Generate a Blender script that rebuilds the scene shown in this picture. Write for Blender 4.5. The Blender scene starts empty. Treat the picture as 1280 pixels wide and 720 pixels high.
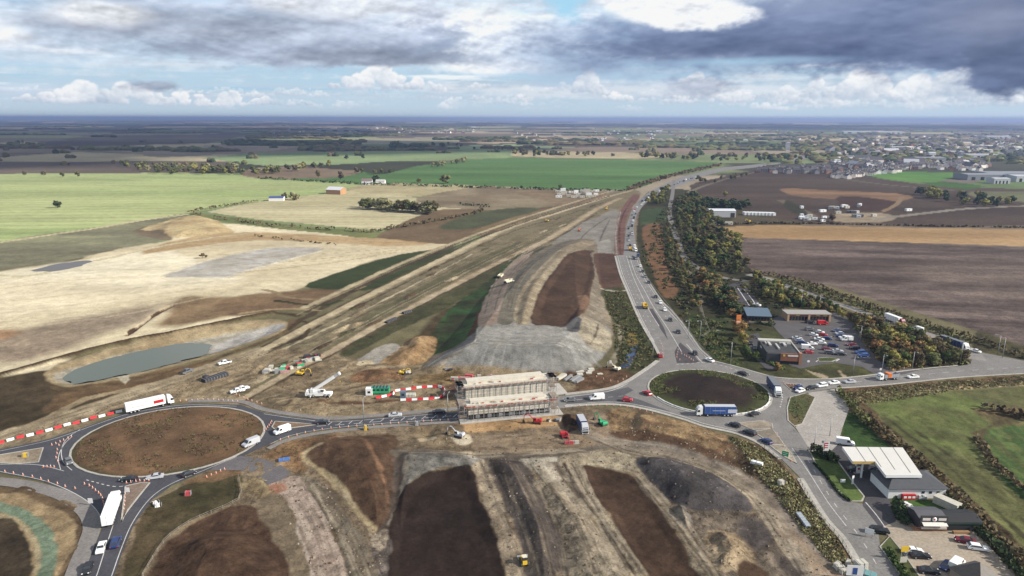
import bpy, bmesh, math, random
import numpy as np
from mathutils import Vector, Matrix
random.seed(7); rng = np.random.default_rng(7)
C = bpy.context.scene.collection
scene = bpy.context.scene
H0 = 100.0; F = 853.0; PITCH = math.radians(13.95); ROLL = math.radians(0.13)
# ------------------------------------------------------------------ photo pixel -> ground point
cp, sp = math.cos(PITCH), math.sin(PITCH); cr, sr = math.cos(ROLL), math.sin(ROLL)
def G(px, py, z=0.0):
    a = (px - 640.0) / F; b = (360.0 - py) / F
    a, b = a * cr - b * sr, a * sr + b * cr
    dx, dy, dz = a, cp + b * sp, -sp + b * cp
    t = (z - H0) / min(dz, -1e-4)
    return (dx * t, dy * t)
def pix(x, y, z=0.0):
    zz = z - H0
    d = y * cp - zz * sp; up = y * sp + zz * cp
    a, b = x / d, up / d
    a, b = a * cr + b * sr, -a * sr + b * cr
    return 640 + a * F, 360 - b * F
def W(pts):
    return np.array([G(*p) for p in pts])
def smooth(pts, closed=True, n=4):
    P = np.array(pts, float); N = len(P); out = []
    rngi = range(N) if closed else range(N - 1)
    for i in rngi:
        if closed: p0, p1, p2, p3 = P[i - 1], P[i], P[(i + 1) % N], P[(i + 2) % N]
        else: p0, p1, p2, p3 = P[max(i - 1, 0)], P[i], P[i + 1], P[min(i + 2, N - 1)]
        for k in range(n):
            t = k / n
            out.append(0.5 * ((2 * p1) + (-p0 + p2) * t + (2 * p0 - 5 * p1 + 4 * p2 - p3) * t * t + (-p0 + 3 * p1 - 3 * p2 + p3) * t ** 3))
    if not closed: out.append(P[-1])
    return np.array(out)
# ------------------------------------------------------------------ noise
_tab = rng.random((256, 256))
def vnoise(x, y):
    xi = np.floor(x).astype(np.int64); yi = np.floor(y).astype(np.int64)
    fx = x - xi; fy = y - yi; fx = fx * fx * (3 - 2 * fx); fy = fy * fy * (3 - 2 * fy)
    a = _tab[xi & 255, yi & 255]; b = _tab[(xi + 1) & 255, yi & 255]
    c = _tab[xi & 255, (yi + 1) & 255]; d = _tab[(xi + 1) & 255, (yi + 1) & 255]
    return (a * (1 - fx) + b * fx) * (1 - fy) + (c * (1 - fx) + d * fx) * fy
def fbm(x, y, wl, octs=5, sx=1.0, sy=1.0, ang=0.0, sp=None):
    ca, sa = math.cos(ang), math.sin(ang)
    u = (x * ca + y * sa) / sx; v = (-x * sa + y * ca) / sy
    s = 0; w = 0; a = 1.0
    for o in range(octs):
        l = wl / (2 ** o); k = a
        if sp is not None: k = a * np.clip(l / (2.2 * sp), 0, 1)
        s = s + k * (vnoise(u / l + 17.3 * o, v / l + 9.1 * o) - 0.5); w += a; a *= 0.62
    return s / w * 2.6
def sstep(a, b, x):
    t = np.clip((x - a) / (b - a), 0, 1); return t * t * (3 - 2 * t)
def seg_dist(x, y, P, closed):
    d = np.full(x.shape, 1e18); N = len(P)
    for i in range(N if closed else N - 1):
        a = P[i]; b = P[(i + 1) % N]; e = b - a; L = e @ e
        if L < 1e-9: continue
        t = np.clip(((x - a[0]) * e[0] + (y - a[1]) * e[1]) / L, 0, 1)
        d = np.minimum(d, (x - a[0] - t * e[0]) ** 2 + (y - a[1] - t * e[1]) ** 2)
    return np.sqrt(d)
def inside(x, y, P):
    c = np.zeros(x.shape, bool); N = len(P)
    for i in range(N):
        x1, y1 = P[i]; x2, y2 = P[(i + 1) % N]
        if y1 == y2: continue
        m = ((y1 > y) != (y2 > y)) & (x < (x2 - x1) * (y - y1) / (y2 - y1) + x1)
        c ^= m
    return c
def lin(c):
    c = c / 255.0
    return c / 12.92 if c <= 0.04045 else ((c + 0.055) / 1.055) ** 2.4
KEXP = 1.45
def S(r, g, b, k=1.0):
    # colour as seen under the daylight of the photo -> surface reflectance
    c = [lin(v) / KEXP * k for v in (r, g, b)]; m = 0.3 * c[0] + 0.6 * c[1] + 0.1 * c[2]
    return tuple(min(0.85, v * 0.85 + m * 0.15) for v in c)
def L(r, g, b): return (lin(r), lin(g), lin(b))
# ------------------------------------------------------------------ materials
def newmat(name):
    m = bpy.data.materials.new(name); m.use_nodes = True
    return m, m.node_tree.nodes, m.node_tree.links, m.node_tree.nodes['Principled BSDF']
_mc = {}
def mat(name, col, rough=0.6, metal=0.0, noise=0.12, nscale=1.5, spec=0.4, rand=0.0, bump=0.0):
    if name in _mc: return _mc[name]
    m, N, K, b = newmat(name)
    b.inputs['Roughness'].default_value = rough; b.inputs['Metallic'].default_value = metal
    b.inputs['Specular IOR Level'].default_value = spec
    tc = N.new('ShaderNodeTexCoord'); nz = N.new('ShaderNodeTexNoise'); nz.inputs['Scale'].default_value = nscale
    nz.inputs['Detail'].default_value = 5
    K.new(tc.outputs['Object'], nz.inputs['Vector'])
    mr = N.new('ShaderNodeMapRange'); mr.inputs[3].default_value = 1 - noise * 1.6; mr.inputs[4].default_value = 1 + noise * 1.6
    K.new(nz.outputs['Fac'], mr.inputs[0])
    hs = N.new('ShaderNodeHueSaturation'); hs.inputs['Color'].default_value = (*col, 1)
    K.new(mr.outputs[0], hs.inputs['Value'])
    if rand:
        oi = N.new('ShaderNodeObjectInfo')
        r1 = N.new('ShaderNodeMapRange'); r1.inputs[3].default_value = 0.5 - rand * 0.03; r1.inputs[4].default_value = 0.5 + rand * 0.04
        K.new(oi.outputs['Random'], r1.inputs[0]); K.new(r1.outputs[0], hs.inputs['Hue'])
        mu = N.new('ShaderNodeMath'); mu.operation = 'MULTIPLY_ADD'; mu.inputs[1].default_value = 37.7
        fr = N.new('ShaderNodeMath'); fr.operation = 'FRACT'; K.new(oi.outputs['Random'], mu.inputs[0]); K.new(mu.outputs[0], fr.inputs[0])
        r2 = N.new('ShaderNodeMapRange'); r2.inputs[3].default_value = 1 - rand * 0.5; r2.inputs[4].default_value = 1 + rand * 0.5
        K.new(fr.outputs[0], r2.inputs[0])
        m2 = N.new('ShaderNodeMath'); m2.operation = 'MULTIPLY'; K.new(mr.outputs[0], m2.inputs[0]); K.new(r2.outputs[0], m2.inputs[1])
        K.new(m2.outputs[0], hs.inputs['Value'])
    K.new(hs.outputs[0], b.inputs['Base Color'])
    if bump:
        bp = N.new('ShaderNodeBump'); bp.inputs['Strength'].default_value = bump; bp.inputs['Distance'].default_value = 0.1
        K.new(nz.outputs['Fac'], bp.inputs['Height']); K.new(bp.outputs[0], b.inputs['Normal'])
    _mc[name] = m; return m
def ground_mat():
    m, N, K, b = newmat('ground_soil')
    at = N.new('ShaderNodeAttribute'); at.attribute_name = 'Col'
    at2 = N.new('ShaderNodeAttribute'); at2.attribute_name = 'Rough'
    ge = N.new('ShaderNodeNewGeometry')
    def nz(scale, det, r=0.6):
        n = N.new('ShaderNodeTexNoise'); n.inputs['Scale'].default_value = scale; n.inputs['Detail'].default_value = det
        n.inputs['Roughness'].default_value = r; K.new(ge.outputs['Position'], n.inputs['Vector']); return n
    n1, n2, n3 = nz(1.3, 6, 0.8), nz(0.13, 6, 0.7), nz(0.018, 4)
    def mr(n, lo, hi):
        q = N.new('ShaderNodeMapRange'); q.inputs[1].default_value = 0.3; q.inputs[2].default_value = 0.7
        q.inputs[3].default_value = lo; q.inputs[4].default_value = hi; K.new(n.outputs['Fac'], q.inputs[0]); return q
    a, c, d = mr(n1, 0.68, 1.32), mr(n2, 0.8, 1.2), mr(n3, 0.92, 1.08)
    x = N.new('ShaderNodeMath'); x.operation = 'MULTIPLY'; K.new(a.outputs[0], x.inputs[0]); K.new(c.outputs[0], x.inputs[1])
    y = N.new('ShaderNodeMath'); y.operation = 'MULTIPLY'; K.new(x.outputs[0], y.inputs[0]); K.new(d.outputs[0], y.inputs[1])
    n4 = nz(0.3, 3, 0.55); s4 = N.new('ShaderNodeMath'); s4.operation = 'SUBTRACT'; s4.inputs[1].default_value = 0.5; K.new(n4.outputs['Fac'], s4.inputs[0])
    a4 = N.new('ShaderNodeMath'); a4.operation = 'ABSOLUTE'; K.new(s4.outputs[0], a4.inputs[0])
    r4 = N.new('ShaderNodeMapRange'); r4.inputs[1].default_value = 0.0; r4.inputs[2].default_value = 0.035; r4.inputs[3].default_value = 0.5; r4.inputs[4].default_value = 0.0; K.new(a4.outputs[0], r4.inputs[0])
    q4 = N.new('ShaderNodeMath'); q4.operation = 'MULTIPLY'; K.new(r4.outputs[0], q4.inputs[0]); K.new(at2.outputs['Fac'], q4.inputs[1])
    o4 = N.new('ShaderNodeMath'); o4.operation = 'SUBTRACT'; o4.inputs[0].default_value = 1.06; K.new(q4.outputs[0], o4.inputs[1])
    y2 = N.new('ShaderNodeMath'); y2.operation = 'MULTIPLY'; K.new(y.outputs[0], y2.inputs[0]); K.new(o4.outputs[0], y2.inputs[1]); y = y2
    hs = N.new('ShaderNodeHueSaturation'); K.new(at.outputs['Color'], hs.inputs['Color']); K.new(y.outputs[0], hs.inputs['Value'])
    K.new(hs.outputs[0], b.inputs['Base Color']); b.inputs['Roughness'].default_value = 1; b.inputs['Specular IOR Level'].default_value = 0.08
    bp = N.new('ShaderNodeBump'); bp.inputs['Distance'].default_value = 0.5
    K.new(n1.outputs['Fac'], bp.inputs['Height']); K.new(at2.outputs['Fac'], bp.inputs['Strength']); K.new(bp.outputs[0], b.inputs['Normal'])
    return m
GM = ground_mat()
def asphalt_mat(name, col):
    m, N, K, b = newmat(name)
    ge = N.new('ShaderNodeNewGeometry')
    n1 = N.new('ShaderNodeTexNoise'); n1.inputs['Scale'].default_value = 0.14; n1.inputs['Detail'].default_value = 7; n1.inputs['Roughness'].default_value = 0.7
    n2 = N.new('ShaderNodeTexNoise'); n2.inputs['Scale'].default_value = 1.6; n2.inputs['Detail'].default_value = 4
    K.new(ge.outputs['Position'], n1.inputs['Vector']); K.new(ge.outputs['Position'], n2.inputs['Vector'])
    ad = N.new('ShaderNodeMath'); ad.operation = 'ADD'; K.new(n1.outputs['Fac'], ad.inputs[0]); K.new(n2.outputs['Fac'], ad.inputs[1])
    r = N.new('ShaderNodeMapRange'); r.inputs[1].default_value = 0.7; r.inputs[2].default_value = 1.3; r.inputs[3].default_value = 0.72; r.inputs[4].default_value = 1.3
    K.new(ad.outputs[0], r.inputs[0])
    hs = N.new('ShaderNodeHueSaturation'); hs.inputs['Color'].default_value = (*col, 1); K.new(r.outputs[0], hs.inputs['Value'])
    K.new(hs.outputs[0], b.inputs['Base Color']); b.inputs['Roughness'].default_value = 0.85; b.inputs['Specular IOR Level'].default_value = 0.25
    return m
# ------------------------------------------------------------------ object helpers
def tag(o, label=None, cat=None, group=None, kind=None):
    if label: o['label'] = label
    if cat: o['category'] = cat
    if group: o['group'] = group
    if kind: o['kind'] = kind
    return o
def empty(name, loc=(0, 0, 0), rz=0.0):
    o = bpy.data.objects.new(name, None); C.objects.link(o); o.location = loc; o.rotation_euler = (0, 0, rz); o.empty_display_size = 0.5
    return o
_kids = {}
def link(name, me, parent=None):
    o = bpy.data.objects.new(name, me); C.objects.link(o)
    if parent is not None:
        o.parent = parent; _kids.setdefault(parent.name, []).append(o)
    return o
def copy_tree(o, parent=None):
    c = o.copy(); C.objects.link(c)
    if parent is not None:
        c.parent = parent; _kids.setdefault(parent.name, []).append(c)
    for ch in _kids.get(o.name, []): copy_tree(ch, c)
    return c
class MB:
    def __init__(s): s.v = []; s.f = []; s.m = []; s.mats = []; s.sm = []
    def mi(s, m):
        if m not in s.mats: s.mats.append(m)
        return s.mats.index(m)
    def add(s, vs, fs, m, smooth=False):
        b = len(s.v); s.v += [tuple(v) for v in vs]; k = s.mi(m)
        for f in fs: s.f.append([b + i for i in f]); s.m.append(k); s.sm.append(smooth)
    def box(s, x0, x1, y0, y1, z0, z1, m, tx=0, ty=0):
        # tx, ty: inset of the top face
        vs = [(x0, y0, z0), (x1, y0, z0), (x1, y1, z0), (x0, y1, z0), (x0 + tx, y0 + ty, z1), (x1 - tx, y0 + ty, z1), (x1 - tx, y1 - ty, z1), (x0 + tx, y1 - ty, z1)]
        s.add(vs, [(3, 2, 1, 0), (4, 5, 6, 7), (0, 1, 5, 4), (1, 2, 6, 5), (2, 3, 7, 6), (3, 0, 4, 7)], m)
    def prism(s, prof, a0, a1, m, axis='y', inset=0.0):
        # prof in (u,z); extruded along axis from a0 to a1
        n = len(prof)
        cu = sum(p[0] for p in prof) / n
        vs = []
        for a in (a0, a1):
            for u, z in prof:
                vs.append((u, a, z) if axis == 'y' else (a, u, z))
        fs = [tuple(range(n))[::-1], tuple(range(n, 2 * n))] + [(i, (i + 1) % n, n + (i + 1) % n, n + i) for i in range(n)]
        s.add(vs, fs, m)
    def tube(s, p0, p1, r0, r1, m, n=8, cap=True):
        p0, p1 = Vector(p0), Vector(p1); d = (p1 - p0).normalized(); a = d.orthogonal().normalized(); b = d.cross(a)
        vs = []
        for p, r in ((p0, r0), (p1, r1)):
            for i in range(n):
                t = 2 * math.pi * i / n; vs.append(p + (a * math.cos(t) + b * math.sin(t)) * r)
        fs = [(i, (i + 1) % n, n + (i + 1) % n, n + i) for i in range(n)]
        if cap: fs += [tuple(range(n))[::-1], tuple(range(n, 2 * n))]
        s.add(vs, fs, m, True)
    def build(s, name, parent=None, recalc=True):
        me = s.mesh(name, recalc); return link(name, me, parent)
    def mesh(s, name, recalc=True):
        me = bpy.data.meshes.new(name); me.from_pydata(s.v, [], s.f)
        for m in s.mats: me.materials.append(m)
        me.polygons.foreach_set('material_index', s.m)
        me.polygons.foreach_set('use_smooth', s.sm)
        me.update()
        if recalc:
            bm = bmesh.new(); bm.from_mesh(me); bmesh.ops.recalc_face_normals(bm, faces=bm.faces); bm.to_mesh(me); bm.free()
        return me
_u = ['first', 'second', 'third', 'fourth', 'fifth', 'sixth', 'seventh', 'eighth', 'ninth']
ORD = _u + ['tenth', 'eleventh', 'twelfth', 'thirteenth', 'fourteenth', 'fifteenth', 'sixteenth', 'seventeenth', 'eighteenth', 'nineteenth']
for _t, _h in (('twent', 'twenty'), ('thirt', 'thirty'), ('fort', 'forty'), ('fift', 'fifty'), ('sixt', 'sixty')): ORD += [_t + 'ieth'] + [_h + '-' + w for w in _u]
SUN_E = 4.8; HAZE = 8e-5; EXPO = 0.64
# ================================================================== TERRAIN
# ops: painted soil kinds (reflectance, plus some slope light and shade), relief, ownership of faces
PAINT = []; RELIEF = []; OWN = []
def paint(pts, c1, c2=None, soft=1.5, wob=1.0, wl=30, st=(1, 1, 0), rough=0.5, own=None, sm=True, octs=5, amp=1.0, stripes=None):
    if sum(p[1] for p in pts) / len(pts) > 545 and c1[1] > 0.085 and sum(p[0] for p in pts) / len(pts) < 1080:
        c1 = tuple(v * 1.2 for v in c1); c2 = tuple(v * 1.2 for v in (c2 or tuple(v * 0.75 for v in c1)))
    PAINT.append(dict(k='poly', P=smooth(W(pts), True, 3) if sm else W(pts), c1=c1, c2=c2 or tuple(v * 0.75 for v in c1), soft=soft, wob=wob, wl=wl, st=st, rough=rough, octs=octs, amp=amp, stripes=stripes, own=own))
def line(pts, width, c1, c2=None, soft=1.0, wob=0.8, wl=12, rough=0.5, amp=1.0, op=1.0):
    PAINT.append(dict(k='line', P=smooth(W(pts), False, 4), w=width / 2, c1=c1, c2=c2 or tuple(v * 0.75 for v in c1), soft=soft, wob=wob, wl=wl, st=(1, 1, 0), rough=rough, octs=4, amp=amp, stripes=None, own=None, op=op))
def relief(pts, h, w, sm=True, ramp=None, wob=1.5):
    RELIEF.append((smooth(W(pts), True, 3) if sm else W(pts), h, w, ramp, wob))
def ridge(pts, h, w):
    RELIEF.append((smooth(W(pts), False, 3), h, -w, None, 0.5))
ang_h = math.radians(45)
# ---- far country patchwork is the base (voronoi fields), see base_colour
# -- left side
paint([(0,217),(100,217),(200,216),(300,217),(330,224),(430,228),(456,230),(430,237),(410,242),(372,246),(345,249),(320,252),(290,256),(236,266),(120,284),(0,302),(-400,352),(-400,217)],
      S(182,188,120), S(158,174,102), soft=1, wob=0.5, wl=120, st=(4,1,0.05), own='grass_field', sm=False, rough=0.2, stripes=(24, 0.11, 0.1))
paint([(0,350),(0,303),(120,285),(232,268),(205,280),(165,290),(208,299),(150,312),(80,326),(-60,345)], S(150,148,108), S(118,112,88), soft=3, wl=40, st=(3,1,0.1))
line([(-300,350),(0,303),(120,285),(180,275),(232,268)], 7, S(205,190,145), S(190,172,130))
paint([(-500,470),(-400,350),(0,340),(110,321),(165,308),(210,300),(235,282),(300,280),(400,290),(500,297),(580,297),(560,308),(500,318),(425,340),(372,362),(350,380),(320,392),(250,408),(200,420),(150,427),(100,442),(0,472)],
      S(228,213,172), S(206,188,148), soft=4, wob=4, wl=110, st=(1.8,1,0.15), rough=0.2, amp=0.9, own='bare_earth')
paint([(-80,345),(0,340),(110,322),(200,312),(260,330),(300,350),(230,365),(100,385),(0,400),(-100,420)], S(236,223,188), S(222,206,168), soft=14, wob=8, wl=80, st=(1.8,1,0.12), rough=0.15)
paint([(-60,440),(0,420),(100,395),(180,380),(220,372),(190,400),(140,420),(80,435),(0,455)], S(172,152,124), S(148,128,104), soft=16, wob=9, wl=40, st=(4,1,0.2), rough=0.5)
paint([(0,412),(-60,414),(-60,428),(0,424),(18,416)], S(182,140,98), soft=8, wob=4)
paint([(222,372),(260,370),(330,378),(320,388),(270,398),(200,408),(210,390)], S(156,128,88), S(120,96,68), soft=8, wob=4, wl=30, rough=0.6)
paint([(280,375),(350,365),(420,360),(410,378),(350,388),(290,392)], S(140,112,78), S(112,88,62), soft=8, wob=5, wl=25, st=(3,1,0.2))
paint([(165,290),(205,300),(215,298),(205,287),(190,282)], S(130,112,86), soft=3)
paint([(176,287),(205,277),(236,270),(265,273),(285,284),(292,291),(262,294),(222,297),(212,296),(200,289)], S(212,188,132), S(178,150,102), soft=2, wob=1.5, wl=16, rough=0.7)
relief([(186,287),(236,270),(265,273),(285,284),(290,291),(222,297),(212,296)], 3.2, 16)
paint([(240,296),(310,290),(400,294),(480,298),(560,300),(500,308),(420,304),(330,300),(260,306),(180,318),(200,306)], S(198,168,116), S(178,146,98), soft=5, wob=3, wl=30, st=(4,1,0.1))
line([(120,326),(200,308),(260,298),(305,292)], 5, S(222,206,160))
paint([(204,345),(262,325),(330,311),(385,309),(400,314),(300,341),(286,347),(240,346)], S(196,190,178), S(176,168,152), soft=2, wob=2, wl=20, own='hardstanding', rough=0.3)
line([(286,346),(340,330),(400,314)], 4, S(232,220,190)); line([(204,345),(262,325),(330,311)], 3, S(226,214,184))
line([(216,382),(196,392),(178,405),(158,419)], 2.6, S(90,66,46), wob=1.5)
ridge([(216,382),(196,392),(178,405),(158,419)], -1.2, 3)
line([(-40,340),(30,345),(80,334),(112,322)], 4, S(226,210,160))
# strips of field between hedge and earthworks
paint([(234,266),(262,274),(320,283),(400,291),(465,298),(500,292),(440,287),(380,283),(320,275),(262,268)], S(128,132,76), S(108,118,64), soft=1.5, wl=40, own='grass_field')
paint([(258,265),(290,258),(320,253),(345,249),(372,246),(410,242),(456,236),(520,247),(546,258),(602,262),(590,267),(550,271),(485,286),(467,287),(420,283),(320,274),(280,268)],
      S(204,192,148), S(184,172,124), soft=1, wob=0.5, wl=60, st=(5,1,0.05), own='stubble_field', sm=False, rough=0.2, stripes=(18,0.09,0.05))
paint([(430,237),(456,230),(500,229),(575,231),(602,233),(565,239),(522,246),(455,241)], S(188,174,128), S(168,154,108), soft=1, wl=60, own='stubble_field', sm=False, stripes=(14,0.05,0.4))
paint([(522,247),(602,233),(640,235),(712,238),(700,250),(690,257),(640,262),(602,262),(546,258)], S(152,136,104), S(128,110,84), soft=2, wl=60, own='stubble_field')
paint([(330,222),(450,215),(480,218),(520,208),(585,200),(640,198),(760,199),(862,202),(897,203),(888,210),(850,217),(828,224),(800,235),(786,237),(712,237),(600,232),(500,229),(456,230)],
      S(96,132,66), S(80,116,56), soft=1, wob=0.5, wl=150, st=(6,1,0.03), own='green_field', sm=False, rough=0.2, stripes=(26,0.12,0.02))
paint([(320,210),(370,208),(420,212),(452,214),(420,222),(330,223),(300,218)], S(146,124,96), S(128,108,82), soft=2, wl=60, own='ploughed_field')
paint([(500,280),(546,262),(602,262),(640,262),(690,258),(740,250),(700,262),(600,292),(560,305),(500,300),(470,296)], S(128,106,76), S(104,84,60), soft=3, wob=2, wl=40, st=(3,1,0.4))
paint([(548,284),(600,265),(660,259),(672,263),(640,272),(590,286)], S(88,92,60), S(80,82,56), soft=3, wl=40, own='green_field')
paint([(640,272),(690,262),(712,264),(660,280),(610,295),(590,290)], S(134,112,76), S(110,92,62), soft=4, wl=30)
paint([(380,358),(425,340),(500,318),(560,311),(575,313),(530,334),(500,346),(470,361),(430,362)], S(66,76,42), S(58,68,38), soft=1.5, wob=0.7, wl=40, st=(4,1,0.5), own='green_field', rough=0.3)
# -- haul corridor
paint([(300,500),(340,450),(360,420),(450,372),(540,330),(640,283),(720,250),(790,237),(800,246),(780,262),(768,300),(720,310),(690,305),(640,325),(600,345),(540,380),(470,425),(440,445),(420,470),(400,500)],
      S(142,128,96), S(112,100,72), soft=3, wob=2, wl=9, st=(2,1,0.75), rough=0.8)
line([(340,410),(380,398),(430,370),(500,335),(600,292),(660,270),(720,252)], 4, S(88,74,52), wob=1.2)
line([(380,385),(430,362),(500,330),(560,306),(640,277),(700,258),(760,240)], 5, S(176,158,118), wob=1.0)
line([(320,442),(400,400),(470,365),(560,322),(640,284),(700,265),(760,246),(790,238)], 6.5, S(178,162,126), S(160,142,108), soft=2)
line([(330,448),(420,405),(500,365),(590,318)], 1.6, S(206,190,150))
line([(400,452),(470,405),(540,368),(600,337),(650,312)], 1.2, S(80,70,52))
paint([(455,395),(520,362),(600,322),(650,302),(640,312),(600,332),(540,362),(480,395),(450,408)], S(108,102,70), S(90,86,60), soft=3, wob=2, wl=12, st=(4,1,0.7))
line([(290,500),(370,461),(420,436),(480,403),(550,366),(620,330),(690,296),(745,262),(775,248)], 7, S(178,158,124), S(156,134,100), soft=2)
paint([(438,444),(500,412),(560,385),(610,352),(655,322),(640,322),(600,342),(520,382),(450,420),(425,440)], S(84,82,52), S(70,70,44), soft=2, wob=1, wl=12, rough=0.7)
paint([(520,444),(545,410),(590,372),(625,345),(655,325),(640,335),(615,362),(600,392),(597,408),(570,428),(540,445)], S(52,92,42), S(44,64,34), soft=2, wob=1, wl=20)
paint([(520,420),(545,395),(590,366),(610,352),(600,375),(560,415),(535,440)], S(86,72,48), soft=4, wob=2)
# -- area right of haul corridor up to the new road
paint([(690,305),(720,282),(745,272),(772,262),(770,318),(735,320),(712,314)], S(148,142,130), S(128,120,108), soft=2, wob=2, wl=12, rough=0.5)
line([(720,318),(725,300),(740,285),(760,272)], 1.5, S(110,102,92)); line([(748,315),(752,295),(762,275)], 1.3, S(108,100,92))
paint([(756,300),(762,300),(764,318),(740,318),(742,306)], S(156,150,138), soft=2)
paint([(640,240),(700,238),(760,240),(745,250),(700,258),(680,250)], S(150,130,98), S(118,96,72), soft=3, wob=2, wl=14)
paint([(769,320),(783,320),(781,290),(786,266),(800,246),(792,243),(776,262),(769,290)], S(128,92,80), S(108,76,66), soft=1, wob=0.5, wl=12)
line([(776,318),(774,290),(779,268),(790,250)], 1.0, S(78,60,54)); line([(771,318),(770,290),(776,264)], 1.0, S(170,160,148))
# -- north embankment
RAMP = (330, 620)
emb = [(526,464),(545,440),(572,410),(597,378),(625,347),(650,327),(700,303),(742,300),(748,330),(756,370),(764,400),(765,425),(752,448),(724,467),(640,470),(580,469)]
paint(emb, S(140,126,104), S(118,106,88), soft=1.5, wl=18, rough=0.6)
relief(emb, 6.5, 17, ramp=RAMP, wob=0)
paint([(526,464),(560,445),(597,424),(597,404,6),(640,402,6),(700,404,6),(745,396,5),(762,405,3),(765,428),(752,449),(724,467),(640,470),(580,469)], S(142,140,132), S(120,118,112), soft=1, wob=0.6, wl=10, st=(1,1,0), rough=0.5, sm=False, amp=0.7)
paint([(597,406,6.5),(640,404,6.5),(700,405,6.5),(745,398,6),(757,407,6.5),(752,420,6.5),(735,430,6.5),(700,430,6.5),(640,429,6.5),(600,427,6.5),(595,420,6.5)], S(158,154,144), S(142,138,128), soft=.6, wob=.4, wl=9, st=(5,1,0), sm=False, amp=.8)  # flat top coloured lighter than the slope, painted shading to bring out the crest
for k in range(9): line([(602,408+k*2.3,6.5),(660,407+k*2.5,6.5),(735,406+k*2.1,6.5)], .5, S(*random.choice([(172,168,158),(128,124,116),(150,146,136)])), op=.7, wob=.4)
for k in range(14):
    x_ = 605 + k * 10; line([(x_,430,6),(x_ + (k - 6) * 1.6, 446, 3),(x_ + (k - 6) * 3, 464)], .6, S(*random.choice([(164,162,154),(120,118,112)])), op=.5, wob=.5)
paint([(528,463),(560,446.5,1.5),(594,428,6.3),(595,409,6.3),(590,414,4),(578,427,2),(556,446,.3),(540,456)], S(112,110,108), S(98,96,94), soft=.4, wob=.25, wl=6, sm=False)  # shade of the left-facing slope put into the soil colour
line([(593,428,6.4),(640,430.5,6.4),(700,431.5,6.4),(740,428,6)], .7, S(172,168,158), wob=.3, soft=.4); line([(530,463),(560,446.5,1.5),(593,428,6.3),(596,409,6.4)], .7, S(178,172,160), wob=.3, soft=.4)  # pale lines painted as the highlight along the crest edges
paint([(536,440),(546,408),(570,380),(600,358),(625,337),(652,314),(660,318),(630,342,4),(610,358,5.5),(602,378,6.2),(597,400,6.3),(594,416,5),(580,430,2.5),(560,444)], S(54,84,42), S(56,60,38), amp=1.4, soft=1.5, wob=1.4, wl=14, rough=.6)
paint([(590,420,4),(597,404,6.3),(602,378,6.2),(598,382,5),(592,400,4.6),(584,424,2.5)], S(82,58,44), soft=1, wob=.6)
line([(640,410,6),(600,440,3),(560,455)], 1.4, S(158,156,148)); line([(700,410,6),(715,440,3),(722,462)], 1.4, S(160,158,150))
paint([(597,405,6),(606,365,6),(620,340,5),(645,318,3),(668,308,2),(650,330,4),(638,350,5),(628,380,6),(622,404,6)], S(162,142,124), S(142,122,104), soft=1, wob=0.8, wl=10)
paint([(622,404,6),(628,380,6),(640,350,5),(668,318,3),(712,300,1),(690,322,3),(665,345,5),(648,375,6),(642,404,6)], S(122,114,98), S(104,98,84), soft=1, wob=0.6, wl=14)
paint([(642,404,6),(648,372,6),(668,342,5),(700,312,2),(722,303,1),(744,302,1),(712,320,3),(690,342,5),(676,365,6),(668,390,6),(664,406,6)], S(166,150,120), S(140,124,98), soft=1, wob=1, wl=9, rough=0.8)
relief([(645,404,6),(652,372,6),(672,342,5),(700,314,2),(716,308,1),(712,318,3),(688,342,5),(674,365,6),(666,390,6),(660,406,6)], 1.2, 4, ramp=RAMP)
paint([(664,407,5.5),(668,385,5.5),(677,362,5),(694,338,4),(710,318,3),(742,312,1),(746,335,2),(739,360,3),(736,380,5),(726,395,5.5),(708,411,5.5),(685,409,5.5)], S(88,66,50), S(74,56,43), soft=1, wob=0.8, wl=20, rough=0.5)
relief([(666,405,5.5),(670,385,5.5),(680,362,5),(697,338,4),(713,319,3),(740,315,1),(743,335,2),(737,360,3),(733,380,5),(723,395,5.5),(706,409,5.5)], -1.4, 3.5, ramp=RAMP)
paint([(738,318),(744,340),(738,370,2),(738,396,4),(755,396,3),(752,370,1),(746,345),(748,318)], S(146,134,114), S(120,108,90), soft=1, wob=1, wl=9, rough=0.8)
paint([(722,397,6),(748,396,5.5),(759,404,4.5),(765,418,2),(762,432,2),(748,428,5),(735,423,6.4),(722,413,6.4)], S(168,156,130), S(142,130,108), soft=.8, wob=.6, wl=8, rough=.8)
line([(748,398,5.5),(745,410,6),(738,422,6)], .8, S(90,80,66))
paint([(708,413,6),(711,403,6),(720,397,6),(727,399,6),(724,411,6),(716,416,6)], S(92,90,90), soft=.8); relief([(708,413,6),(712,403,6),(722,397,6),(727,400,6),(724,411,6)], -1.2, 3)
paint([(714,384,3),(728,372,2),(736,376,2),(734,390,3),(722,394,3)], S(120,92,70), soft=2); relief([(714,384,3),(728,372,2),(736,376,2),(734,390,3),(722,394,3)], 1.6, 5)
paint([(742,318),(769,318),(772,335),(778,360),(752,360),(746,340)], S(98,72,58), S(84,62,50), soft=1, wl=20)
paint([(752,362),(780,360),(792,385),(806,410),(822,440),(815,458),(800,468),(770,466),(768,440),(768,405),(758,385)], S(78,76,46), S(62,64,38), soft=1.5, wob=1, wl=10, rough=0.7)
line([(752,362),(768,364),(784,363)], 1.6, S(205,196,170))
line([(772,405),(776,425),(768,445),(764,460)], 2.2, S(150,138,112), wob=1.5)
line([(793,432),(788,446),(781,458)], 3.0, S(78,98,138)); line([(789,416),(791,430)], 4.5, S(134,112,50), wob=1)
paint([(700,470),(740,462),(768,458),(800,470),(790,478),(760,486),(706,490)], S(122,92,64), S(96,72,50), soft=2, wob=2, wl=9, rough=0.9)
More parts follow.
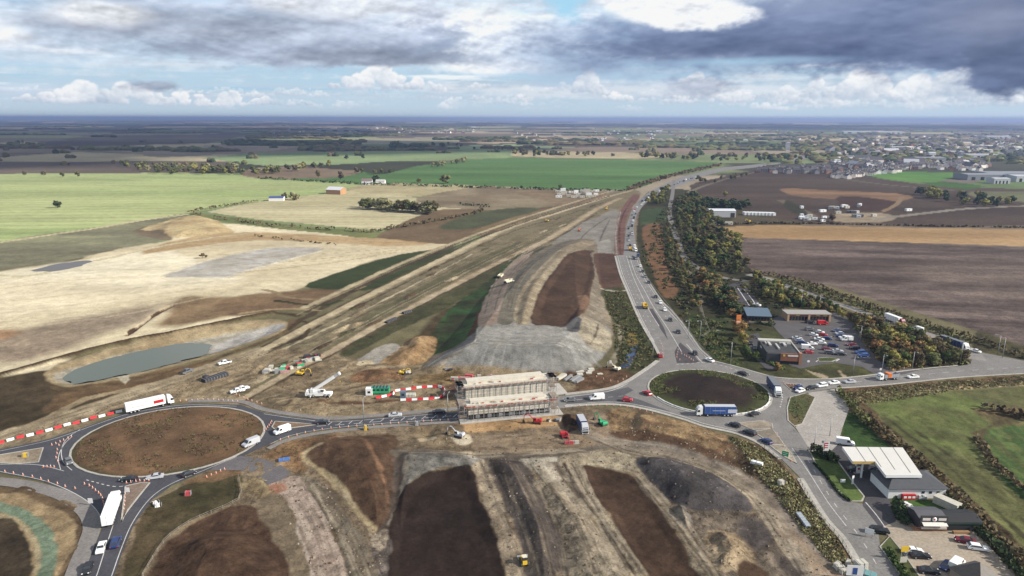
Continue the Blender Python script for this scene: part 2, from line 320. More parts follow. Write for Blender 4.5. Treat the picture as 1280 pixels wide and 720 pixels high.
# -- works area in front / left of bridge
paint([(-300,640),(-200,545),(0,545),(100,507),(180,486),(260,462),(330,438),(400,440),(440,448),(500,450),(530,462),(700,468),(706,492),(578,512),(420,524),(330,515),(240,501),(150,514),(60,550),(0,565)],
      S(160,140,106), S(132,112,82), soft=3, wob=2, wl=16, st=(2,1,0.3), rough=0.9)
paint([(0,472),(60,462),(76,466),(68,480),(120,488),(160,488),(110,505),(60,522),(0,545),(-150,560),(-150,500)], S(82,68,46), S(68,58,38), soft=3, wob=2, wl=20)
paint([(90,482),(150,474),(220,458),(280,447),(240,465),(170,485),(110,500),(60,515),(70,495)], S(122,96,62), S(98,76,50), soft=3, wob=2, wl=14)
line([(0,545),(60,522),(80,512),(110,498),(160,487),(200,478)], 3.5, S(172,150,112), wob=1)
line([(-60,568),(0,545),(60,528),(120,507),(180,487),(230,470),(280,452),(330,436)], 8, S(176,158,124), S(156,138,106), soft=2)
line([(-60,480),(0,470),(80,448),(150,430),(200,420),(250,410),(300,400),(340,392),(372,394)], 4.5, S(84,66,44), wob=1.5, soft=2)
ridge([(-60,480),(0,470),(80,448),(150,430),(200,420),(250,410),(300,400),(340,392)], 1.6, 8)
paint([(56,468),(75,455),(150,433),(230,415),(300,403),(335,399),(358,403),(355,415),(310,430),(262,446),(200,462),(150,474),(92,483),(62,478)], S(172,152,112), S(150,130,94), soft=2, wob=1, wl=20)
paint([(66,470),(90,457),(150,440),(230,423),(300,410),(340,405),(350,410),(310,425),(255,441),(200,456),(140,470),(92,479)], S(168,160,140), S(152,144,124), soft=2, wob=1, wl=20)
relief([(60,468),(78,456),(150,435),(230,417),(300,405),(335,401),(354,405),(350,414),(310,428),(262,444),(200,460),(150,472),(92,481),(66,477)], -2.6, 9)
paint([(250,433),(300,413),(345,404),(354,409),(322,423),(280,436)], S(182,176,166), S(160,154,144), soft=2, wl=14)
line([(62,482),(95,486),(160,478),(220,462),(270,448),(330,427),(360,412),(366,400)], 2.5, S(112,90,60), wob=1.2)
paint([(147,468),(160,467),(158,480),(153,478)], S(206,192,160), soft=1)
line([(330,362),(345,366),(360,372),(400,374),(430,366),(455,358)], 3, S(150,128,92)); line([(345,376),(400,382),(425,376)], 3, S(60,64,36)); line([(300,392),(350,386),(400,388)], 3, S(176,150,108))
line([(362,412),(375,402),(385,405),(380,420),(340,436)], 2.5, S(84,66,46))
# laydown + sand heap
paint([(446,449),(485,430),(500,432),(499,440),(480,452),(460,456)], S(168,160,146), S(150,142,128), soft=0.6, own='hardstanding')
paint([(448,452),(464,450),(468,455),(450,457)], S(206,186,144), soft=0.8)
paint([(476,452),(495,440),(505,428),(518,422),(541,421),(546,432),(540,445),(525,456),(500,458)], S(178,146,100), S(142,110,70), soft=1, wob=1, wl=7, rough=1)
relief([(480,452),(497,438),(506,428),(518,422),(541,421),(545,432),(539,445),(524,455),(500,457)], 2.8, 8)
relief([(505,430),(520,424),(540,424),(540,436),(520,445)], 1.0, 6)
paint([(436,468),(470,460),(500,464),(505,474),(470,480),(440,478)], S(150,112,74), S(118,84,56), soft=2, wob=2, wl=8, rough=1); relief([(440,470),(470,461),(500,465),(500,474),(470,479)], 2, 8)
paint([(520,470),(560,466),(580,468),(580,478),(540,482),(520,478)], S(142,114,70), S(120,98,62), soft=2, wob=1.5, wl=6, rough=1)
paint([(556,482),(582,480),(582,492),(566,492)], S(112,84,66), soft=2)
paint([(300,497),(330,490),(360,488),(368,498),(350,508),(310,508)], S(128,112,84), S(106,92,68), soft=2, wl=7); line([(333,497),(336,503),(346,508),(358,506),(365,498)], 0.8, S(88,72,52))
line([(400,501),(440,500),(480,502),(560,496)], 2.4, S(112,82,58), wob=1); relief([(410,498),(470,497),(470,504),(410,505)], -1, 2)
line([(300,470),(350,452),(400,430),(440,408)], 2, S(128,112,84), wob=1); line([(310,478),(360,462),(410,442)], 1.5, S(182,164,128))
for k in range(26):
    x = random.uniform(250, 560); y = random.uniform(460, 508)
    line([(x, y), (x + random.uniform(20, 60), y - random.uniform(2, 18)), (x + random.uniform(60, 130), y - random.uniform(6, 30))], random.uniform(0.5, 1.4), S(*random.choice([(188,166,128),(112,92,66),(100,84,60),(180,158,120)])), op=0.6)
# verges west roundabout
paint([(0,567),(60,552),(100,537),(60,556),(50,560),(80,558),(60,585),(0,580)], S(150,134,108), soft=1)
# -- south side of the works
south = [(-400,900),(-250,720),(-100,640),(0,603),(60,612),(110,632),(128,655),(190,625),(250,592),(330,556),(400,540),(578,524),(700,508),(800,512),(880,534),(950,556),(1000,602),(1060,680),(1120,740),(1300,900)]
paint(south, S(132,114,88), S(108,92,70), soft=1.5, wob=1, wl=14, sm=False, rough=0.9)
paint([(578,529),(640,524),(700,519),(706,530),(660,536),(600,540),(578,540)], S(184,146,96), S(166,130,84), soft=1, wob=1, wl=12)
paint([(600,542),(660,538),(710,530),(745,540),(760,560),(700,566),(600,564)], S(140,120,94), S(124,104,80), soft=2, wob=1, wl=16, st=(3,1,0))
paint([(515,532),(545,528),(575,530),(580,552),(560,557),(520,556),(512,546)], S(146,126,94), S(120,102,76), soft=1.5, wob=1.5, wl=6, rough=1)
relief([(520,534),(548,530),(550,545),(530,553),(518,546)], -1.5, 5); paint([(523,548),(540,544),(546,549),(530,552)], S(172,156,124), soft=1)
paint([(560,546),(580,541),(590,552),(575,556)], S(184,170,142), soft=1)
paint([(388,552),(430,545),(480,542),(496,549),(501,580),(499,620),(484,652),(466,660),(442,637),(415,610),(394,584),(382,570)], S(104,78,56), S(84,64,47), soft=1.5, wob=1, wl=14, rough=0.6)
relief([(390,554),(430,547),(480,544),(494,550),(499,580),(497,618),(482,650),(466,657),(444,634),(417,607),(397,583),(386,570)], 2.6, 9)
line([(430,552),(455,585),(478,640)], 1.2, S(92,66,48), wob=1); line([(450,548),(475,590),(486,630)], 1.0, S(132,98,70), wob=1)
line([(402,558),(388,562),(378,571),(390,581),(415,600),(445,637),(466,662)], 2.2, S(182,160,118), S(160,140,100))
paint([(360,552),(400,546),(440,540),(390,556),(376,572),(384,585),(370,590),(345,575),(330,570)], S(134,104,68), S(104,76,50), soft=2, wob=1, wl=7, rough=1)
paint([(503,568),(540,570),(592,572),(594,588),(548,590),(520,602),(508,618),(503,640),(494,600)], S(122,118,108), S(100,96,88), soft=1, wob=1, wl=9, rough=0.8)
relief([(500,566),(592,568),(598,600),(560,598),(530,606),(512,630),(500,660),(494,620)], 1.4, 4)
line([(500,578),(497,610),(500,625),(494,648),(485,670),(490,700)], 4, S(98,84,72), S(78,66,56), wob=1.5); line([(508,575),(506,600),(498,630),(488,655)], 1.2, S(158,144,122))
paint([(470,665),(490,660),(500,690),(495,722),(480,722),(462,690)], S(116,104,94), S(92,82,74), soft=2, wob=2, wl=7, rough=1)
paint([(468,668),(484,664),(486,680),(474,688),(462,680)], S(176,160,134), S(140,124,104), soft=1, wob=1, wl=5, rough=1)
paint([(592,588),(598,618),(612,650),(628,690),(640,740),(642,800),(488,800),(486,690),(489,650),(498,622),(520,603),(545,592)], S(54,42,35), S(46,36,31), soft=1, wob=1, wl=20, rough=0.35)
relief([(590,590),(596,618),(610,650),(626,690),(638,740),(640,800),(490,800),(488,690),(491,650),(500,622),(520,604),(545,594)], -0.5, 3)
line([(500,567),(600,571),(680,570),(730,563),(770,556)], 5, S(120,108,92), S(94,84,72), wob=1.5); line([(500,564),(600,566),(700,562)], 1.2, S(158,142,114)); line([(510,570),(600,573)], 1, S(160,154,142))
paint([(594,576),(612,576),(622,600),(636,645),(650,690),(664,760),(642,760),(628,690),(612,650),(598,618)], S(156,140,114), S(134,118,96), soft=1, wob=1.5, wl=9, rough=0.8)
paint([(612,576),(652,576),(668,596),(690,640),(712,690),(706,712),(690,722),(700,800),(665,800),(652,690),(636,645),(620,600)], S(94,84,76), S(76,68,62), soft=1, wob=1, wl=12, rough=0.5)
relief([(615,578),(648,578),(664,598),(686,640),(700,690),(700,800),(668,800),(655,690),(640,645),(624,602)], 2.0, 6)
line([(630,590),(645,640),(660,680),(672,722)], 0.6, S(140,126,106)); line([(636,600),(652,650),(668,700)], 0.5, S(134,120,100))
paint([(648,574),(676,572),(702,574),(712,605),(722,630),(705,625),(684,602),(662,584)], S(184,174,154), S(160,150,130), soft=1.2, wob=1.5, wl=8, rough=0.8)
paint([(670,600),(700,612),(725,630),(760,672),(800,740),(820,800),(720,800),(700,670),(686,640)], S(146,132,108), S(112,100,82), soft=1.2, wob=1.5, wl=7, rough=1)
relief([(675,602),(700,614),(725,632),(760,674),(800,740),(720,780),(706,690),(690,645)], 1.3, 5)
paint([(700,574),(740,564),(775,563),(800,573),(815,598),(790,592),(755,584),(728,582),(734,606),(762,645),(795,695),(815,760),(800,760),(760,672),(722,628),(708,600)], S(164,150,122), S(138,124,100), soft=1.2, wob=1.2, wl=9, rough=0.8)
line([(706,580),(722,612),(750,650),(785,705),(800,740)], 1.2, S(74,60,48)); line([(698,582),(705,600),(740,655),(770,705)], 0.7, S(100,86,68))
paint([(728,582),(750,584),(780,591),(806,603),(830,640),(860,690),(890,745),(930,820),(850,820),(812,722),(790,690),(760,642),(735,605)], S(80,60,45), S(70,53,40), soft=0.8, wob=0.7, wl=20, rough=0.4)
relief([(730,584),(750,586),(780,593),(804,605),(826,640),(856,690),(890,745),(850,800),(814,722),(793,690),(763,642),(738,606)], -0.45, 2.5)
paint([(780,585),(812,596),(830,622),(862,665),(910,740),(950,820),(925,820),(886,740),(860,690),(830,640),(806,603)], S(142,128,104), S(112,100,80), soft=1.2, wob=1.2, wl=7, rough=1)
paint([(796,573),(830,570),(870,581),(910,598),(940,616),(950,632),(925,640),(880,640),(850,636),(822,612),(806,594)], S(92,86,84), S(76,71,69), soft=1, wob=1, wl=12, rough=0.6)
relief([(796,575),(830,571),(870,582),(910,599),(940,618),(946,632),(925,639),(880,639),(850,635),(824,612),(808,594)], 2.8, 7)
paint([(842,632),(870,640),(930,640),(960,650),(985,690),(1010,740),(1020,800),(930,800),(900,720),(862,665)], S(124,110,92), S(96,84,70), soft=1.5, wob=2, wl=9, rough=1)
paint([(840,634),(856,634),(866,650),(862,662),(848,655)], S(120,112,100), S(84,78,70), soft=1, wob=1, wl=3, rough=1); relief([(840,634),(856,634),(866,650),(862,662),(848,655)], 2.2, 3)
paint([(882,668),(900,662),(925,672),(942,690),(946,706),(920,716),(900,716),(884,700)], S(168,146,112), S(134,114,86), soft=1, wob=1.2, wl=6, rough=1); relief([(884,668),(900,663),(925,673),(941,690),(944,706),(920,714),(900,714),(886,700)], 3.4, 8)
paint([(922,650),(955,652),(968,668),(955,686),(935,680)], S(100,90,84), S(84,76,72), soft=3, wob=2, wl=6)
paint([(975,690),(1000,684),(1020,700),(1010,722),(985,722)], S(88,78,72), soft=3, wob=2, wl=5)
paint([(920,706),(945,704),(960,722),(930,730)], S(92,70,52), soft=1, wob=1)
paint([(760,515),(800,513),(880,536),(950,558),(1000,604),(1060,682),(1075,705),(1035,705),(1010,680),(975,640),(950,610),(900,582),(850,563),(800,555),(765,548)], S(156,128,86), S(112,86,58), soft=1.5, wob=2, wl=6, rough=1)
paint([(765,540),(800,540),(860,555),(920,580),(905,584),(850,566),(800,556),(766,552)], S(104,78,56), S(90,66,48), soft=1.5, wob=1, wl=9)
paint([(915,560),(960,566),(1000,608),(1040,665),(1060,690),(1030,690),(990,645),(960,606),(925,588)], S(100,80,58), S(72,60,42), soft=1.5, wob=2, wl=5, rough=1)
paint([(912,545),(950,562),(975,588),(985,605),(965,595),(935,570),(915,556)], S(70,74,44), S(58,60,38), soft=1, wob=1, wl=6)
relief([(770,520),(800,517),(880,540),(945,562),(990,606),(1040,672),(1010,670),(960,612),(900,580),(800,550)], 1.5, 7)
line([(735,535),(748,546),(780,556),(820,560),(870,574),(920,596),(955,620),(985,658),(1015,700),(1040,745)], 7.5, S(146,132,114), S(124,110,94), soft=1.5)
line([(745,552),(800,566),(850,575),(900,595),(945,622),(975,660)], 0.6, S(100,88,76)); line([(765,548),(820,556),(875,570),(925,592)], 0.5, S(168,156,138))
paint([(975,660),(1000,672),(1035,705),(1080,730),(1100,800),(1040,800),(1015,720)], S(148,128,104), S(124,104,84), soft=1.5, wob=1.5, wl=10)
paint([(793,518),(803,516),(800,532),(796,540),(790,532)], S(92,78,58), soft=1)
paint([(740,520),(756,518),(762,545),(745,544),(730,532)], S(158,134,106), soft=1)
paint([(704,518),(722,520),(726,530),(712,540),(702,532)], S(84,64,46), soft=1); relief([(704,518),(722,520),(726,530),(712,538),(702,532)], 2, 4)
# bottom left
paint([(150,722),(172,662),(192,628),(242,602),(300,592),(300,625),(240,652),(206,678),(182,722),(190,800),(110,800)], S(92,78,52), S(74,68,42), soft=1, wob=1, wl=12)
paint([(222,600),(250,595),(300,572),(300,592),(240,604)], S(132,100,68), S(100,80,54), soft=1.5)
paint([(180,722),(206,680),(240,655),(300,628),(330,640),(360,680),(375,722),(400,800),(150,800)], S(92,68,49), S(78,58,43), soft=1.5, wob=1.5, wl=14, rough=0.6)
relief([(205,722),(215,690),(250,670),(310,662),(345,690),(362,722),(350,790),(190,790)], 3.0, 8)
relief([(245,722),(250,690),(300,680),(320,722),(300,780)], 1.2, 6)
line([(298,597),(298,626),(240,652),(206,678),(178,722),(168,760)], 1.2, S(150,128,96))
paint([(300,604),(330,596),(342,612),(330,622),(305,616)], S(146,128,90), S(118,100,72), soft=1, wl=4, rough=1)
paint([(318,632),(345,618),(366,645),(382,690),(392,722),(410,800),(370,800),(362,722),(345,680)], S(122,106,82), S(104,90,70), soft=1, wob=1, wl=10)
paint([(334,604),(368,594),(378,602),(392,620),(412,655),(426,690),(438,722),(460,800),(400,800),(388,722),(378,680),(370,650),(350,618)], S(174,154,136), S(146,126,110), soft=0.8, wob=1, wl=8, rough=0.6)
paint([(335,607),(355,604),(360,612),(348,616),(338,614)], S(150,104,78), soft=1)
line([(388,612),(406,640),(424,675),(440,722)], 0.8, S(70,56,44)); line([(360,625),(372,650),(382,690),(392,722)], 0.8, S(186,168,150))
paint([(378,598),(405,606),(430,640),(455,670),(475,722),(500,800),(462,800),(440,722),(428,690),(412,652),(392,618)], S(126,114,94), S(106,96,80), soft=1, wob=1, wl=9, rough=0.7)
for k in range(7): line([(395+6*k,606+2*k),(425+6*k,650+2*k),(455+5*k,722)], 0.5, S(*random.choice([(94,80,62),(150,136,112)])), op=0.7)
# west corner
paint([(-200,722),(-150,640),(0,605),(50,612),(100,634),(118,655),(108,690),(88,722),(60,790),(-200,800)], S(108,88,62), S(88,72,52), soft=1, wl=14)
paint([(-100,640),(0,616),(50,626),(85,642),(95,660),(88,690),(72,722),(60,800),(-100,800)], S(160,138,98), S(138,116,82), soft=1, wob=1, wl=9)
line([(-80,622),(0,634),(30,645),(50,662),(60,690),(52,730),(30,790)], 3.6, S(122,140,112), S(110,128,102)); line([(-80,640),(0,645),(24,652),(40,672),(48,695),(40,735)], 1.2, S(176,158,118))
paint([(-100,660),(0,648),(22,655),(36,675),(42,700),(34,740),(0,800),(-100,800)], S(78,66,48), S(64,54,40), soft=1, wl=8)
# -- right of the dual carriageway
paint([(810,240),(840,236),(870,240),(905,258),(935,300),(942,345),(930,352),(952,372),(980,385),(990,462),(960,470),(900,453),(880,440),(840,392),(812,352),(798,320),(796,285),(800,262)], S(74,70,44), S(56,56,36), soft=1, wob=1, wl=14, rough=0.6)
paint([(804,262),(836,258),(834,276),(800,282),(800,270)], S(70,84,50), S(60,74,44), soft=1, own='grass_verge', sm=False)
paint([(803,284),(825,280),(830,310),(836,340),(846,365),(830,372),(818,345),(808,318)], S(140,100,64), S(116,84,54), soft=2, wob=1.5, wl=14)
paint([(880,395),(905,400),(912,440),(940,462),(900,452),(885,440),(872,425),(858,408),(862,392)], S(72,82,44), S(60,70,38), soft=1, wob=0.7, wl=12, own='grass_verge')
line([(874,380),(884,412),(874,423)], 1.2, S(140,134,112)); line([(884,412),(906,413)], 1.2, S(170,164,144)); line([(860,338),(872,352),(877,378)], 1.6, S(140,128,104))
paint([(905,258),(960,262),(1000,270),(1000,282),(960,284),(905,284),(915,275)], S(96,84,60), S(74,68,48), soft=2, wl=14)
paint([(895,284),(960,281),(1100,284),(1160,285),(1400,288),(1400,312),(1280,308),(1200,305),(1120,303),(960,298),(903,296)], S(184,148,96), S(160,126,80), soft=1, wob=0.5, wl=60, st=(6,1,0.02), own='stubble_field', sm=False, rough=0.2)
paint([(908,298),(960,298),(1120,303),(1280,309),(1600,320),(1600,480),(1400,455),(1280,432),(1220,413),(1120,383),(1040,358),(970,345),(942,342),(928,325)], S(126,108,98), S(92,78,70), soft=1, wob=0.5, wl=16, st=(5,1,-0.1), own='ploughed_field', sm=False, rough=0.8, stripes=(5,0.12,-0.12), amp=1.6)
paint([(1140,330),(1280,322),(1400,330),(1400,400),(1280,380),(1180,365)], S(128,110,98), S(96,82,72), soft=25, wob=14, wl=18, st=(5,1,-0.1), rough=0.8, amp=1.6)
paint([(862,232),(900,222),(945,214),(1040,216),(1090,222),(1170,232),(1280,236),(1500,240),(1500,284),(1280,282),(1160,284),(1100,280),(1000,278),(905,256),(880,245)], S(92,76,62), S(74,60,50), soft=2, wob=2, wl=60, st=(5,1,0.02), own='bare_earth', rough=0.8)
paint([(975,236),(1040,238),(1120,242),(1140,248),(1100,254),(1060,250),(1000,246)], S(156,118,80), S(120,92,66), soft=6, wob=4, wl=30, st=(4,1,-0.1))
paint([(1040,268),(1100,266),(1120,272),(1100,278),(1045,277)], S(164,144,114), soft=3); paint([(1050,245),(1120,252),(1110,262),(1060,262)], S(80,58,46), soft=5, wob=3)
line([(1095,274),(1160,266),(1220,260),(1300,257),(1400,256)], 10, S(152,142,126)); line([(1104,264),(1120,256),(1128,246)], 6, S(150,124,90))
line([(975,250),(1000,262),(1020,272)], 10, S(124,110,90)); paint([(985,250),(1005,262),(1012,270),(996,268),(980,258)], S(66,64,44), soft=2)
line([(860,240),(900,226),(950,214)], 6, S(128,118,100))
paint([(1082,219),(1120,214),(1190,216),(1206,219),(1172,227),(1120,226)], S(98,146,52), S(82,128,46), soft=1, own='green_field', sm=False, wl=60)
paint([(1150,228),(1190,227),(1232,233),(1210,237),(1170,233)], S(74,112,42), soft=1, own='green_field', sm=False)
paint([(1176,226),(1200,222),(1225,225),(1215,229),(1190,228)], S(128,118,104), soft=1)
line([(1040,222),(1100,230),(1170,236),(1260,243),(1400,250)], 10, S(120,110,94))
paint([(1215,240),(1280,240),(1400,246),(1400,256),(1270,252),(1220,247)], S(120,120,80), soft=3)
# service area grass, verge
paint([(905,384),(930,402),(940,415),(958,412),(985,418),(988,440),(988,462),(960,468),(930,458),(912,440)], S(80,84,46), S(64,68,40), soft=1, wl=8, own='grass_verge')
paint([(960,462),(1040,454),(1085,452),(1098,462),(1060,472),(970,472)], S(88,88,48), S(70,70,42), soft=1, wob=0.6, wl=8, own='grass_verge')
paint([(1006,462),(1015,464),(1035,471),(1025,472)], S(182,162,128), soft=0.6); paint([(1048,464),(1055,467),(1060,472),(1052,472)], S(182,162,128), soft=0.6)
paint([(940,345),(1000,370),(1040,384),(1090,404),(1150,425),(1205,445),(1205,462),(1110,463),(1088,440),(1060,395),(990,382),(945,372)], S(74,68,40), S(58,54,34), soft=1, wl=8, rough=1)
paint([(1218,440),(1228,440),(1280,450),(1400,470),(1600,500),(1600,470),(1400,440),(1280,432),(1222,414)], S(88,82,50), S(70,66,44), soft=1.5, wl=10, rough=0.8)
# south-east field
paint([(1030,494),(1048,486),(1100,480),(1200,474),(1280,468),(1600,450),(1600,480),(1280,482),(1200,488),(1150,496),(1125,503),(1083,505),(1060,508),(1045,505)], S(124,94,62), S(98,78,52), soft=1, wob=1, wl=7, rough=1)
line([(1072,501),(1100,503),(1130,497),(1160,489),(1210,485),(1280,480)], 2.2, S(192,166,116), wob=1.2)
paint([(1083,505),(1130,499),(1170,490),(1280,483),(1600,470),(1700,900),(1520,900),(1400,800),(1290,695),(1240,648),(1200,612),(1165,578),(1112,535)], S(116,118,64), S(94,92,56), soft=1.5, wob=1, wl=30, st=(4,1,-0.9), own='grass_field', sm=False, rough=0.5, amp=1.3)
paint([(1100,505),(1180,495),(1240,498),(1240,560),(1200,575),(1150,550)], S(92,96,54), S(112,124,58), soft=10, wob=6, wl=14, st=(3,1,-0.8), amp=1.3)
paint([(1220,545),(1250,535),(1290,528),(1400,540),(1400,640),(1280,625),(1240,580)], S(74,104,48), S(66,94,44), soft=2, wob=1)
paint([(1218,512),(1250,508),(1290,512),(1290,530),(1250,532),(1230,524)], S(122,102,66), S(92,84,54), soft=3, wob=2, wl=8)
line([(1220,545),(1240,575),(1270,602),(1300,622)], 2.6, S(112,98,66), wob=1.2); line([(1222,543),(1240,532),(1262,528),(1290,520)], 3, S(104,88,60), wob=2)
line([(1105,520),(1160,562),(1210,606),(1260,652),(1330,720)], 0.9, S(84,80,50)); line([(1120,520),(1190,572),(1260,632),(1340,705)], 0.8, S(90,86,54))
for k in range(16):
    o_ = 8 * k; line([(1120 + o_ * 1.5, 506 + o_ * .2), (1190 + o_ * 1.5, 560 + o_ * .3), (1270 + o_ * 1.5, 626 + o_ * .35)], random.uniform(.6, 1.6), S(*random.choice([(96,98,54),(128,128,70),(112,100,62),(120,132,66)])), op=.55, wob=1.2)
paint([(1062,506),(1083,505),(1112,535),(1165,578),(1200,612),(1240,648),(1290,695),(1400,800),(1340,800),(1270,722),(1225,672),(1180,630),(1150,600),(1110,565),(1085,540),(1070,525)], S(112,92,60), S(88,74,50), soft=1, wob=1, wl=6, rough=1)
paint([(1058,518),(1075,520),(1098,545),(1112,562),(1064,560),(1052,546)], S(66,92,38), S(56,80,34), soft=0.6, wob=0.3, own='grass_verge')
paint([(1108,624),(1150,624),(1172,628),(1185,648),(1150,650),(1122,648)], S(78,108,42), S(60,84,36), soft=0.5, own='grass_verge')
paint([(1100,680),(1112,672),(1128,688),(1150,722),(1165,800),(1140,800),(1112,700)], S(84,88,48), S(66,70,40), soft=0.6, own='grass_verge')
paint([(988,492),(1006,492),(1018,497),(1004,530),(992,532),(985,524),(985,505)], S(104,90,60), S(80,78,48), soft=0.5, rough=1, wl=4)

def tracks(A, B, n, w=0.6, cols=((188,170,134),(104,88,64),(120,104,78),(170,150,116)), op=.7):
    A = smooth(np.array(A, float), False, 3); B = smooth(np.array(B, float), False, 3); k = min(len(A), len(B))
    A = A[np.linspace(0, len(A) - 1, k).astype(int)]; B = B[np.linspace(0, len(B) - 1, k).astype(int)]
    for i in range(n):
        t = random.random(); a, b = sorted((random.randrange(k), random.randrange(k)))
        if b - a < max(2, k // 4): a, b = 0, k - 1
        q = (A * (1 - t) + B * t)[a:b + 1]
        line([tuple(p) for p in q], w * random.uniform(.5, 1.8), S(*random.choice(cols)), op=op, wob=.6, soft=.6)
L1_ = [(330,437),(400,400),(470,365),(560,320),(640,283),(700,265),(760,245)]; L2_ = [(300,500),(370,461),(420,436),(480,403),(550,366),(620,330),(690,296),(745,262)]; L0_ = [(380,385),(430,362),(500,330),(560,306),(640,277),(700,258),(760,240)]
tracks(L1_, L2_, 9, .7); tracks(L0_, L1_, 7, .7)
line(L1_, 5, S(204,186,146), S(184,166,128), wob=.8); line([(p[0] - 3, p[1] - 3) for p in L1_], 1.6, S(92,76,54), wob=.8); line([(p[0] + 4, p[1] + 5) for p in L1_], 1.2, S(84,72,52), wob=.8)
line(L2_, 4, S(192,172,138), S(168,148,114), wob=.8); line([(p[0] + 2, p[1] + 4) for p in L2_], 1.4, S(96,80,58), wob=1); line([(p[0] - 2, p[1] - 5) for p in L2_], 2.6, S(118,108,76), wob=1.4)
line(L0_, 3, S(196,178,138), wob=.8); line([(p[0] + 2, p[1] + 5) for p in L0_], 2.6, S(84,70,50), wob=1)
tracks([(597,405,6),(606,365,6),(620,340,5),(645,318,3)][0:4] and [(602,402),(612,360),(640,320),(680,296)], [(640,400),(652,362),(680,325),(720,300)], 16, .6, ((150,140,118),(108,98,82),(176,162,136)))
GR_ = ((112,98,80),(164,148,122),(92,80,66),(178,162,136))
tracks([(600,575),(625,640),(655,722)], [(655,575),(700,650),(715,722)], 22, .45, ((70,62,56),(110,98,86),(126,112,94))); tracks([(660,580),(710,650),(740,722)], [(700,578),(755,650),(795,722)], 30, .45, GR_)
tracks([(706,578),(735,625),(795,715)], [(728,582),(755,640),(812,722)], 14, .35, GR_); tracks([(785,590),(835,650),(885,722)], [(815,605),(862,655),(910,722)], 18, .35, GR_)
tracks([(342,610),(372,660),(392,722)], [(376,602),(410,655),(434,722)], 18, .35, ((190,172,150),(140,122,104),(150,132,114))); tracks([(384,602),(414,655),(444,722)], [(405,610),(450,670),(474,722)], 14, .4, GR_)
tracks([(738,536),(790,558),(870,574),(940,610),(985,660),(1020,722)], [(732,546),(790,568),(870,588),(935,628),(975,690),(1000,722)], 18, .4, GR_)
tracks([(500,564),(620,566),(720,560)], [(505,572),(620,574),(740,566)], 10, .4, GR_); tracks([(600,540),(660,536),(720,532)], [(600,562),(680,562),(750,558)], 16, .5, ((160,140,110),(112,96,74),(130,110,84)))
tracks([(0,546),(110,508),(200,480),(330,436)], [(0,560),(130,515),(230,478),(340,446)], 20, .6); tracks([(-20,350),(120,335),(300,340)], [(-20,420),(150,400),(320,360)], 12, 2.2, ((232,216,176),(190,170,134),(206,188,148)), .3)
tracks([(240,290),(400,296),(500,302)], [(300,345),(420,330),(520,312)], 10, 1.6, ((214,188,140),(176,150,108),(226,206,160)), .5)
for k in range(26):
    t_ = random.random(); i_ = random.randrange(6); f_ = random.random(); a_ = [L1_[i_][j] * (1 - f_) + L1_[i_ + 1][j] * f_ for j in (0, 1)]; b_ = [L2_[i_][j] * (1 - f_) + L2_[i_ + 1][j] * f_ for j in (0, 1)]
    x_, y_ = a_[0] * (1 - t_) + b_[0] * t_, a_[1] * (1 - t_) + b_[1] * t_; s_ = (y_ - 200) / 40; e_ = [(x_ - 2.2 * s_, y_ + .9 * s_), (x_ - .4 * s_, y_ - .3 * s_), (x_ + 2.4 * s_, y_ - 1.1 * s_), (x_ + .8 * s_, y_ + .3 * s_)]
    paint(e_, S(*random.choice([(198,178,138),(112,92,66),(90,74,54),(150,130,98),(104,100,66)])), soft=.8, wob=1, wl=5, rough=1); relief(e_, random.uniform(.6, 1.8), 3)
paint([(250,197),(330,190),(520,188),(640,188),(640,197),(520,200),(420,206),(330,207)], S(146,164,104), S(126,148,92), soft=6, wob=6, wl=200, sm=False)
paint([(150,188),(330,179),(380,183),(330,189),(200,197)], S(168,150,124), S(140,124,102), soft=6, wob=10, wl=300, sm=False)
paint([(560,173),(700,169),(720,176),(600,180)], S(196,176,146), S(170,150,124), soft=8, wob=10, wl=300, sm=False)
paint([(380,176),(560,171),(580,177),(420,182)], S(176,166,134), S(150,144,112), soft=8, wob=10, wl=300, sm=False)
paint([(560,182),(640,180),(720,184),(640,187),(560,187)], S(150,170,110), S(130,152,98), soft=6, wob=8, wl=200, sm=False)
line([(0,303),(120,285),(180,275),(232,268)], 6, S(214,198,150), S(196,178,136))
ROADPOLYS = []   # filled by the road section, used to flatten the relief
# ================================================================== ROADS (outlines first: they flatten the relief)
ROAD_NEW = [(-200,588),(-60,573),(0,562),(60,549),(100,536),(155,517),(200,508),(240,504),(300,506),(330,516),(380,523),(420,526),(500,520),(592,512),
            (592,525),(520,528),(470,531),(400,538),(360,546),(335,556),(300,572),(250,592),(215,607),(190,625),(168,655),(155,685),(142,722),(118,800),
            (70,800),(102,722),(118,685),(129,657),(125,642),(108,626),(80,612),(50,601),(0,591),(-60,594),(-200,606)]
ROAD_OLD = [(585,513),(700,495),(760,488),(785,478),(800,468),(812,460),(822,453),(826,445),(818,430),(806,410),(797,392),(786,366),(776,342),(770,319),(796,319),(803,340),(815,360),(827,377),(838,388),
            (850,402),(864,422),(876,438),(892,452),(924,460),(952,468),(975,473),(1027,475),(1080,471),(1145,463),(1197,458),(1213,455),(1216,446),(1204,436),(1222,440),(1280,451),
            (1280,466),(1200,471),(1140,477),(1100,481),(1045,485),(1009,491),(990,498),(985,510),(985,525),(992,534),(1002,545),(1012,562),(1030,590),(1050,612),(1062,627),(1078,630),(1096,650),(1100,682),(1124,716),(1180,800),
            (1150,800),(1090,722),(1073,702),(1053,671),(1029,644),(1000,597),(975,572),(950,553),(920,540),(880,531),(850,521),(800,508),(760,504),(585,524)]
i = ROAD_OLD.index((1280,451)); ROAD_OLD[i+1:i+1] = [(1430,453),(1430,463)]
APRON = [(1010,491),(1045,486),(1058,496),(1061,512),(1053,535),(1047,556),(1035,568),(1014,565),(1000,543),(994,534),(1006,526),(1016,500)]
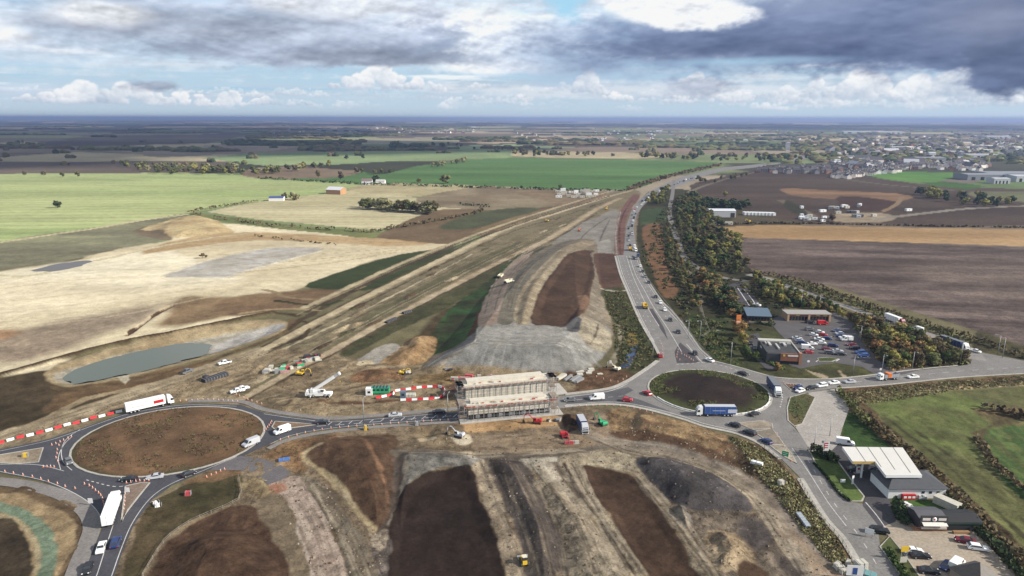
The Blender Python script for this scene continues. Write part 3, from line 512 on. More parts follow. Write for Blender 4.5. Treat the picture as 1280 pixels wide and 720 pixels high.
FORE = [(1035,568),(1047,556),(1065,558),(1100,560),(1150,600),(1112,622),(1120,652),(1100,660),(1078,632),(1082,622),(1058,592)]
YARD = [(1098,656),(1120,650),(1170,660),(1215,660),(1238,685),(1275,722),(1320,800),(1200,800),(1148,722),(1128,690),(1112,672)]
PARK = [(960,400),(985,392),(1036,396),(1045,388),(1064,402),(1076,420),(1090,440),(1104,454),(1150,462.5),(1130,468),(1098,471),(1078,459),(1040,453),(1000,461),(986,456),(984,440),(988,430),(975,418)]
PARK2 = [(905,358),(925,352),(940,366),(954,386),(948,404),(920,404),(916,385)]
DRIVE = [(930,420),(948,416),(956,436),(966,452),(974,464),(958,462),(944,448),(932,436)]
FAR_L = [(771,319),(781,300),(783,282),(789,264),(800,249),(813,239),(832,229),(852,221),(880,214),(905,209),(935,206.5),(958,204)]
FAR_R = [(796,319),(794,300),(792,285),(796,268),(804,257),(816,247),(836,237),(861,228),(881,219.5),(905,213.5),(935,210.5),(958,207.5)]
FAR = [(779,320)] + FAR_L[1:] + FAR_R[::-1]
NE = [(935,343),(960,349),(985,358),(1010,367),(1040,378),(1070,387),(1100,400),(1130,408),(1160,418),(1190,428),(1212,438),(1222,450)]
LANE = [(842,225),(841,240),(838,256),(837,268),(841,284),(847,300),(852,316),(862,328),(873,335),(900,346),(935,352)]
FLAT = [W(p) for p in (ROAD_NEW, ROAD_OLD, APRON, FORE, YARD, PARK, PARK2, DRIVE, FAR)]
FLATL = [(W(NE), 3.5), (W(LANE), 2.8)]
# ================================================================== GROUND SHEET
def base_colour(x, y, sp):
    # far country: a patchwork of fields with hedges, towns darker
    cell = 420.0
    gx = x / (cell * 1.6) + 0.35 * (vnoise(x / 1500, y / 1500) - 0.5); gy = y / cell + 0.5 * (vnoise(x / 900 + 5, y / 900) - 0.5)
    xi = np.floor(gx); yi = np.floor(gy)
    best = np.full(x.shape, 9e9); second = best.copy(); bi = np.zeros(x.shape, int)
    for a in (-1, 0, 1):
        for b in (-1, 0, 1):
            cx = (xi + a).astype(int) & 255; cy = (yi + b).astype(int) & 255
            px = xi + a + 0.15 + 0.7 * _tab[cx, cy]; py = yi + b + 0.15 + 0.7 * _tab[cy, cx]
            d = np.maximum(abs(gx - px), abs(gy - py)) + 0.25 * (abs(gx - px) + abs(gy - py))
            idv = (cx * 256 + cy)
            m = d < best
            second = np.where(m, best, np.minimum(second, d)); bi = np.where(m, idv, bi); best = np.where(m, d, best)
    pal = np.array([S(150,150,92), S(176,160,120), S(120,104,84), S(98,118,66), S(136,118,96), S(118,130,80), S(160,142,112), S(84,72,62), S(70,70,52), S(104,90,76), S(150,136,112)])
    h = _tab[(bi * 7 + 3) & 255, (bi // 256 * 13 + 5) & 255]
    col = pal[(h * 10.99).astype(int)]
    edge = 1 - sstep(0.02, 0.09, second - best)
    wood = (_tab[(bi * 3) & 255, (bi // 256 * 5) & 255] > 0.88).astype(float)
    woodc = np.array(S(62, 62, 42)); hed = np.array(S(80, 76, 56))
    col = col * (1 - wood[:, None]) + woodc * wood[:, None]
    col = col * (1 - 0.6 * edge[:, None]) + hed * 0.6 * edge[:, None]
    return col * 1.15 * (1 + 0.25 * fbm(x, y, 120, 3, sp=sp))[:, None]
def build_terrain():
    dp = 1.12
    pys = np.arange(980, 150.2, -dp)
    ys = np.array([G(640, p)[1] for p in pys]); ys = ys[ys < 26000]
    ys = np.concatenate([[-900, -400, -100, 30], ys, [28000, 32000, 38000, 46000]])
    du = 1.2 / F / 0.97
    us = np.arange(-0.93, 0.93, du)
    us = np.concatenate([[-14, -8, -4, -2.5, -1.8, -1.4, -1.15, -1.0], us, [1.0, 1.15, 1.4, 1.8, 2.5, 4, 8, 14]])
    ny, nx = len(ys), len(us)
    Y = np.repeat(ys[:, None], nx, 1); X = us[None, :] * np.maximum(Y, 70)
    X = np.clip(X, -51000, 51000)
    x = X.ravel(); y = Y.ravel(); n = len(x)
    sp = (H0 ** 2 + y ** 2) / (H0 * F) * dp; sp = np.where(y < 60, 60, sp); sp = np.where(abs(x) > 0.95 * np.maximum(y, 70), np.maximum(sp, 0.12 * abs(x)), sp)
    far = y > 500
    col = np.tile(np.array(S(132, 116, 90)), (n, 1)); col[far] = base_colour(x[far], y[far], sp[far])
    near = ~far; col[near] = np.array(S(116, 108, 74)) * (1 + 0.3 * fbm(x[near], y[near], 40))[:, None]
    rough = np.full(n, 0.4)
    own = np.full(n, 0, int); names = ['ground']
    for p in PAINT:
        P = p['P']; ext = (p.get('w', 0)) + p['soft'] + p['wob'] + 4
        m = (x > P[:, 0].min() - ext) & (x < P[:, 0].max() + ext) & (y > P[:, 1].min() - ext) & (y < P[:, 1].max() + ext)
        idx = np.nonzero(m)[0]
        if len(idx) == 0: continue
        px_, py_ = x[idx], y[idx]; s_ = sp[idx]
        if p['k'] == 'line':
            sd = p['w'] - seg_dist(px_, py_, P, False)
        else:
            ins = inside(px_, py_, P); d = seg_dist(px_, py_, P, True); sd = np.where(ins, d, -d)
        if p['own'] is not None:
            if p['own'] not in names: names.append(p['own'])
            own[idx[sd > 0]] = names.index(p['own'])
        elif p['k'] == 'poly': own[idx[sd > 0]] = 0
        if p['wob']: sd = sd + p['wob'] * fbm(px_, py_, max(6, p['wob'] * 5), 3)
        a = sstep(-p['soft'] * 0.5, p['soft'] * 0.5, sd) * p.get('op', 1.0)
        k = a > 0.003; idx = idx[k]; a = a[k]; px_, py_, s_ = px_[k], py_[k], s_[k]
        if len(idx) == 0: continue
        sx, sy, an = p['st']
        t = np.clip(0.5 + 1.0 * p['amp'] * fbm(px_, py_, p['wl'], p['octs'], sx, sy, an, s_), 0, 1)
        c = np.array(p['c1']) * (1 - t)[:, None] + np.array(p['c2']) * t[:, None]
        v = 1 + 0.22 * p['amp'] * fbm(px_ + 91, py_, p['wl'] * 0.4, 4, sx, sy, an, s_) + (0.10 + 0.32 * p['rough']) * fbm(px_ + 9, py_ + 70, 2.4, 2, 1, 1, 0, s_)
        if p['stripes']:
            wl, am, an2 = p['stripes']
            q = (-px_ * math.sin(an2) + py_ * math.cos(an2)) / wl + 0.15 * fbm(px_, py_, 200, 2)
            v *= 1 + am * np.sin(q * 2 * math.pi) * np.clip(wl / (3 * s_), 0, 1)
        c *= v[:, None]
        col[idx] = col[idx] * (1 - a)[:, None] + c * a[:, None]
        rough[idx] = rough[idx] * (1 - a) + p['rough'] * a
    z = np.zeros(n)
    z += np.where(y < 700, rough * (0.5 * fbm(x, y, 9, 4, sp=sp) + 0.28 * fbm(x + 31, y, 2.6, 3, sp=sp)), 0)
    z += 3.0 * fbm(x, y, 900, 3) * sstep(900, 2500, y) + 25 * fbm(x, y, 6000, 3) * sstep(4000, 14000, y) * (1 - sstep(24000, 30000, y))
    for P, h, w, ramp, wob in RELIEF:
        ext = abs(w) + 2
        m = (x > P[:, 0].min() - ext) & (x < P[:, 0].max() + ext) & (y > P[:, 1].min() - ext) & (y < P[:, 1].max() + ext)
        idx = np.nonzero(m)[0]
        if len(idx) == 0: continue
        px_, py_ = x[idx], y[idx]
        if w < 0:
            a = 1 - sstep(0, -w / 2, seg_dist(px_, py_, P, False))
        else:
            ins = inside(px_, py_, P); d = seg_dist(px_, py_, P, True) * (1 + (0.28 if wob else 0.03) * fbm(px_, py_, 12, 3))
            a = np.where(ins, np.minimum(d / w, 1), 0); a = (a * a * (3 - 2 * a) * 0.5 + a * 0.5) if wob else a
        hh = h
        if ramp: hh = h * (1 - sstep(ramp[0], ramp[1], py_) * 0.92)
        z[idx] += a * hh * (1 + (0.10 if wob else 0.015) * fbm(px_, py_, 8, 3))
    # roads lie flat
    fl = np.ones(n)
    for P in FLAT:
        m = (x > P[:, 0].min() - 8) & (x < P[:, 0].max() + 8) & (y > P[:, 1].min() - 8) & (y < P[:, 1].max() + 8)
        idx = np.nonzero(m)[0]; ins = inside(x[idx], y[idx], P); d = seg_dist(x[idx], y[idx], P, True)
        fl[idx] = np.minimum(fl[idx], np.where(ins, 0, sstep(0.8, 5.0, d)))
    for P, w in FLATL:
        m = (x > P[:, 0].min() - 12) & (x < P[:, 0].max() + 12) & (y > P[:, 1].min() - 12) & (y < P[:, 1].max() + 12)
        idx = np.nonzero(m)[0]; d = seg_dist(x[idx], y[idx], P, False)
        fl[idx] = np.minimum(fl[idx], sstep(w + .8, w + 5.0, d))
    # grazing rows: sink a little under the roads so the coarse far grid never pokes through
    z = z * fl - 0.03 * (1 - fl)
    z = np.where(y > 350, z * fl, z)
    # faces
    ii = np.arange(ny - 1)[:, None] * nx + np.arange(nx - 1)[None, :]
    ii = ii.ravel(); F4 = np.stack([ii, ii + 1, ii + nx + 1, ii + nx], 1)
    fo = own[F4[:, 0]]
    co = np.stack([x, y, z], 1)
    for k, nm in enumerate(names):
        ff = F4[fo == k]
        if len(ff) == 0: continue
        u, inv = np.unique(ff, return_inverse=True); inv = inv.reshape(-1)
        me = bpy.data.meshes.new(nm); me.vertices.add(len(u)); me.vertices.foreach_set('co', co[u].ravel())
        me.loops.add(len(inv)); me.loops.foreach_set('vertex_index', inv)
        me.polygons.add(len(ff)); me.polygons.foreach_set('loop_start', np.arange(len(ff)) * 4)
        try: me.polygons.foreach_set('loop_total', np.full(len(ff), 4))
        except Exception: pass
        me.polygons.foreach_set('use_smooth', np.ones(len(ff), bool))
        me.update(calc_edges=True)
        a = me.attributes.new('Col', 'FLOAT_COLOR', 'POINT'); c4 = np.ones((len(u), 4)); c4[:, :3] = np.clip(col[u], 0, 0.85); a.data.foreach_set('color', c4.ravel())
        a = me.attributes.new('Rough', 'FLOAT', 'POINT'); a.data.foreach_set('value', np.clip(rough[u], 0, 1))
        me.materials.append(GM)
        o = link(nm, me); o['kind'] = 'structure'
    return x, y, z, ny, nx, ys, us
TX, TY, TZ, tny, tnx, tys, tus = build_terrain()
TZ2 = TZ.reshape(tny, tnx)
def gz(x, y):
    j = int(np.searchsorted(tys, y)) - 1; j = min(max(j, 0), tny - 2)
    fy = (y - tys[j]) / (tys[j + 1] - tys[j]); u = x / max(y, 70)
    i = int(np.searchsorted(tus, u)) - 1; i = min(max(i, 0), tnx - 2); fx = (u - tus[i]) / (tus[i + 1] - tus[i])
    a = TZ2[j, i] * (1 - fx) + TZ2[j, i + 1] * fx; b = TZ2[j + 1, i] * (1 - fx) + TZ2[j + 1, i + 1] * fx
    return float(a * (1 - fy) + b * fy)
def GT(px, py):
    # where the sight line of a photo pixel meets the relief
    z = 0.0
    for _ in range(6):
        x, y = G(px, py, z); z = 0.5 * z + 0.5 * gz(x, y) if _ < 4 else gz(x, y)
    return x, y, gz(x, y)
# ------------------------------------------------------------------ flat sheets
def sheet(name, pts, z, m, world=False, sm=False):
    P = pts if world else W(pts)
    if sm: P = smooth(P, True, 4)
    bm = bmesh.new(); vs = [bm.verts.new((p[0], p[1], z)) for p in P]; f = bm.faces.new(vs)
    if f.normal.z < 0 or f.calc_area() == 0: pass
    bmesh.ops.triangulate(bm, faces=bm.faces[:], ngon_method='EAR_CLIP')
    bm.normal_update()
    for f in bm.faces:
        if f.normal.z < 0: f.normal_flip()
    me = bpy.data.meshes.new(name); bm.to_mesh(me); bm.free(); me.materials.append(m)
    o = link(name, me); o['kind'] = 'structure'; return o
def offs(P, d):
    P = np.array(P, float); n = len(P); out = []
    for i in range(n):
        t = P[min(i + 1, n - 1)] - P[max(i - 1, 0)]; t = t / (np.linalg.norm(t) + 1e-9)
        out.append(P[i] + np.array([-t[1], t[0]]) * d)
    return np.array(out)
def ribbon_mb(mb, pts, w, z, m, h=0.0, world=False, n=5, follow=False):
    P = pts if world else W(pts)
    if n > 1: P = smooth(P, False, n)
    a, b = offs(P, w / 2), offs(P, -w / 2); N = len(P); vs = []
    for i in range(N):
        g = gz(*P[i]) if follow else 0
        vs += [(a[i][0], a[i][1], z + g), (b[i][0], b[i][1], z + g)]
        if h: vs += [(a[i][0], a[i][1], z + h + g), (b[i][0], b[i][1], z + h + g)]
    fs = []
    k = 4 if h else 2
    for i in range(N - 1):
        q = i * k
        if h:
            fs += [(q + 2, q + 3, q + k + 3, q + k + 2), (q, q + 2, q + k + 2, q + k), (q + 1, q + k + 1, q + k + 3, q + 3)]
        else: fs.append((q, q + 1, q + k + 1, q + k))
    if h: fs += [(0, 1, 3, 2), ((N-1)*4, (N-1)*4+2, (N-1)*4+3, (N-1)*4+1)]
    mb.add(vs, fs, m)
def ribbon(name, pts, w, z, m, h=0.0, **k):
    mb = MB(); ribbon_mb(mb, pts, w, z, m, h, **k); o = mb.build(name, recalc=False)
    me = o.data
    if not h:
        bm = bmesh.new(); bm.from_mesh(me); bm.normal_update()
        for f in bm.faces:
            if f.normal.z < 0: f.normal_flip()
        bm.to_mesh(me); bm.free()
    o['kind'] = 'structure'; return o
def dashes(mb, pts, w, z, m, on, off, world=False):
    P = smooth(pts if world else W(pts), False, 6); acc = 0; cur = [P[0]]; draw = True
    seg = []
    for i in range(1, len(P)):
        a = P[i - 1]; b = P[i]; Ls = np.linalg.norm(b - a); t = 0
        while t < Ls:
            need = (on if draw else off) - acc; st = min(need, Ls - t); t += st; acc += st; q = a + (b - a) * t / Ls
            if draw: cur.append(q)
            if acc >= (on if draw else off) - 1e-6:
                if draw and len(cur) > 1: seg.append(cur)
                draw = not draw; acc = 0; cur = [q]
    for s in seg: ribbon_mb(mb, np.array(s), w, z, m, world=True, n=1)
A_NEW = asphalt_mat('asphalt_new', S(80, 80, 86)); A_OLD = asphalt_mat('asphalt_worn', S(136, 132, 127)); A_DK = asphalt_mat('asphalt_dark', S(84, 80, 82))
CONC = asphalt_mat('concrete_pale', S(176, 168, 158)); GRAVEL = asphalt_mat('gravel_tan', S(176, 160, 138)); KERB = asphalt_mat('kerb_stone', S(186, 180, 168)); PAVE = asphalt_mat('pavement_grey', S(140, 134, 128))
WHT = asphalt_mat('road_paint', (0.44, 0.43, 0.41))
sheet('road', ROAD_NEW, 0.05, A_NEW); sheet('road', ROAD_OLD, 0.054, A_OLD); sheet('road', FAR, 0.060, A_OLD)
ribbon('road', NE, 6.5, 0.066, asphalt_mat('asphalt_ne', S(150, 144, 136))); ribbon('road', LANE, 5.0, 0.066, asphalt_mat('asphalt_lane', S(128, 122, 116)))
ribbon('road', [(958,206),(985,203),(1003,197),(1008,190),(1002,184),(990,180)], 26, 0.5, A_OLD, follow=True)
sheet('pavement', APRON, 0.070, CONC); sheet('forecourt', FORE, 0.062, A_DK); sheet('yard', YARD, 0.058, GRAVEL)
sheet('car_park', PARK, 0.060, asphalt_mat('asphalt_park', S(98, 94, 94))); sheet('car_park', PARK2, 0.062, asphalt_mat('asphalt_park_b', S(76, 72, 78))); sheet('driveway', DRIVE, 0.064, A_DK)
NEWP = asphalt_mat('asphalt_stub', S(112, 106, 106))
sheet('road', [(272,580),(300,570),(325,573),(352,582),(364,592),(352,600),(335,606),(322,596),(300,588),(262,588)], 0.058, NEWP)
# patches of newer surfacing on the worn roads
sheet('road', [(708,497),(760,490),(785,484),(792,488),(780,494),(800,500),(840,515),(800,507),(760,503),(708,505)], 0.058, asphalt_mat('asphalt_patch', S(96, 94, 96)))
sheet('road', [(811,386),(816,386),(830,410),(835,425),(826,412)], 0.058, A_DK)
sheet('road', [(843,440),(850,428),(862,438),(874,452),(868,454),(846,454)], 0.058, A_DK)
# pavements and hard strips beside the roads
for pts, w in (([(236,501),(300,502),(330,512),(380,520),(420,523),(500,517),(578,510)], 2.4), ([(335,561),(360,550),(400,541.5),(470,534),(520,530.5),(578,527)], 1.8),
               ([(-80,598),(0,602),(40,608),(80,620),(106,638),(115,656),(110,676),(100,700),(92,722),(76,770)], 4.0)):
    ribbon('pavement', pts, w, 0.02, PAVE, h=0.1)
for pts, w in (([(706,493),(760,486),(785,476),(800,466.5),(812,458.5),(822,451)], 1.8), ([(706,508),(760,505.5),(800,510),(850,523),(880,533),(920,542),(950,555),(975,574)], 1.4),
               ([(825,446),(817,430),(805,410),(796,392),(785,366),(775,342),(769,320)], 1.3), ([(797,319),(804,340),(816,360),(828,377),(839,388),(851,402),(865,422),(877,438),(893,451.5)], 1.0),
               ([(893,451.5),(924,459.4),(952,467.4),(975,472.4),(1027,474),(1080,470),(1145,462),(1197,457)], 0.8), ([(1045,485.7),(1100,481.8),(1140,477.8),(1200,471.8),(1280,467)], 0.8),
               ([(1000,598),(1029,645.5),(1053,673),(1073,704),(1090,724)], 2.0)):
    ribbon('kerb', pts, w, 0.03, KERB, h=0.12)
# islands: kerbed, with their own surface
def island(name, pts, h, cols, dome=0.0, kerb=0.5, sm=True, z0=0.05, rough=0.5, paints=()):
    P = W(pts); P = smooth(P, True, 5) if sm else P
    c = P.mean(0); n = len(P); R = 26; vs = [(c[0], c[1])]
    for r in range(1, R + 1): vs += [tuple(c + (p - c) * r / R) for p in P]
    V = np.array(vs); rr = np.concatenate([[0], np.repeat(np.arange(1, R + 1) / R, n)])
    z = z0 + h + dome * (1 - rr ** 2) + 0.12 * rough * fbm(V[:, 0], V[:, 1], 6, 3) * (rr < 0.97)
    z[-n:] = z0 + h
    fs = [(0, 1 + i, 1 + (i + 1) % n) for i in range(n)]
    for r in range(R - 1):
        b0 = 1 + r * n; b1 = b0 + n
        fs += [(b0 + i, b1 + i, b1 + (i + 1) % n, b0 + (i + 1) % n) for i in range(n)]
    t = np.clip(0.5 + fbm(V[:, 0], V[:, 1], 14, 5), 0, 1); c1, c2 = np.array(cols[0]), np.array(cols[1])
    colr = c1 * (1 - t)[:, None] + c2 * t[:, None]; colr *= (1 + 0.3 * fbm(V[:, 0] + 50, V[:, 1], 5, 3))[:, None]
    if len(cols) > 2:
        e = sstep(cols[3], 1.0, rr + 0.10 * fbm(V[:, 0], V[:, 1], 12, 3)); colr = colr * (1 - e)[:, None] + np.array(cols[2]) * e[:, None]
    b = len(vs); V3 = [(v[0], v[1], zz) for v, zz in zip(vs, z)]
    V3 += [(p[0], p[1], z0 - 0.05) for p in P]; e0 = b - n
    fs += [(e0 + i, b + i, b + (i + 1) % n, e0 + (i + 1) % n) for i in range(n)]
    me = bpy.data.meshes.new(name); me.from_pydata(V3, [], fs); me.update()
    a = me.attributes.new('Col', 'FLOAT_COLOR', 'POINT'); c4 = np.ones((len(V3), 4)); c4[:b, :3] = np.clip(colr, 0, .85); c4[b:, :3] = S(120, 110, 95); a.data.foreach_set('color', c4.ravel())
    a = me.attributes.new('Rough', 'FLOAT', 'POINT'); a.data.foreach_set('value', np.full(len(V3), 0.4)); me.materials.append(GM)
    bm = bmesh.new(); bm.from_mesh(me); bmesh.ops.recalc_face_normals(bm, faces=bm.faces); bm.to_mesh(me); bm.free()
    o = link(name, me); o['kind'] = 'structure'
    if kerb:
        Q = np.vstack([P, P[:1]]); mb = MB(); ribbon_mb(mb, Q, kerb, z0, KERB, h + 0.04, world=True, n=1); k = mb.build('kerb', recalc=True); k['kind'] = 'structure'
    return o
def ring(cx, cy, rx_l, rx_r, top, bot):
    # perspective circle through its measured left/right/top/bottom
    a = G(cx, top); b = G(cx, bot); ymid = (a[1] + b[1]) / 2; r = (a[1] - b[1]) / 2
    # horizontal extent measured
    best = None
    l = G(rx_l, (top + bot) / 2 + 1.5); rr_ = G(rx_r, (top + bot) / 2 + 1.5)
    xc = (l[0] + rr_[0]) / 2; rx = (rr_[0] - l[0]) / 2
    return [(xc + rx * math.cos(t * math.pi / 18), ymid + r * math.sin(t * math.pi / 18)) for t in range(36)]
_G = G
def island_w(name, Pw, *a, **k):
    global W
    keep = W; W = lambda q: np.array(q); o = island(name, Pw, *a, **k); W = keep; return o
CW = ring(207, 552, 94, 321, 508.5, 597); CE = ring(888, 491, 814, 963, 462.5, 520)
island_w('roundabout_island', CW, 0.12, (S(124, 94, 64), S(102, 78, 54), S(84, 76, 50), 0.93), dome=1.4, kerb=0.7, sm=False)
island_w('roundabout_island', CE, 0.12, (S(58, 46, 40), S(50, 42, 38), S(76, 82, 44), 0.66), dome=1.6, kerb=0.9, sm=False)
island('traffic_island', [(-40,588),(-40,575),(0,569),(54,560),(48,578),(20,580),(0,579)], 0.12, (S(160, 144, 120), S(140, 124, 102)), sm=False, kerb=0.4)
island('traffic_island', [(157,608),(176,604),(187,604),(174,620),(160,638),(152,652)], 0.12, (S(150, 128, 112), S(136, 116, 100)), sm=False, kerb=0.4)
island('traffic_island', [(344,527),(372,529),(396,531),(366,535),(346,539),(340,534)], 0.12, (S(150, 120, 92), S(126, 102, 78)), sm=False, kerb=0.4)
island('traffic_island', [(921,529),(955,526),(965,530),(966,536),(940,537)], 0.12, (S(170, 156, 134), S(150, 136, 116)), sm=False, kerb=0.3)
island('traffic_island', [(942,540),(965,536),(972,545),(980,556),(966,556)], 0.12, (S(150, 138, 120), S(136, 124, 108)), sm=False, kerb=0.3)
island('traffic_island', [(962,557),(980,556),(990,568),(996,580),(982,572)], 0.12, (S(184, 172, 150), S(164, 152, 132)), sm=False, kerb=0.3)
island('traffic_island', [(980,480),(1000,480),(1000,484),(988,487)], 0.12, (S(130, 104, 86), S(112, 90, 76)), sm=False, kerb=0.3)
island('grass_verge', [(1013,566),(1030,563),(1045,574),(1055,588),(1068,606),(1080,621),(1077,627),(1062,627),(1046,612),(1031,594),(1019,579)], 0.12, (S(96, 116, 52), S(84, 100, 46)), sm=False, kerb=0.4, z0=0.06)
island('grass_verge', [(988,497),(1006,492),(1019,497),(1010,515),(1003,530),(993,533),(985,526),(984,510)], 0.12, (S(112, 98, 66), S(76, 86, 48)), sm=False, kerb=0.4)
island('grass_verge', [(1100,684),(1112,671),(1128,690),(1150,722),(1175,760),(1160,780),(1128,722)], 0.12, (S(96, 104, 56), S(70, 76, 42)), sm=False, kerb=0.3)
island('grass_verge', [(1022,448),(1036,447),(1048,449),(1040,452),(1024,452)], 0.12, (S(90, 100, 50), S(76, 90, 44)), sm=False, kerb=0.3, z0=0.06)
# painted markings
mk = MB()
Zm = 0.068
dashes(mk, [(396,533),(440,530),(500,525),(578,519)], 0.25, Zm, WHT, 3, 3)
for px in range(410, 575, 13): ribbon_mb(mk, [(px, 531.5 - (px-410)*0.062), (px + 5, 527.5 - (px-410)*0.062)], 0.25, Zm, WHT, n=1)
for pts in ([(330,517.5),(380,524.5),(420,527.4),(500,521.4),(578,514.4)], [(338,555),(362,545),(402,537),(470,530),(578,523)], [(0,564),(60,551),(100,538),(155,519),(200,510),(240,506),(296,508)],
            [(0,589.5),(50,599.5),(80,610.5),(106,624.5),(122,640),(126,657),(116,685),(100,722)], [(296,571),(250,590),(214,605),(188,623),(166,653),(152,685),(139,722)], [(142,655),(132,685),(120,722),(104,760)],
            [(0,580.5),(46,581),(80,589)], [(76,588),(73,572),(80,556),(90,546)], [(100,537),(84,548),(77,562),(79,577),(90,588)]):
    ribbon_mb(mk, pts, 0.2, Zm, WHT)
dashes(mk, [(108,600),(140,608),(160,607),(190,602)], 0.3, Zm, WHT, 1, 1)
for off_ in (0.33, 0.66):
    for a_, b_ in (([(770,319),(776,342),(786,366),(797,392),(806,410)], [(783,320),(790,342),(801,366),(812,388),(820,404)]), ([(786,320),(793,342),(804,362),(816,384),(832,402)], [(796,319),(803,340),(815,360),(830,379),(846,398)])):
        dashes(mk, [(p[0] + (q[0] - p[0]) * off_, p[1] + (q[1] - p[1]) * off_) for p, q in zip(a_, b_)], 0.22, Zm, WHT, 2, 7)
for pts in ([(772,320),(778,342),(788,366),(799,392),(808,410),(818,428)], [(783,320),(790,342),(800,365),(811,387),(824,408)], [(787,320),(794,342),(805,362),(817,384),(833,408),(845,428),(852,440)], [(795,320),(802,341),(814,361),(826,378),(849,403),(863,423),(875,439),(889,452)], [(858,430),(868,442),(878,454)],
            [(708,506),(760,502.5),(800,506.8),(850,519.6),(880,529.6),(920,538.6)], [(708,496.5),(760,489.5),(785,479.5)]):
    ribbon_mb(mk, pts, 0.28, Zm, WHT)
dashes(mk, [(708,501),(745,498),(780,495)], 0.2, Zm, WHT, 2, 2)
dashes(mk, [(845,456),(888,454),(930,466)], 0.3, Zm, WHT, 1.2, 1.2); dashes(mk, [(968,478),(978,492),(975,510)], 0.3, Zm, WHT, 1.2, 1.2)
dashes(mk, [(1010,483),(1060,478.5),(1140,470),(1200,464),(1280,459)], 0.2, Zm, WHT, 3, 4)
dashes(mk, [(1010,575),(1040,625),(1075,672),(1105,722)], 0.2, Zm, WHT, 2, 4); ribbon_mb(mk, [(990,560),(1012,592),(1035,628),(1058,658)], 0.2, Zm, WHT)
ribbon_mb(mk, [(1082,628),(1097,646),(1112,668)], 0.25, 0.075, WHT)
for i in range(7): ribbon_mb(mk, [(1020 + i * 4.2, 452.2 - i * .1), (1024 + i * 4.2, 449.6 - i * .1)], 0.5, 0.074, WHT, n=1)
for i in range(11):  # parking bays
    ribbon_mb(mk, [(1043 + i * 3.6, 411 + i * 3.6), (1049 + i * 3.8, 410.3 + i * 3.6)], 0.15, 0.074, WHT, n=1)
for i in range(6):
    ribbon_mb(mk, [(996 + i * 1.6, 420 + i * 3.6), (1003 + i * 1.6, 419.4 + i * 3.6)], 0.15, 0.074, WHT, n=1)
dashes(mk, [(1013,421),(1030,421),(1045,421)], 0.5, 0.074, WHT, .8, .8)
for pts in ([(922,360),(930,372),(938,384)], [(930,362),(940,374),(946,384)]): ribbon_mb(mk, pts, 0.5, 0.076, WHT)
o = mk.build('road_markings', recalc=False); o['kind'] = 'structure'
bm = bmesh.new(); bm.from_mesh(o.data); bm.normal_update(); [f.normal_flip() for f in bm.faces if f.normal.z < 0]; bm.to_mesh(o.data); bm.free()
# water
def water(name, pts, z, col, r=0.12):
    m, N, K, b = newmat(name + '_surface'); b.inputs['Base Color'].default_value = (*col, 1); b.inputs['Roughness'].default_value = r; b.inputs['Specular IOR Level'].default_value = 0.35
    n = N.new('ShaderNodeTexNoise'); n.inputs['Scale'].default_value = 1.2; ge = N.new('ShaderNodeNewGeometry'); K.new(ge.outputs['Position'], n.inputs['Vector'])
    bp = N.new('ShaderNodeBump'); bp.inputs['Strength'].default_value = 0.15; K.new(n.outputs['Fac'], bp.inputs['Height']); K.new(bp.outputs[0], b.inputs['Normal'])
    P = smooth(np.array([G(*p, z) for p in pts]), True, 10); c_ = P.mean(0); P = P + (P - c_) / np.linalg.norm(P - c_, axis=1)[:, None] * (1.0 + 3.2 * fbm(P[:, 0], P[:, 1], 9, 3))[:, None]; return sheet(name, P, z, m, world=True)
water('pond_water', [(72,474),(88,463),(128,450),(170,440),(210,432),(245,431),(258,434),(245,446),(180,461),(130,473),(95,479)], -1.5, S(116, 120, 100), 0.16)
water('puddle_water', [(45,337),(70,331),(100,326.5),(110,328),(92,334),(65,339)], 0.12, S(120, 116, 112), 0.5)
# ================================================================== VEHICLES
GLASS = mat('vehicle_glass', (0.02, 0.025, 0.03), rough=0.12, noise=0.0, spec=0.8)
TYRE = mat('tyre_rubber', (0.02, 0.02, 0.02), rough=0.9, noise=0.1)
LAMPM = mat('headlamp_glass', (0.75, 0.75, 0.72), rough=0.2, noise=0.0); TAIL = mat('tail_lamp', (0.45, 0.02, 0.02), rough=0.3, noise=0)
DARKP = mat('dark_plastic', (0.03, 0.03, 0.032), rough=0.7)
CHROME = mat('steel_grey', (0.35, 0.36, 0.37), rough=0.45, metal=0.3)
COLS = {'white': (0.78, 0.78, 0.76), 'black': (0.018, 0.018, 0.02), 'silver': (0.42, 0.43, 0.45), 'grey': (0.13, 0.135, 0.14), 'red': (0.42, 0.02, 0.025), 'dark red': (0.16, 0.015, 0.03),
        'blue': (0.03, 0.08, 0.26), 'navy': (0.02, 0.04, 0.13), 'yellow': (0.65, 0.42, 0.03), 'orange': (0.62, 0.16, 0.02), 'green': (0.02, 0.3, 0.12), 'cream': (0.62, 0.56, 0.42)}
def pm(c): return mat('paint_' + c.replace(' ', '_'), COLS[c], rough=0.28, noise=0.05, spec=0.5)
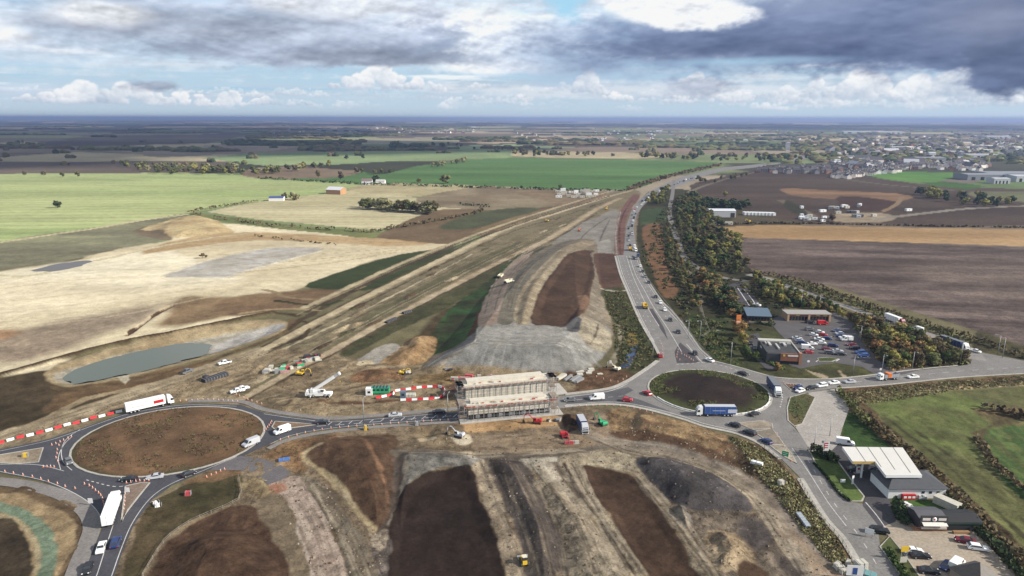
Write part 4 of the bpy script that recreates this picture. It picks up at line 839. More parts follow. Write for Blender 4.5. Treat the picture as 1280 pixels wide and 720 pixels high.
def body_loft(mb, prof, half, m, taper_z=None, taper=0.18, bev=0.08):
    """prof: closed side outline (x, z); half: half width; upper points are drawn in"""
    n = len(prof); zs = [p[1] for p in prof]; z0, z1 = min(zs), max(zs); tz = taper_z if taper_z is not None else z1
    cx = sum(p[0] for p in prof) / n; cz = (z0 + z1) / 2
    rows = []
    for s, k in ((-1, 0), (-1, 1), (1, 1), (1, 0)):
        row = []
        for x, z in prof:
            hw = half - (taper * max(0, (z - tz)) / max(z1 - tz, .01) if z > tz else 0)
            if k == 0: row.append((x + (cx - x) * bev * 0.35, s * hw, z + (cz - z) * bev))
            else: row.append((x, s * (hw - bev), z))
        rows.append(row)
    rows = [rows[0], rows[1], rows[2], rows[3]]
    vs = [v for r in rows for v in r]; fs = [tuple(range(n))[::-1], tuple(range(3 * n, 4 * n))]
    for r in range(3):
        for i in range(n): fs.append((r * n + i, r * n + (i + 1) % n, (r + 1) * n + (i + 1) % n, (r + 1) * n + i))
    mb.add(vs, fs, m)
def wheel(root, x, y, r=0.33, w=0.22, nm='wheel'):
    b = MB(); b.tube((x, y - w / 2, r), (x, y + w / 2, r), r, r, TYRE, 14); o = b.build(nm, root)
    c = MB(); s = 1 if y > 0 else -1; c.tube((x, y + s * w / 2 * 0.7, r), (x, y + s * (w / 2 + 0.012), r), r * 0.6, r * 0.55, CHROME, 10); c.build('rim', o)
CARSH = {
 'hatchback': dict(L=4.0, low=[(-1.95,.32),(1.95,.32),(2.0,.62),(1.75,.82),(.85,.95),(-1.85,1.0),(-2.0,.75)], cab=[(.95,.93),(.3,1.42),(-1.2,1.47),(-1.8,1.0)], h=1.47, w=.88),
 'saloon': dict(L=4.6, low=[(-2.25,.3),(2.25,.3),(2.3,.6),(2.0,.8),(.95,.92),(-1.4,.95),(-2.2,.93),(-2.3,.65)], cab=[(1.0,.9),(.3,1.38),(-.8,1.4),(-1.6,.93)], h=1.4, w=.9),
 'suv': dict(L=4.6, low=[(-2.2,.4),(2.2,.4),(2.25,.8),(2.05,1.0),(1.0,1.1),(-2.15,1.12),(-2.25,.8)], cab=[(1.15,1.08),(.55,1.62),(-1.7,1.66),(-2.15,1.12)], h=1.66, w=.95),
 'estate car': dict(L=4.7, low=[(-2.3,.3),(2.3,.3),(2.35,.6),(2.0,.82),(1.0,.93),(-2.25,.98),(-2.35,.7)], cab=[(1.05,.91),(.35,1.42),(-1.6,1.45),(-2.2,.98)], h=1.45, w=.9)}
def make_car(kind, colour, far=False):
    S_ = CARSH[kind]; r = empty('car'); p = pm(colour); w = S_['w']
    b = MB(); body_loft(b, S_['low'], w, p, taper_z=.6, taper=.05)
    cab = S_['cab']; body_loft(b, cab, w - .04, p, taper_z=cab[0][1], taper=.2, bev=.03); b.build('body', r)
    g = MB(); z0 = cab[0][1] + .06; z1 = S_['h'] - .07
    xf0, xf1 = cab[0][0], cab[1][0]; xr0, xr1 = cab[3][0], cab[2][0]; fr = lambda z, a, b_, za, zb: a + (b_ - a) * (z - za) / (zb - za)
    zc0, zc1 = cab[0][1], cab[1][1]
    # windscreen / rear glass slightly proud, side glass
    def q(x, z, y): return (x, y, z)
    for (xa, za, xb, zb, s) in ((cab[0][0], cab[0][1], cab[1][0], cab[1][1], 1), (cab[3][0], cab[3][1], cab[2][0], cab[2][1], -1)):
        A = (xa + (xb - xa) * .1 + .02 * s, za + (zb - za) * .1 + .02); B = (xa + (xb - xa) * .88 + .02 * s, za + (zb - za) * .88 + .02)
        g.add([(A[0], -(w - .13), A[1]), (A[0], w - .13, A[1]), (B[0], w - .27, B[1]), (B[0], -(w - .27), B[1])], [(0, 1, 2, 3)], GLASS)
    for s in (-1, 1):
        pts = [(cab[0][0] - .18, zc0 + .06), (cab[1][0] + .02, zc1 - .09), (cab[2][0] + .05, zc1 - .09), (cab[3][0] + .18, zc0 + .07)]
        vs = []
        for x, z in pts:
            t = (z - zc0) / (S_['h'] - zc0); vs.append((x, s * (w - .04 - .2 * t + .012), z))
        g.add(vs, [(0, 1, 2, 3)], GLASS)
    g.build('windows', r)
    if far: return r
    for x in (S_['L'] * .31, -S_['L'] * .31):
        for s in (-1, 1): wheel(r, x, s * (w - .12), .32)
    L2 = S_['L'] / 2
    for s in (-1, 1):
        b = MB(); b.box(L2 - .22, L2 - .01, s * (w - .27) - .16, s * (w - .27) + .16, .6, .74, LAMPM); b.build('headlight', r)
        b = MB(); b.box(-L2 - .005, -L2 + .12, s * (w - .22) - .13, s * (w - .22) + .13, .72, .88, TAIL); b.build('tail_light', r)
    return r
def make_van(colour, name='van', L=5.4, H=2.3):
    r = empty(name); p = pm(colour); b = MB(); x0, x1 = -L / 2, L / 2
    body_loft(b, [(x0, .42), (x1, .42), (x1 + .02, .95), (x1 - .25, 1.15), (x1 - .9, 1.3), (x1 - 1.55, H - .1), (x1 - 1.9, H), (x0 + .05, H), (x0, H - .1)], .98, p, taper_z=1.2, taper=.12, bev=.06); b.build('body', r)
    g = MB(); g.add([(x1 - .97, -.78, 1.42), (x1 - .97, .78, 1.42), (x1 - 1.5, .74, H - .2), (x1 - 1.5, -.74, H - .2)], [(0, 1, 2, 3)], GLASS)
    for v in range(len(g.v)): g.v[v] = (g.v[v][0] + .04, g.v[v][1], g.v[v][2] + .03)
    for s in (-1, 1): g.add([(x1 - 1.15, s * .985, 1.3), (x1 - 1.65, s * .95, H - .35), (x1 - 2.3, s * .95, H - .35), (x1 - 2.3, s * .985, 1.3)], [(0, 1, 2, 3)], GLASS)
    g.build('windows', r)
    for x in (L * .3, -L * .29):
        for s in (-1, 1): wheel(r, x, s * .87, .36)
    for s in (-1, 1):
        b = MB(); b.box(x1 - .18, x1 + .03, s * .75 - .15, s * .75 + .15, .75, 1.0, LAMPM); b.build('headlight', r)
    return r
def make_lorry(cabc, trailc, panel=None, L=16.5, topc=None):
    r = empty('lorry'); cm = pm(cabc); tm = mat('trailer_' + trailc.replace(' ', '_'), COLS[trailc], rough=.5, noise=.1); x1 = L / 2
    b = MB(); body_loft(b, [(x1 - 2.2, .9), (x1 - .05, .5), (x1, 1.6), (x1 - .12, 2.3), (x1 - .5, 3.1), (x1 - 1.0, 3.7), (x1 - 2.1, 3.95), (x1 - 2.2, 3.5)], 1.22, cm, taper_z=2.6, taper=.14, bev=.06); c = b.build('cab', r)
    g = MB(); g.add([(x1 + .02, -1.05, 1.85), (x1 + .02, 1.05, 1.85), (x1 - .3, .98, 2.75), (x1 - .3, -.98, 2.75)], [(0, 1, 2, 3)], GLASS)
    for s in (-1, 1): g.add([(x1 - .25, s * 1.235, 1.8), (x1 - .45, s * 1.2, 2.65), (x1 - 1.2, s * 1.2, 2.65), (x1 - 1.2, s * 1.235, 1.8)], [(0, 1, 2, 3)], GLASS)
    g.build('window', c)
    b = MB(); b.box(x1 - .03, x1 + .03, -1.0, 1.0, .75, 1.45, DARKP); b.build('grille', c)
    for s in (-1, 1):
        b = MB(); b.box(x1 - .05, x1 + .05, s * .95 - .18, s * .95 + .18, .6, .82, LAMPM); b.build('headlight', c)
        b = MB(); b.box(x1 - .35, x1 - .15, s * 1.38 - .1, s * 1.38 + .1, 1.9, 2.5, DARKP); b.build('mirror', c)
    b = MB(); b.box(-L / 2 + .3, x1 - .8, -.45, .45, .75, 1.0, DARKP); b.box(-L/2 + 1, -L/2 + 5, -1.1, 1.1, .6, 1.0, DARKP); b.build('chassis', r)
    t = MB(); t.box(-L / 2, x1 - 2.9, -1.27, 1.27, 1.05, 4.0, tm)
    tr = t.build('trailer', r)
    k = MB(); k.box(-L / 2 + .1, x1 - 3.0, -1.2, 1.2, 4.0, 4.05, pm(topc or 'silver')); k.build('roof', tr)
    nb = 6
    for i in range(nb + 1):
        xx = -L / 2 + .04 + (L - 3.0) * i / nb
        for s in (-1, 1): k = MB(); k.box(xx - .03, xx + .03, s * 1.285 - .02, s * 1.285 + .02, 1.1, 3.95, CHROME); k.build('side_post', tr)
    k = MB(); k.box(-L/2 - .04, -L/2 - .001, -1.2, 1.2, 1.15, 3.9, tm); k.box(-L/2 - .06, -L/2 - .04, -.03, .03, 1.2, 3.8, CHROME); k.build('rear_door', tr)
    if panel:
        for s in (-1, 1):
            for (xa, xb, za, zb, pc) in panel:
                k = MB(); k.box(xa, xb, s * 1.30 - .018, s * 1.30 + .018, za, zb, pc); k.build('logo_panel', tr)
    for x in (x1 - 1.3, x1 - 4.0, -L / 2 + 1.6, -L / 2 + 2.9, -L / 2 + 4.2):
        for s in (-1, 1): wheel(r, x, s * 1.05, .5, .32)
    return r
def make_tipper():
    r = empty('tipper_lorry'); x1 = 4.6
    b = MB(); body_loft(b, [(x1 - 1.9, .8), (x1 - .05, .5), (x1, 1.6), (x1 - .1, 2.2), (x1 - .4, 2.9), (x1 - 1.8, 3.05)], 1.2, pm('white'), taper_z=2, taper=.1, bev=.05); c = b.build('cab', r)
    g = MB(); g.add([(x1 + .02, -1.0, 1.7), (x1 + .02, 1.0, 1.7), (x1 - .25, .95, 2.6), (x1 - .25, -.95, 2.6)], [(0, 1, 2, 3)], GLASS)
    for s in (-1, 1): g.add([(x1 - .2, s * 1.21, 1.7), (x1 - .35, s * 1.19, 2.5), (x1 - 1.1, s * 1.19, 2.5), (x1 - 1.1, s * 1.21, 1.7)], [(0, 1, 2, 3)], GLASS)
    g.build('window', c)
    b = MB(); b.box(-4.6, x1 - 1, -.45, .45, .7, 1.0, DARKP); b.build('chassis', r)
    b = MB(); m = mat('tipper_body_grey', (.3, .31, .33), rough=.6, noise=.2)
    b.box(-4.8, 2.4, -1.25, -1.17, 1.1, 2.7, m); b.box(-4.8, 2.4, 1.17, 1.25, 1.1, 2.7, m); b.box(-4.8, -4.7, -1.17, 1.17, 1.1, 2.7, m); b.box(2.3, 2.4, -1.17, 1.17, 1.1, 2.9, m); b.box(-4.7, 2.3, -1.17, 1.17, 1.05, 1.3, m)
    for i in range(8): b.box(-4.6 + i * .98, -4.5 + i * .98, -1.3, -1.25, 1.1, 2.65, m); b.box(-4.6 + i * .98, -4.5 + i * .98, 1.25, 1.3, 1.1, 2.65, m)
    t = b.build('tipping_body', r)
    b = MB(); b.box(-.9, .7, -1.34, 1.34, 1.3, 3.0, pm('orange')); b.build('crane_housing', t)
    for x in (x1 - 1.2, x1 - 3, -2.4, -3.7):
        for s in (-1, 1): wheel(r, x, s * 1.0, .5, .3)
    return r
def make_excavator(colour='yellow', arm=True):
    r = empty('excavator'); m = pm(colour)
    for s in (-1, 1):
        b = MB(); b.prism([(-1.9, .15), (-1.6, 0), (1.6, 0), (1.9, .25), (1.9, .6), (1.6, .85), (-1.6, .85), (-1.9, .6)], s * 1.2 - .28, s * 1.2 + .28, DARKP); b.build('track', r)
    b = MB(); b.box(-.9, .9, -.9, .9, .4, 1.0, DARKP); b.build('undercarriage', r)
    b = MB(); b.box(-2.3, 1.3, -1.35, 1.35, 1.0, 1.75, m, .05, .05); b.box(-2.3, -1.0, -1.3, 1.3, 1.75, 2.2, m, .2, .1); h = b.build('housing', r)
    b = MB(); b.box(.1, 1.6, .35, 1.3, 1.75, 2.95, m, .12, .06); c = b.build('cab', r)
    b = MB(); b.box(.2, 1.66, .42, 1.34, 1.95, 2.7, GLASS, .1, .05); b.build('window', c)
    b = MB(); b.tube((1.0, 0, 1.5), (3.9, 0, 4.3), .26, .2, m, 6); b.tube((3.9, 0, 4.3), (5.6, 0, 3.7), .2, .18, m, 6); b.build('boom', r)
    b = MB(); b.tube((5.6, 0, 3.7), (6.1, 0, 1.3), .18, .14, m, 6); a = b.build('dipper_arm', r)
    b = MB(); b.prism([(5.5, .2), (6.5, .1), (6.6, .9), (6.1, 1.35), (5.8, 1.1)], -.55, .55, DARKP); b.build('bucket', a)
    return r
def make_dozer(colour='yellow'):
    r = empty('bulldozer'); m = pm(colour)
    for s in (-1, 1):
        b = MB(); b.prism([(-1.8, .15), (-1.5, 0), (1.5, 0), (1.8, .2), (1.8, .6), (1.4, .95), (-1.5, .95), (-1.8, .6)], s * 1.05 - .28, s * 1.05 + .28, DARKP); b.build('track', r)
    b = MB(); b.box(-1.6, 1.7, -.75, .75, .5, 1.7, m, .08, .05); b.build('body', r)
    b = MB(); b.box(-1.2, .3, -.7, .7, 1.7, 2.8, DARKP, .12, .08); c = b.build('cab', r)
    b = MB(); b.box(-1.25, .35, -.75, .75, 2.8, 2.92, pm('cream')); b.build('roof', c)
    b = MB(); b.prism([(2.3, .05), (2.55, .05), (2.4, .6), (2.55, 1.2), (2.4, 1.2), (2.25, .6)], -1.75, 1.75, CHROME); b.build('blade', r)
    b = MB(); b.box(1.2, 2.35, -1.45, -1.3, .4, .6, m); b.box(1.2, 2.35, 1.3, 1.45, .4, .6, m); b.build('push_arm', r)
    return r
def make_dumper(colour='yellow'):
    r = empty('dump_truck'); m = pm(colour)
    b = MB(); b.prism([(2.2, .9), (4.6, .9), (4.7, 1.6), (3.7, 1.9), (3.6, 2.9), (2.3, 2.95)], -1.15, 1.15, m); c = b.build('cab', r)
    b = MB(); b.box(2.5, 3.68, -1.18, 1.18, 2.05, 2.7, GLASS, .05, 0); b.build('window', c)
    b = MB(); b.prism([(-4.4, 2.6), (-3.6, 1.3), (1.5, 1.2), (2.1, 1.9), (2.1, 3.0), (1.9, 3.0), (1.7, 2.0), (-3.2, 1.9), (-4.2, 2.75)], -1.4, 1.4, m)
    for s in (-1, 1): b.prism([(-4.0, 2.4), (-3.6, 1.3), (1.5, 1.2), (2.1, 1.9), (2.1, 3.0), (-3.6, 2.7)], s * 1.4 - .06, s * 1.4 + .06, m)
    b.build('skip', r)
    for x in (3.1, -1.2, -3.0):
        for s in (-1, 1): wheel(r, x, s * 1.15, .85, .55)
    return r
def make_crane():
    r = empty('mobile_crane'); m = pm('white')
    b = MB(); body_loft(b, [(-5.2, .7), (5.2, .7), (5.3, 1.5), (5.1, 1.9), (-5.2, 1.9)], 1.35, m, bev=.04); b.build('carrier', r)
    b = MB(); body_loft(b, [(-5.9, .8), (-4.3, .8), (-4.3, 2.9), (-5.5, 3.0), (-5.95, 2.0)], 1.3, m, bev=.05); c = b.build('cab', r)
    b = MB(); b.box(-6.0, -4.6, -1.1, 1.1, 1.9, 2.7, GLASS, .15, 0); b.build('window', c)
    b = MB(); b.box(-3.0, 2.2, -1.25, 1.25, 1.95, 2.9, m, .2, .1); b.box(-3.8, -2.4, -1.3, 1.3, 1.95, 3.6, mat('counterweight', (.6, .6, .58), rough=.6), .05, .05); b.build('turntable', r)
    b = MB(); b.box(.3, 2.0, -1.45, -.7, 2.3, 3.7, m, .15, .05); k = b.build('crane_cab', r)
    b = MB(); b.box(.7, 2.06, -1.5, -.75, 2.7, 3.5, GLASS, .1, .03); b.build('window', k)
    bm_ = MB(); d = Vector((math.cos(math.radians(33)), 0, math.sin(math.radians(33)))); o = Vector((-2.6, 0, 3.0))
    def seg(a, e, w, mm, name, par):
        q = MB(); u = d; n = Vector((-d.z, 0, d.x)); A = o + u * a; B = o + u * e; vs = []
        for P in (A, B):
            for sy, sn in ((-1, -1), (1, -1), (1, 1), (-1, 1)): vs.append(P + Vector((0, sy * w, 0)) + n * sn * w * 1.15)
        q.add(vs, [(0, 1, 2, 3), (7, 6, 5, 4), (0, 4, 5, 1), (1, 5, 6, 2), (2, 6, 7, 3), (3, 7, 4, 0)], mm); return q.build(name, par)
    bo = seg(0, 11, .55, m, 'boom', r); seg(11.0, 13.2, .45, pm('silver'), 'boom_section', bo); seg(13.2, 13.9, .58, m, 'boom_head', bo)
    b = MB(); b.tube((.6, 0, 2.2), o + d * 5, .16, .13, CHROME, 8); b.build('lift_ram', r)
    b = MB(); e = o + d * 13.7; b.tube(e, e - Vector((0, 0, 3.4)), .03, .03, DARKP, 5); b.box(e.x - .15, e.x + .15, -.15, .15, e.z - 4.0, e.z - 3.4, pm('yellow')); b.build('hook', bo)
    for x in (-4.3, -2.6, 2.4, 4.0):
        for s in (-1, 1): wheel(r, x, s * 1.1, .75, .5)
    for x in (-3.4, 4.7):
        for s in (-1, 1):
            b = MB(); b.box(x - .12, x + .12, min(s * 1.3, s * 2.9), max(s * 1.3, s * 2.9), .8, 1.0, m); b.box(x - .3, x + .3, s * 2.8 - .3, s * 2.8 + .3, .0, .12, DARKP); b.tube((x, s * 2.8, .1), (x, s * 2.8, .9), .09, .09, CHROME, 6); b.build('outrigger', r)
    return r
_proto = {}
def vehicle(key, maker, px, py, px2, py2, label, cat, group=None, z=None):
    """px,py: centre on the ground in the photo; (px2,py2): a point further along its heading"""
    x, y = G(px, py); a = G(px2, py2); zz = (0.06 if z is None else z)
    if z == 'g':
        x, y, zz = GT(px, py); zz += 0.0
    if key in _proto: o = copy_tree(_proto[key])
    else: o = maker(); _proto[key] = o
    b = G(px, py)
    o.location = (x, y, zz); o.rotation_euler = (0, 0, math.atan2(a[1] - b[1], a[0] - b[0]))
    if cat in ('excavator', 'bulldozer'): o.scale = (.74,) * 3
    if cat == 'dump truck': o.scale = (.8,) * 3
    if cat == 'crane': o.scale = (.86,) * 3
    if cat == 'lorry': o.scale = (.93,) * 3
    for k in ('label', 'category', 'group'):
        if k in o: del o[k]
    tag(o, label, cat, group); return o
def car(kind, colour, px, py, px2, py2, where, group=None, z=None):
    if kind == 'van': return vehicle(('van', colour), lambda: make_van(colour), px, py, px2, py2, f'{colour} van {where}', 'van', group, z)
    if kind == 'pickup': return vehicle(('pickup', colour), lambda: make_pickup(colour), px, py, px2, py2, f'{colour} pickup {where}', 'pickup', group, z)
    nm = kind if kind == 'estate car' else kind + (' car' if kind in ('saloon', 'hatchback') else '')
    return vehicle((kind, colour), lambda: make_car(kind, colour), px, py, px2, py2, f'{colour} {nm} {where}', 'car', group, z)
def make_pickup(colour):
    r = empty('pickup'); p = pm(colour); b = MB(); body_loft(b, [(-2.6,.45),(2.6,.45),(2.6,.95),(1.4,1.12),(-2.6,1.1)], .95, p, bev=.05)
    body_loft(b, [(1.3,1.1),(.7,1.75),(-.7,1.78),(-.9,1.1)], .9, p, taper_z=1.1, taper=.15, bev=.03); b.build('body', r)
    g = MB(); 
    for s in (-1, 1): g.add([(1.0, s*.905, 1.16), (.6, s*.8, 1.66), (-.6, s*.8, 1.68), (-.75, s*.905, 1.16)], [(0,1,2,3)], GLASS)
    g.add([(1.27,-.75,1.18),(1.27,.75,1.18),(.78,.66,1.7),(.78,-.66,1.7)], [(0,1,2,3)], GLASS); g.build('windows', r)
    b = MB(); b.box(-2.5,-1.0,-.8,.8,1.1,1.16,DARKP); b.build('load_bed', r)
    for x in (1.6,-1.6):
        for s in (-1,1): wheel(r, x, s*.85, .38)
    return r
RED = pm('red'); BLU = pm('blue'); WHI = pm('white')
# --- lorries
lp = [(1.2, 4.6, 1.9, 3.1, RED), (-7.6, 4.9, 3.62, 3.72, RED), (-6.5, -2.0, 2.2, 2.5, mat('faded_lettering', (.45, .35, .36)))]
lor = [
 (('lorry', 'wr'), lambda: make_lorry('white', 'white', lp, topc='white'), 188, 510.5, 220, 503.2, 'white articulated lorry with red side panel on the left roundabout'),
 (('lorry', 'ww'), lambda: make_lorry('white', 'white', None, L=15, topc='white'), 141, 643, 152, 612, 'white articulated lorry leaving the lower arm of the left roundabout'),
 (('lorry', 'bb'), lambda: make_lorry('white', 'blue', [(-3.2, 1.5, 2.3, 2.6, mat('grey_lettering', (.3, .36, .5))), (-7.6, -4.2, 1.6, 3.0, mat('pale_poster', (.5, .52, .58)))], L=14.5, topc='silver'), 894, 519.5, 860, 519.2, 'blue curtain sided lorry with white cab on the near side of the right roundabout'),
 (('lorry', 'nv'), lambda: make_lorry('white', 'navy', None, L=14, topc='grey'), 967, 489, 976, 502, 'navy trailer lorry beside three queueing cars east of the right roundabout'),
 (('lorry', 'nk'), lambda: make_lorry('white', 'navy', None, L=14.5, topc='grey'), 1192, 434, 1212, 441, 'dark navy lorry coming down the side road by the ploughed field'),
 (('lorry', 'ws'), lambda: make_lorry('dark red', 'white', None, L=13, topc='white'), 1118, 404, 1134, 410, 'white box lorry with dark red cab behind the roadside trees')]
for key, mk_, a, b_, c_, d_, lab in lor: vehicle(key, mk_, a, b_, c_, d_, lab, 'lorry')
vehicle('tipper', make_tipper, 1109, 474.5, 1080, 477, 'white cabbed tipper lorry with grey body and orange crane on the right hand road', 'lorry')
# --- cars by name: kind, colour, px, py, heading px, py, where
for c_ in [
 ('saloon','silver',194,598,180,600,'rounding the near edge of the left roundabout'), ('saloon','black',161,601,140,602,'under the left roundabout island beside the cones'), ('hatchback','black',236,594.5,250,589,'joining the left roundabout from the right'),
 ('hatchback','grey',86,579,90,586,'at the left tip of the left roundabout'), ('saloon','white',127,687,120,706,'driving down the lower arm behind the white lorry'), ('suv','navy',145,681,152,662,'driving up beside the white saloon on the lower arm'),
 ('saloon','black',110,713,104,728,'at the bottom edge of the lower left road'), ('van','silver',314,556.5,298,563,'turning onto the left roundabout'), ('van','white',353,541,335,547,'approaching the left roundabout from the bridge works'),
 ('saloon','black',403,529.5,430,527,'on the new link road between roundabout and crane'), ('saloon','silver',494,520.5,520,518.5,'on the link road left of the bridge'), ('saloon','black',549,516.5,570,514.5,'next to the left end of the bridge works'),
 ('saloon','grey',712,501.5,700,502.5,'just right of the bridge scaffold'), ('van','white',746,499.5,730,500.5,'on the link road right of the bridge'), ('hatchback','red',784,501.5,800,502.5,'waiting to enter the right roundabout from the left'),
 ('hatchback','red',809,493,800,488,'going round the left edge of the right roundabout'), ('hatchback','red',825,446,820,436,'parked in the coned off works bay'), ('saloon','white',887,451.5,875,446,'where the dual carriageway meets the right roundabout'),
 ('saloon','black',929,468.5,945,474,'on the far side of the right roundabout'), ('saloon','black',943,519,960,513,'behind the blue lorry on the right roundabout'), ('hatchback','black',918,533,905,529,'first in the queue from the lower right road'),
 ('suv','black',937,543,922,537,'second in the queue from the lower right road'), ('hatchback','navy',958,553.5,943,546,'third in the queue from the lower right road'),
 ('hatchback','navy',997,486,985,490,'beside the white saloon waiting at the right roundabout'), ('hatchback','white',1000,490,990,493,'waiting at the right roundabout by the rough verge'), ('saloon','black',1013,486.5,1000,489,'waiting right of the two cars at the right roundabout'),
 ('suv','white',1027,483.5,1012,485.5,'queueing beside the top of the concrete apron'), ('saloon','white',1042,480,1028,481.5,'ahead of the tipper lorry in the roadside queue'), ('saloon','silver',1062,478.7,1046,480,'directly in front of the tipper lorry'),
 ('saloon','white',1141,472.5,1120,474,'following the tipper lorry'), ('van','white',1147,413.5,1134,409,'following the box lorry on the tree lined side road'), ('saloon','black',1029,375.5,1014,370,'on the side road behind the restaurant hedge'),
 ('saloon','white',1219,440,1206,436,'nose to nose with the dark navy lorry'), ('van','white',1056,556,1070,558,'parked by the grass above the fuel canopy'),
 ('saloon','black',1068,589,1085,590,'at the pumps under the left end of the fuel canopy'), ('hatchback','black',1094,590,1110,592,'at the pumps under the middle of the fuel canopy'), ('suv','black',1099,666,1120,668,'parked at the entrance to the gravel yard'),
 ('saloon','dark red',1206,678,1190,675,'parked beside the white estate by the long hedge'), ('estate car','white',1222,687,1236,689,'parked beside the red saloon by the long hedge'),
 ('saloon','white',1141,691,1160,692,'parked in the gravel yard by the yellow sign'), ('saloon','black',1150,697,1168,698,'parked against the white saloon in the gravel yard'), ('hatchback','navy',1182,710,1176,716,'parked left of the white van in the yard'),
 ('van','white',1195,709,1204,700,'parked between navy hatchback and wooden hut'), ('saloon','black',1160,716,1180,718,'at the bottom of the gravel yard'),
 ('hatchback','red',910,365.5,916,372,'parked beside a white hatchback at the drive through'), ('hatchback','white',915,369,921,376,'parked beside a red hatchback at the drive through'), ('saloon','white',946,382,930,378,'behind the blue roofed restaurant'),
 ('hatchback','black',924,395,926,402,'left of the blue roofed restaurant'), ('hatchback','black',938,430,942,438,'first in the drive through lane by the flat roofed restaurant'), ('hatchback','grey',943,436,947,444,'second in the drive through lane by the flat roofed restaurant')]:
    car(*c_)
# --- restaurant car park
for c_ in [
 ('suv','black',1012,404,1030,404,'parked in front of the left shop unit'), ('van','red',1028,406,1045,406,'parked in front of the right shop unit'), ('suv','grey',1012,413,1030,413,'alone below the shops in the car park'),
 ('hatchback','white',1017,420,1034,422,'at the left of the middle car park row'), ('hatchback','white',1025,416.5,1042,418.5,'at the top of the middle car park row'), ('hatchback','red',1029,420,1046,422,'in the middle car park row between white cars'),
 ('hatchback','navy',1034,424.5,1051,426,'at the right end of the middle car park row'), ('saloon','white',1024,425.5,1040,427,'in the centre of the car park'), ('hatchback','white',1027,430,1043,431,'below the centre of the car park'),
 ('saloon','white',1015,431,1031,431,'alone between the two car park rows'), ('suv','navy',1002,430,1019,431,'in the left car park row under the silver cars'), ('saloon','silver',996,424,1012,425,'at the top of the left car park row'), ('hatchback','silver',999,427,1015,428,'second down in the left car park row'),
 ('van','white',1009,437,1026,438,'in the lower left of the car park'), ('hatchback','red',1011,441.5,1028,442,'parked below the white van in the car park'),
 ('suv','navy',1041,433.5,1057,435,'at the top of the lower car park row'), ('hatchback','dark red',1033,437.5,1049,438,'left in the lower car park row'), ('suv','grey',1037,442.5,1053,444,'in the bottom of the lower car park row'), ('saloon','silver',1047,440,1063,441,'right in the lower car park row'),
 ('saloon','black',1051,444,1068,445,'in the bottom right corner of the car park'), ('saloon','navy',1046,414.5,1038,415,'at the top of the right edge parking row'), ('hatchback','silver',1049,418,1040,418,'second down the right edge parking row'),
 ('suv','navy',1051,421,1042,421,'third down the right edge parking row'), ('van','white',1058,426,1048,426,'in the middle of the right edge parking row'), ('saloon','dark red',1064,432,1054,432,'below the white van in the right edge parking row'),
 ('suv','black',1068,436.5,1058,436.5,'above the blue cars in the right edge parking row'), ('suv','blue',1075,442,1065,442,'second from the bottom in the right edge parking row'), ('suv','blue',1079,446,1069,446,'at the bottom of the right edge parking row'),
 ('hatchback','white',1054,423,1045,423,'just above the white van in the right edge parking row')]:
    car(*c_, group='cars in the restaurant car park')
# --- queue on the dual carriageway (lower stretch, each seen)
queue = [('hatchback','black',869,443),('saloon','black',848,416),('hatchback','black',838,401),('hatchback','white',831,388.5),('hatchback','white',825.5,379.5),('saloon','black',820,372),('hatchback','black',811,354),('saloon','grey',806.5,346.5),('saloon','black',803.5,340),('hatchback','white',800.5,333.5)]
for i, (k_, c_, x_, y_) in enumerate(queue):
    car(k_, c_, x_, y_, x_ + 9, y_ + 16, f'{ORD[i]} up the dual carriageway queue from the right roundabout', 'cars queueing on the dual carriageway')
# upper stretch: nose to tail, followed along the right hand lanes
ql = smooth(W([(797,325),(790.5,308),(788,290),(789.5,277),(795,264),(803,253.5),(815,244),(834,234.5),(858,225.5),(881,217.5),(902,212.4)]), False, 8)
seg = np.r_[0, np.cumsum(np.linalg.norm(np.diff(ql, axis=0), axis=1))]; d_ = 3.0; i = 0
cc = ['black','white','silver','grey','white','navy','black','silver','red','grey','white','black']; kk = ['hatchback','saloon','suv','estate car','van']
rq = random.Random(3); nq = 0; lab2 = {}
while d_ < seg[-1] and nq < 52:
    x = np.interp(d_, seg, ql[:, 0]); y = np.interp(d_, seg, ql[:, 1]); x2 = np.interp(d_ - 3, seg, ql[:, 0]); y2 = np.interp(d_ - 3, seg, ql[:, 1])
    if d_ < 5: x2, y2 = x + .5, y - 2
    co_ = rq.choice(cc); ki = rq.choice(kk) if co_ not in ('red',) else 'hatchback'
    lane = rq.choice([-1.4, -1.4, 1.8]); t = np.array([x - x2, y - y2]); t /= np.linalg.norm(t) + 1e-9
    key = ('van', co_) if ki == 'van' else (ki, co_, 'far')
    if key in _proto: o = copy_tree(_proto[key])
    else: o = make_van(co_) if ki == 'van' else make_car(ki, co_, True); _proto[key] = o
    o.location = (x - t[1] * lane, y + t[0] * lane, 0.066 if y > 500 else 0.06); o.rotation_euler = (0, 0, math.atan2(y2 - y, x2 - x))
    for k in ('label', 'category', 'group'):
        if k in o: del o[k]
    tag(o, f'{co_} {"van" if ki == "van" else ki if ki != "hatchback" else "hatchback car"}, {ORD[nq]} vehicle back from the yellow dump truck in the far queue', 'van' if ki == 'van' else 'car', 'vehicles in the far queue')
    nq += 1; d_ += rq.choice([6.5, 7.5, 9, 12, 18]) * (1 + y / 2500)
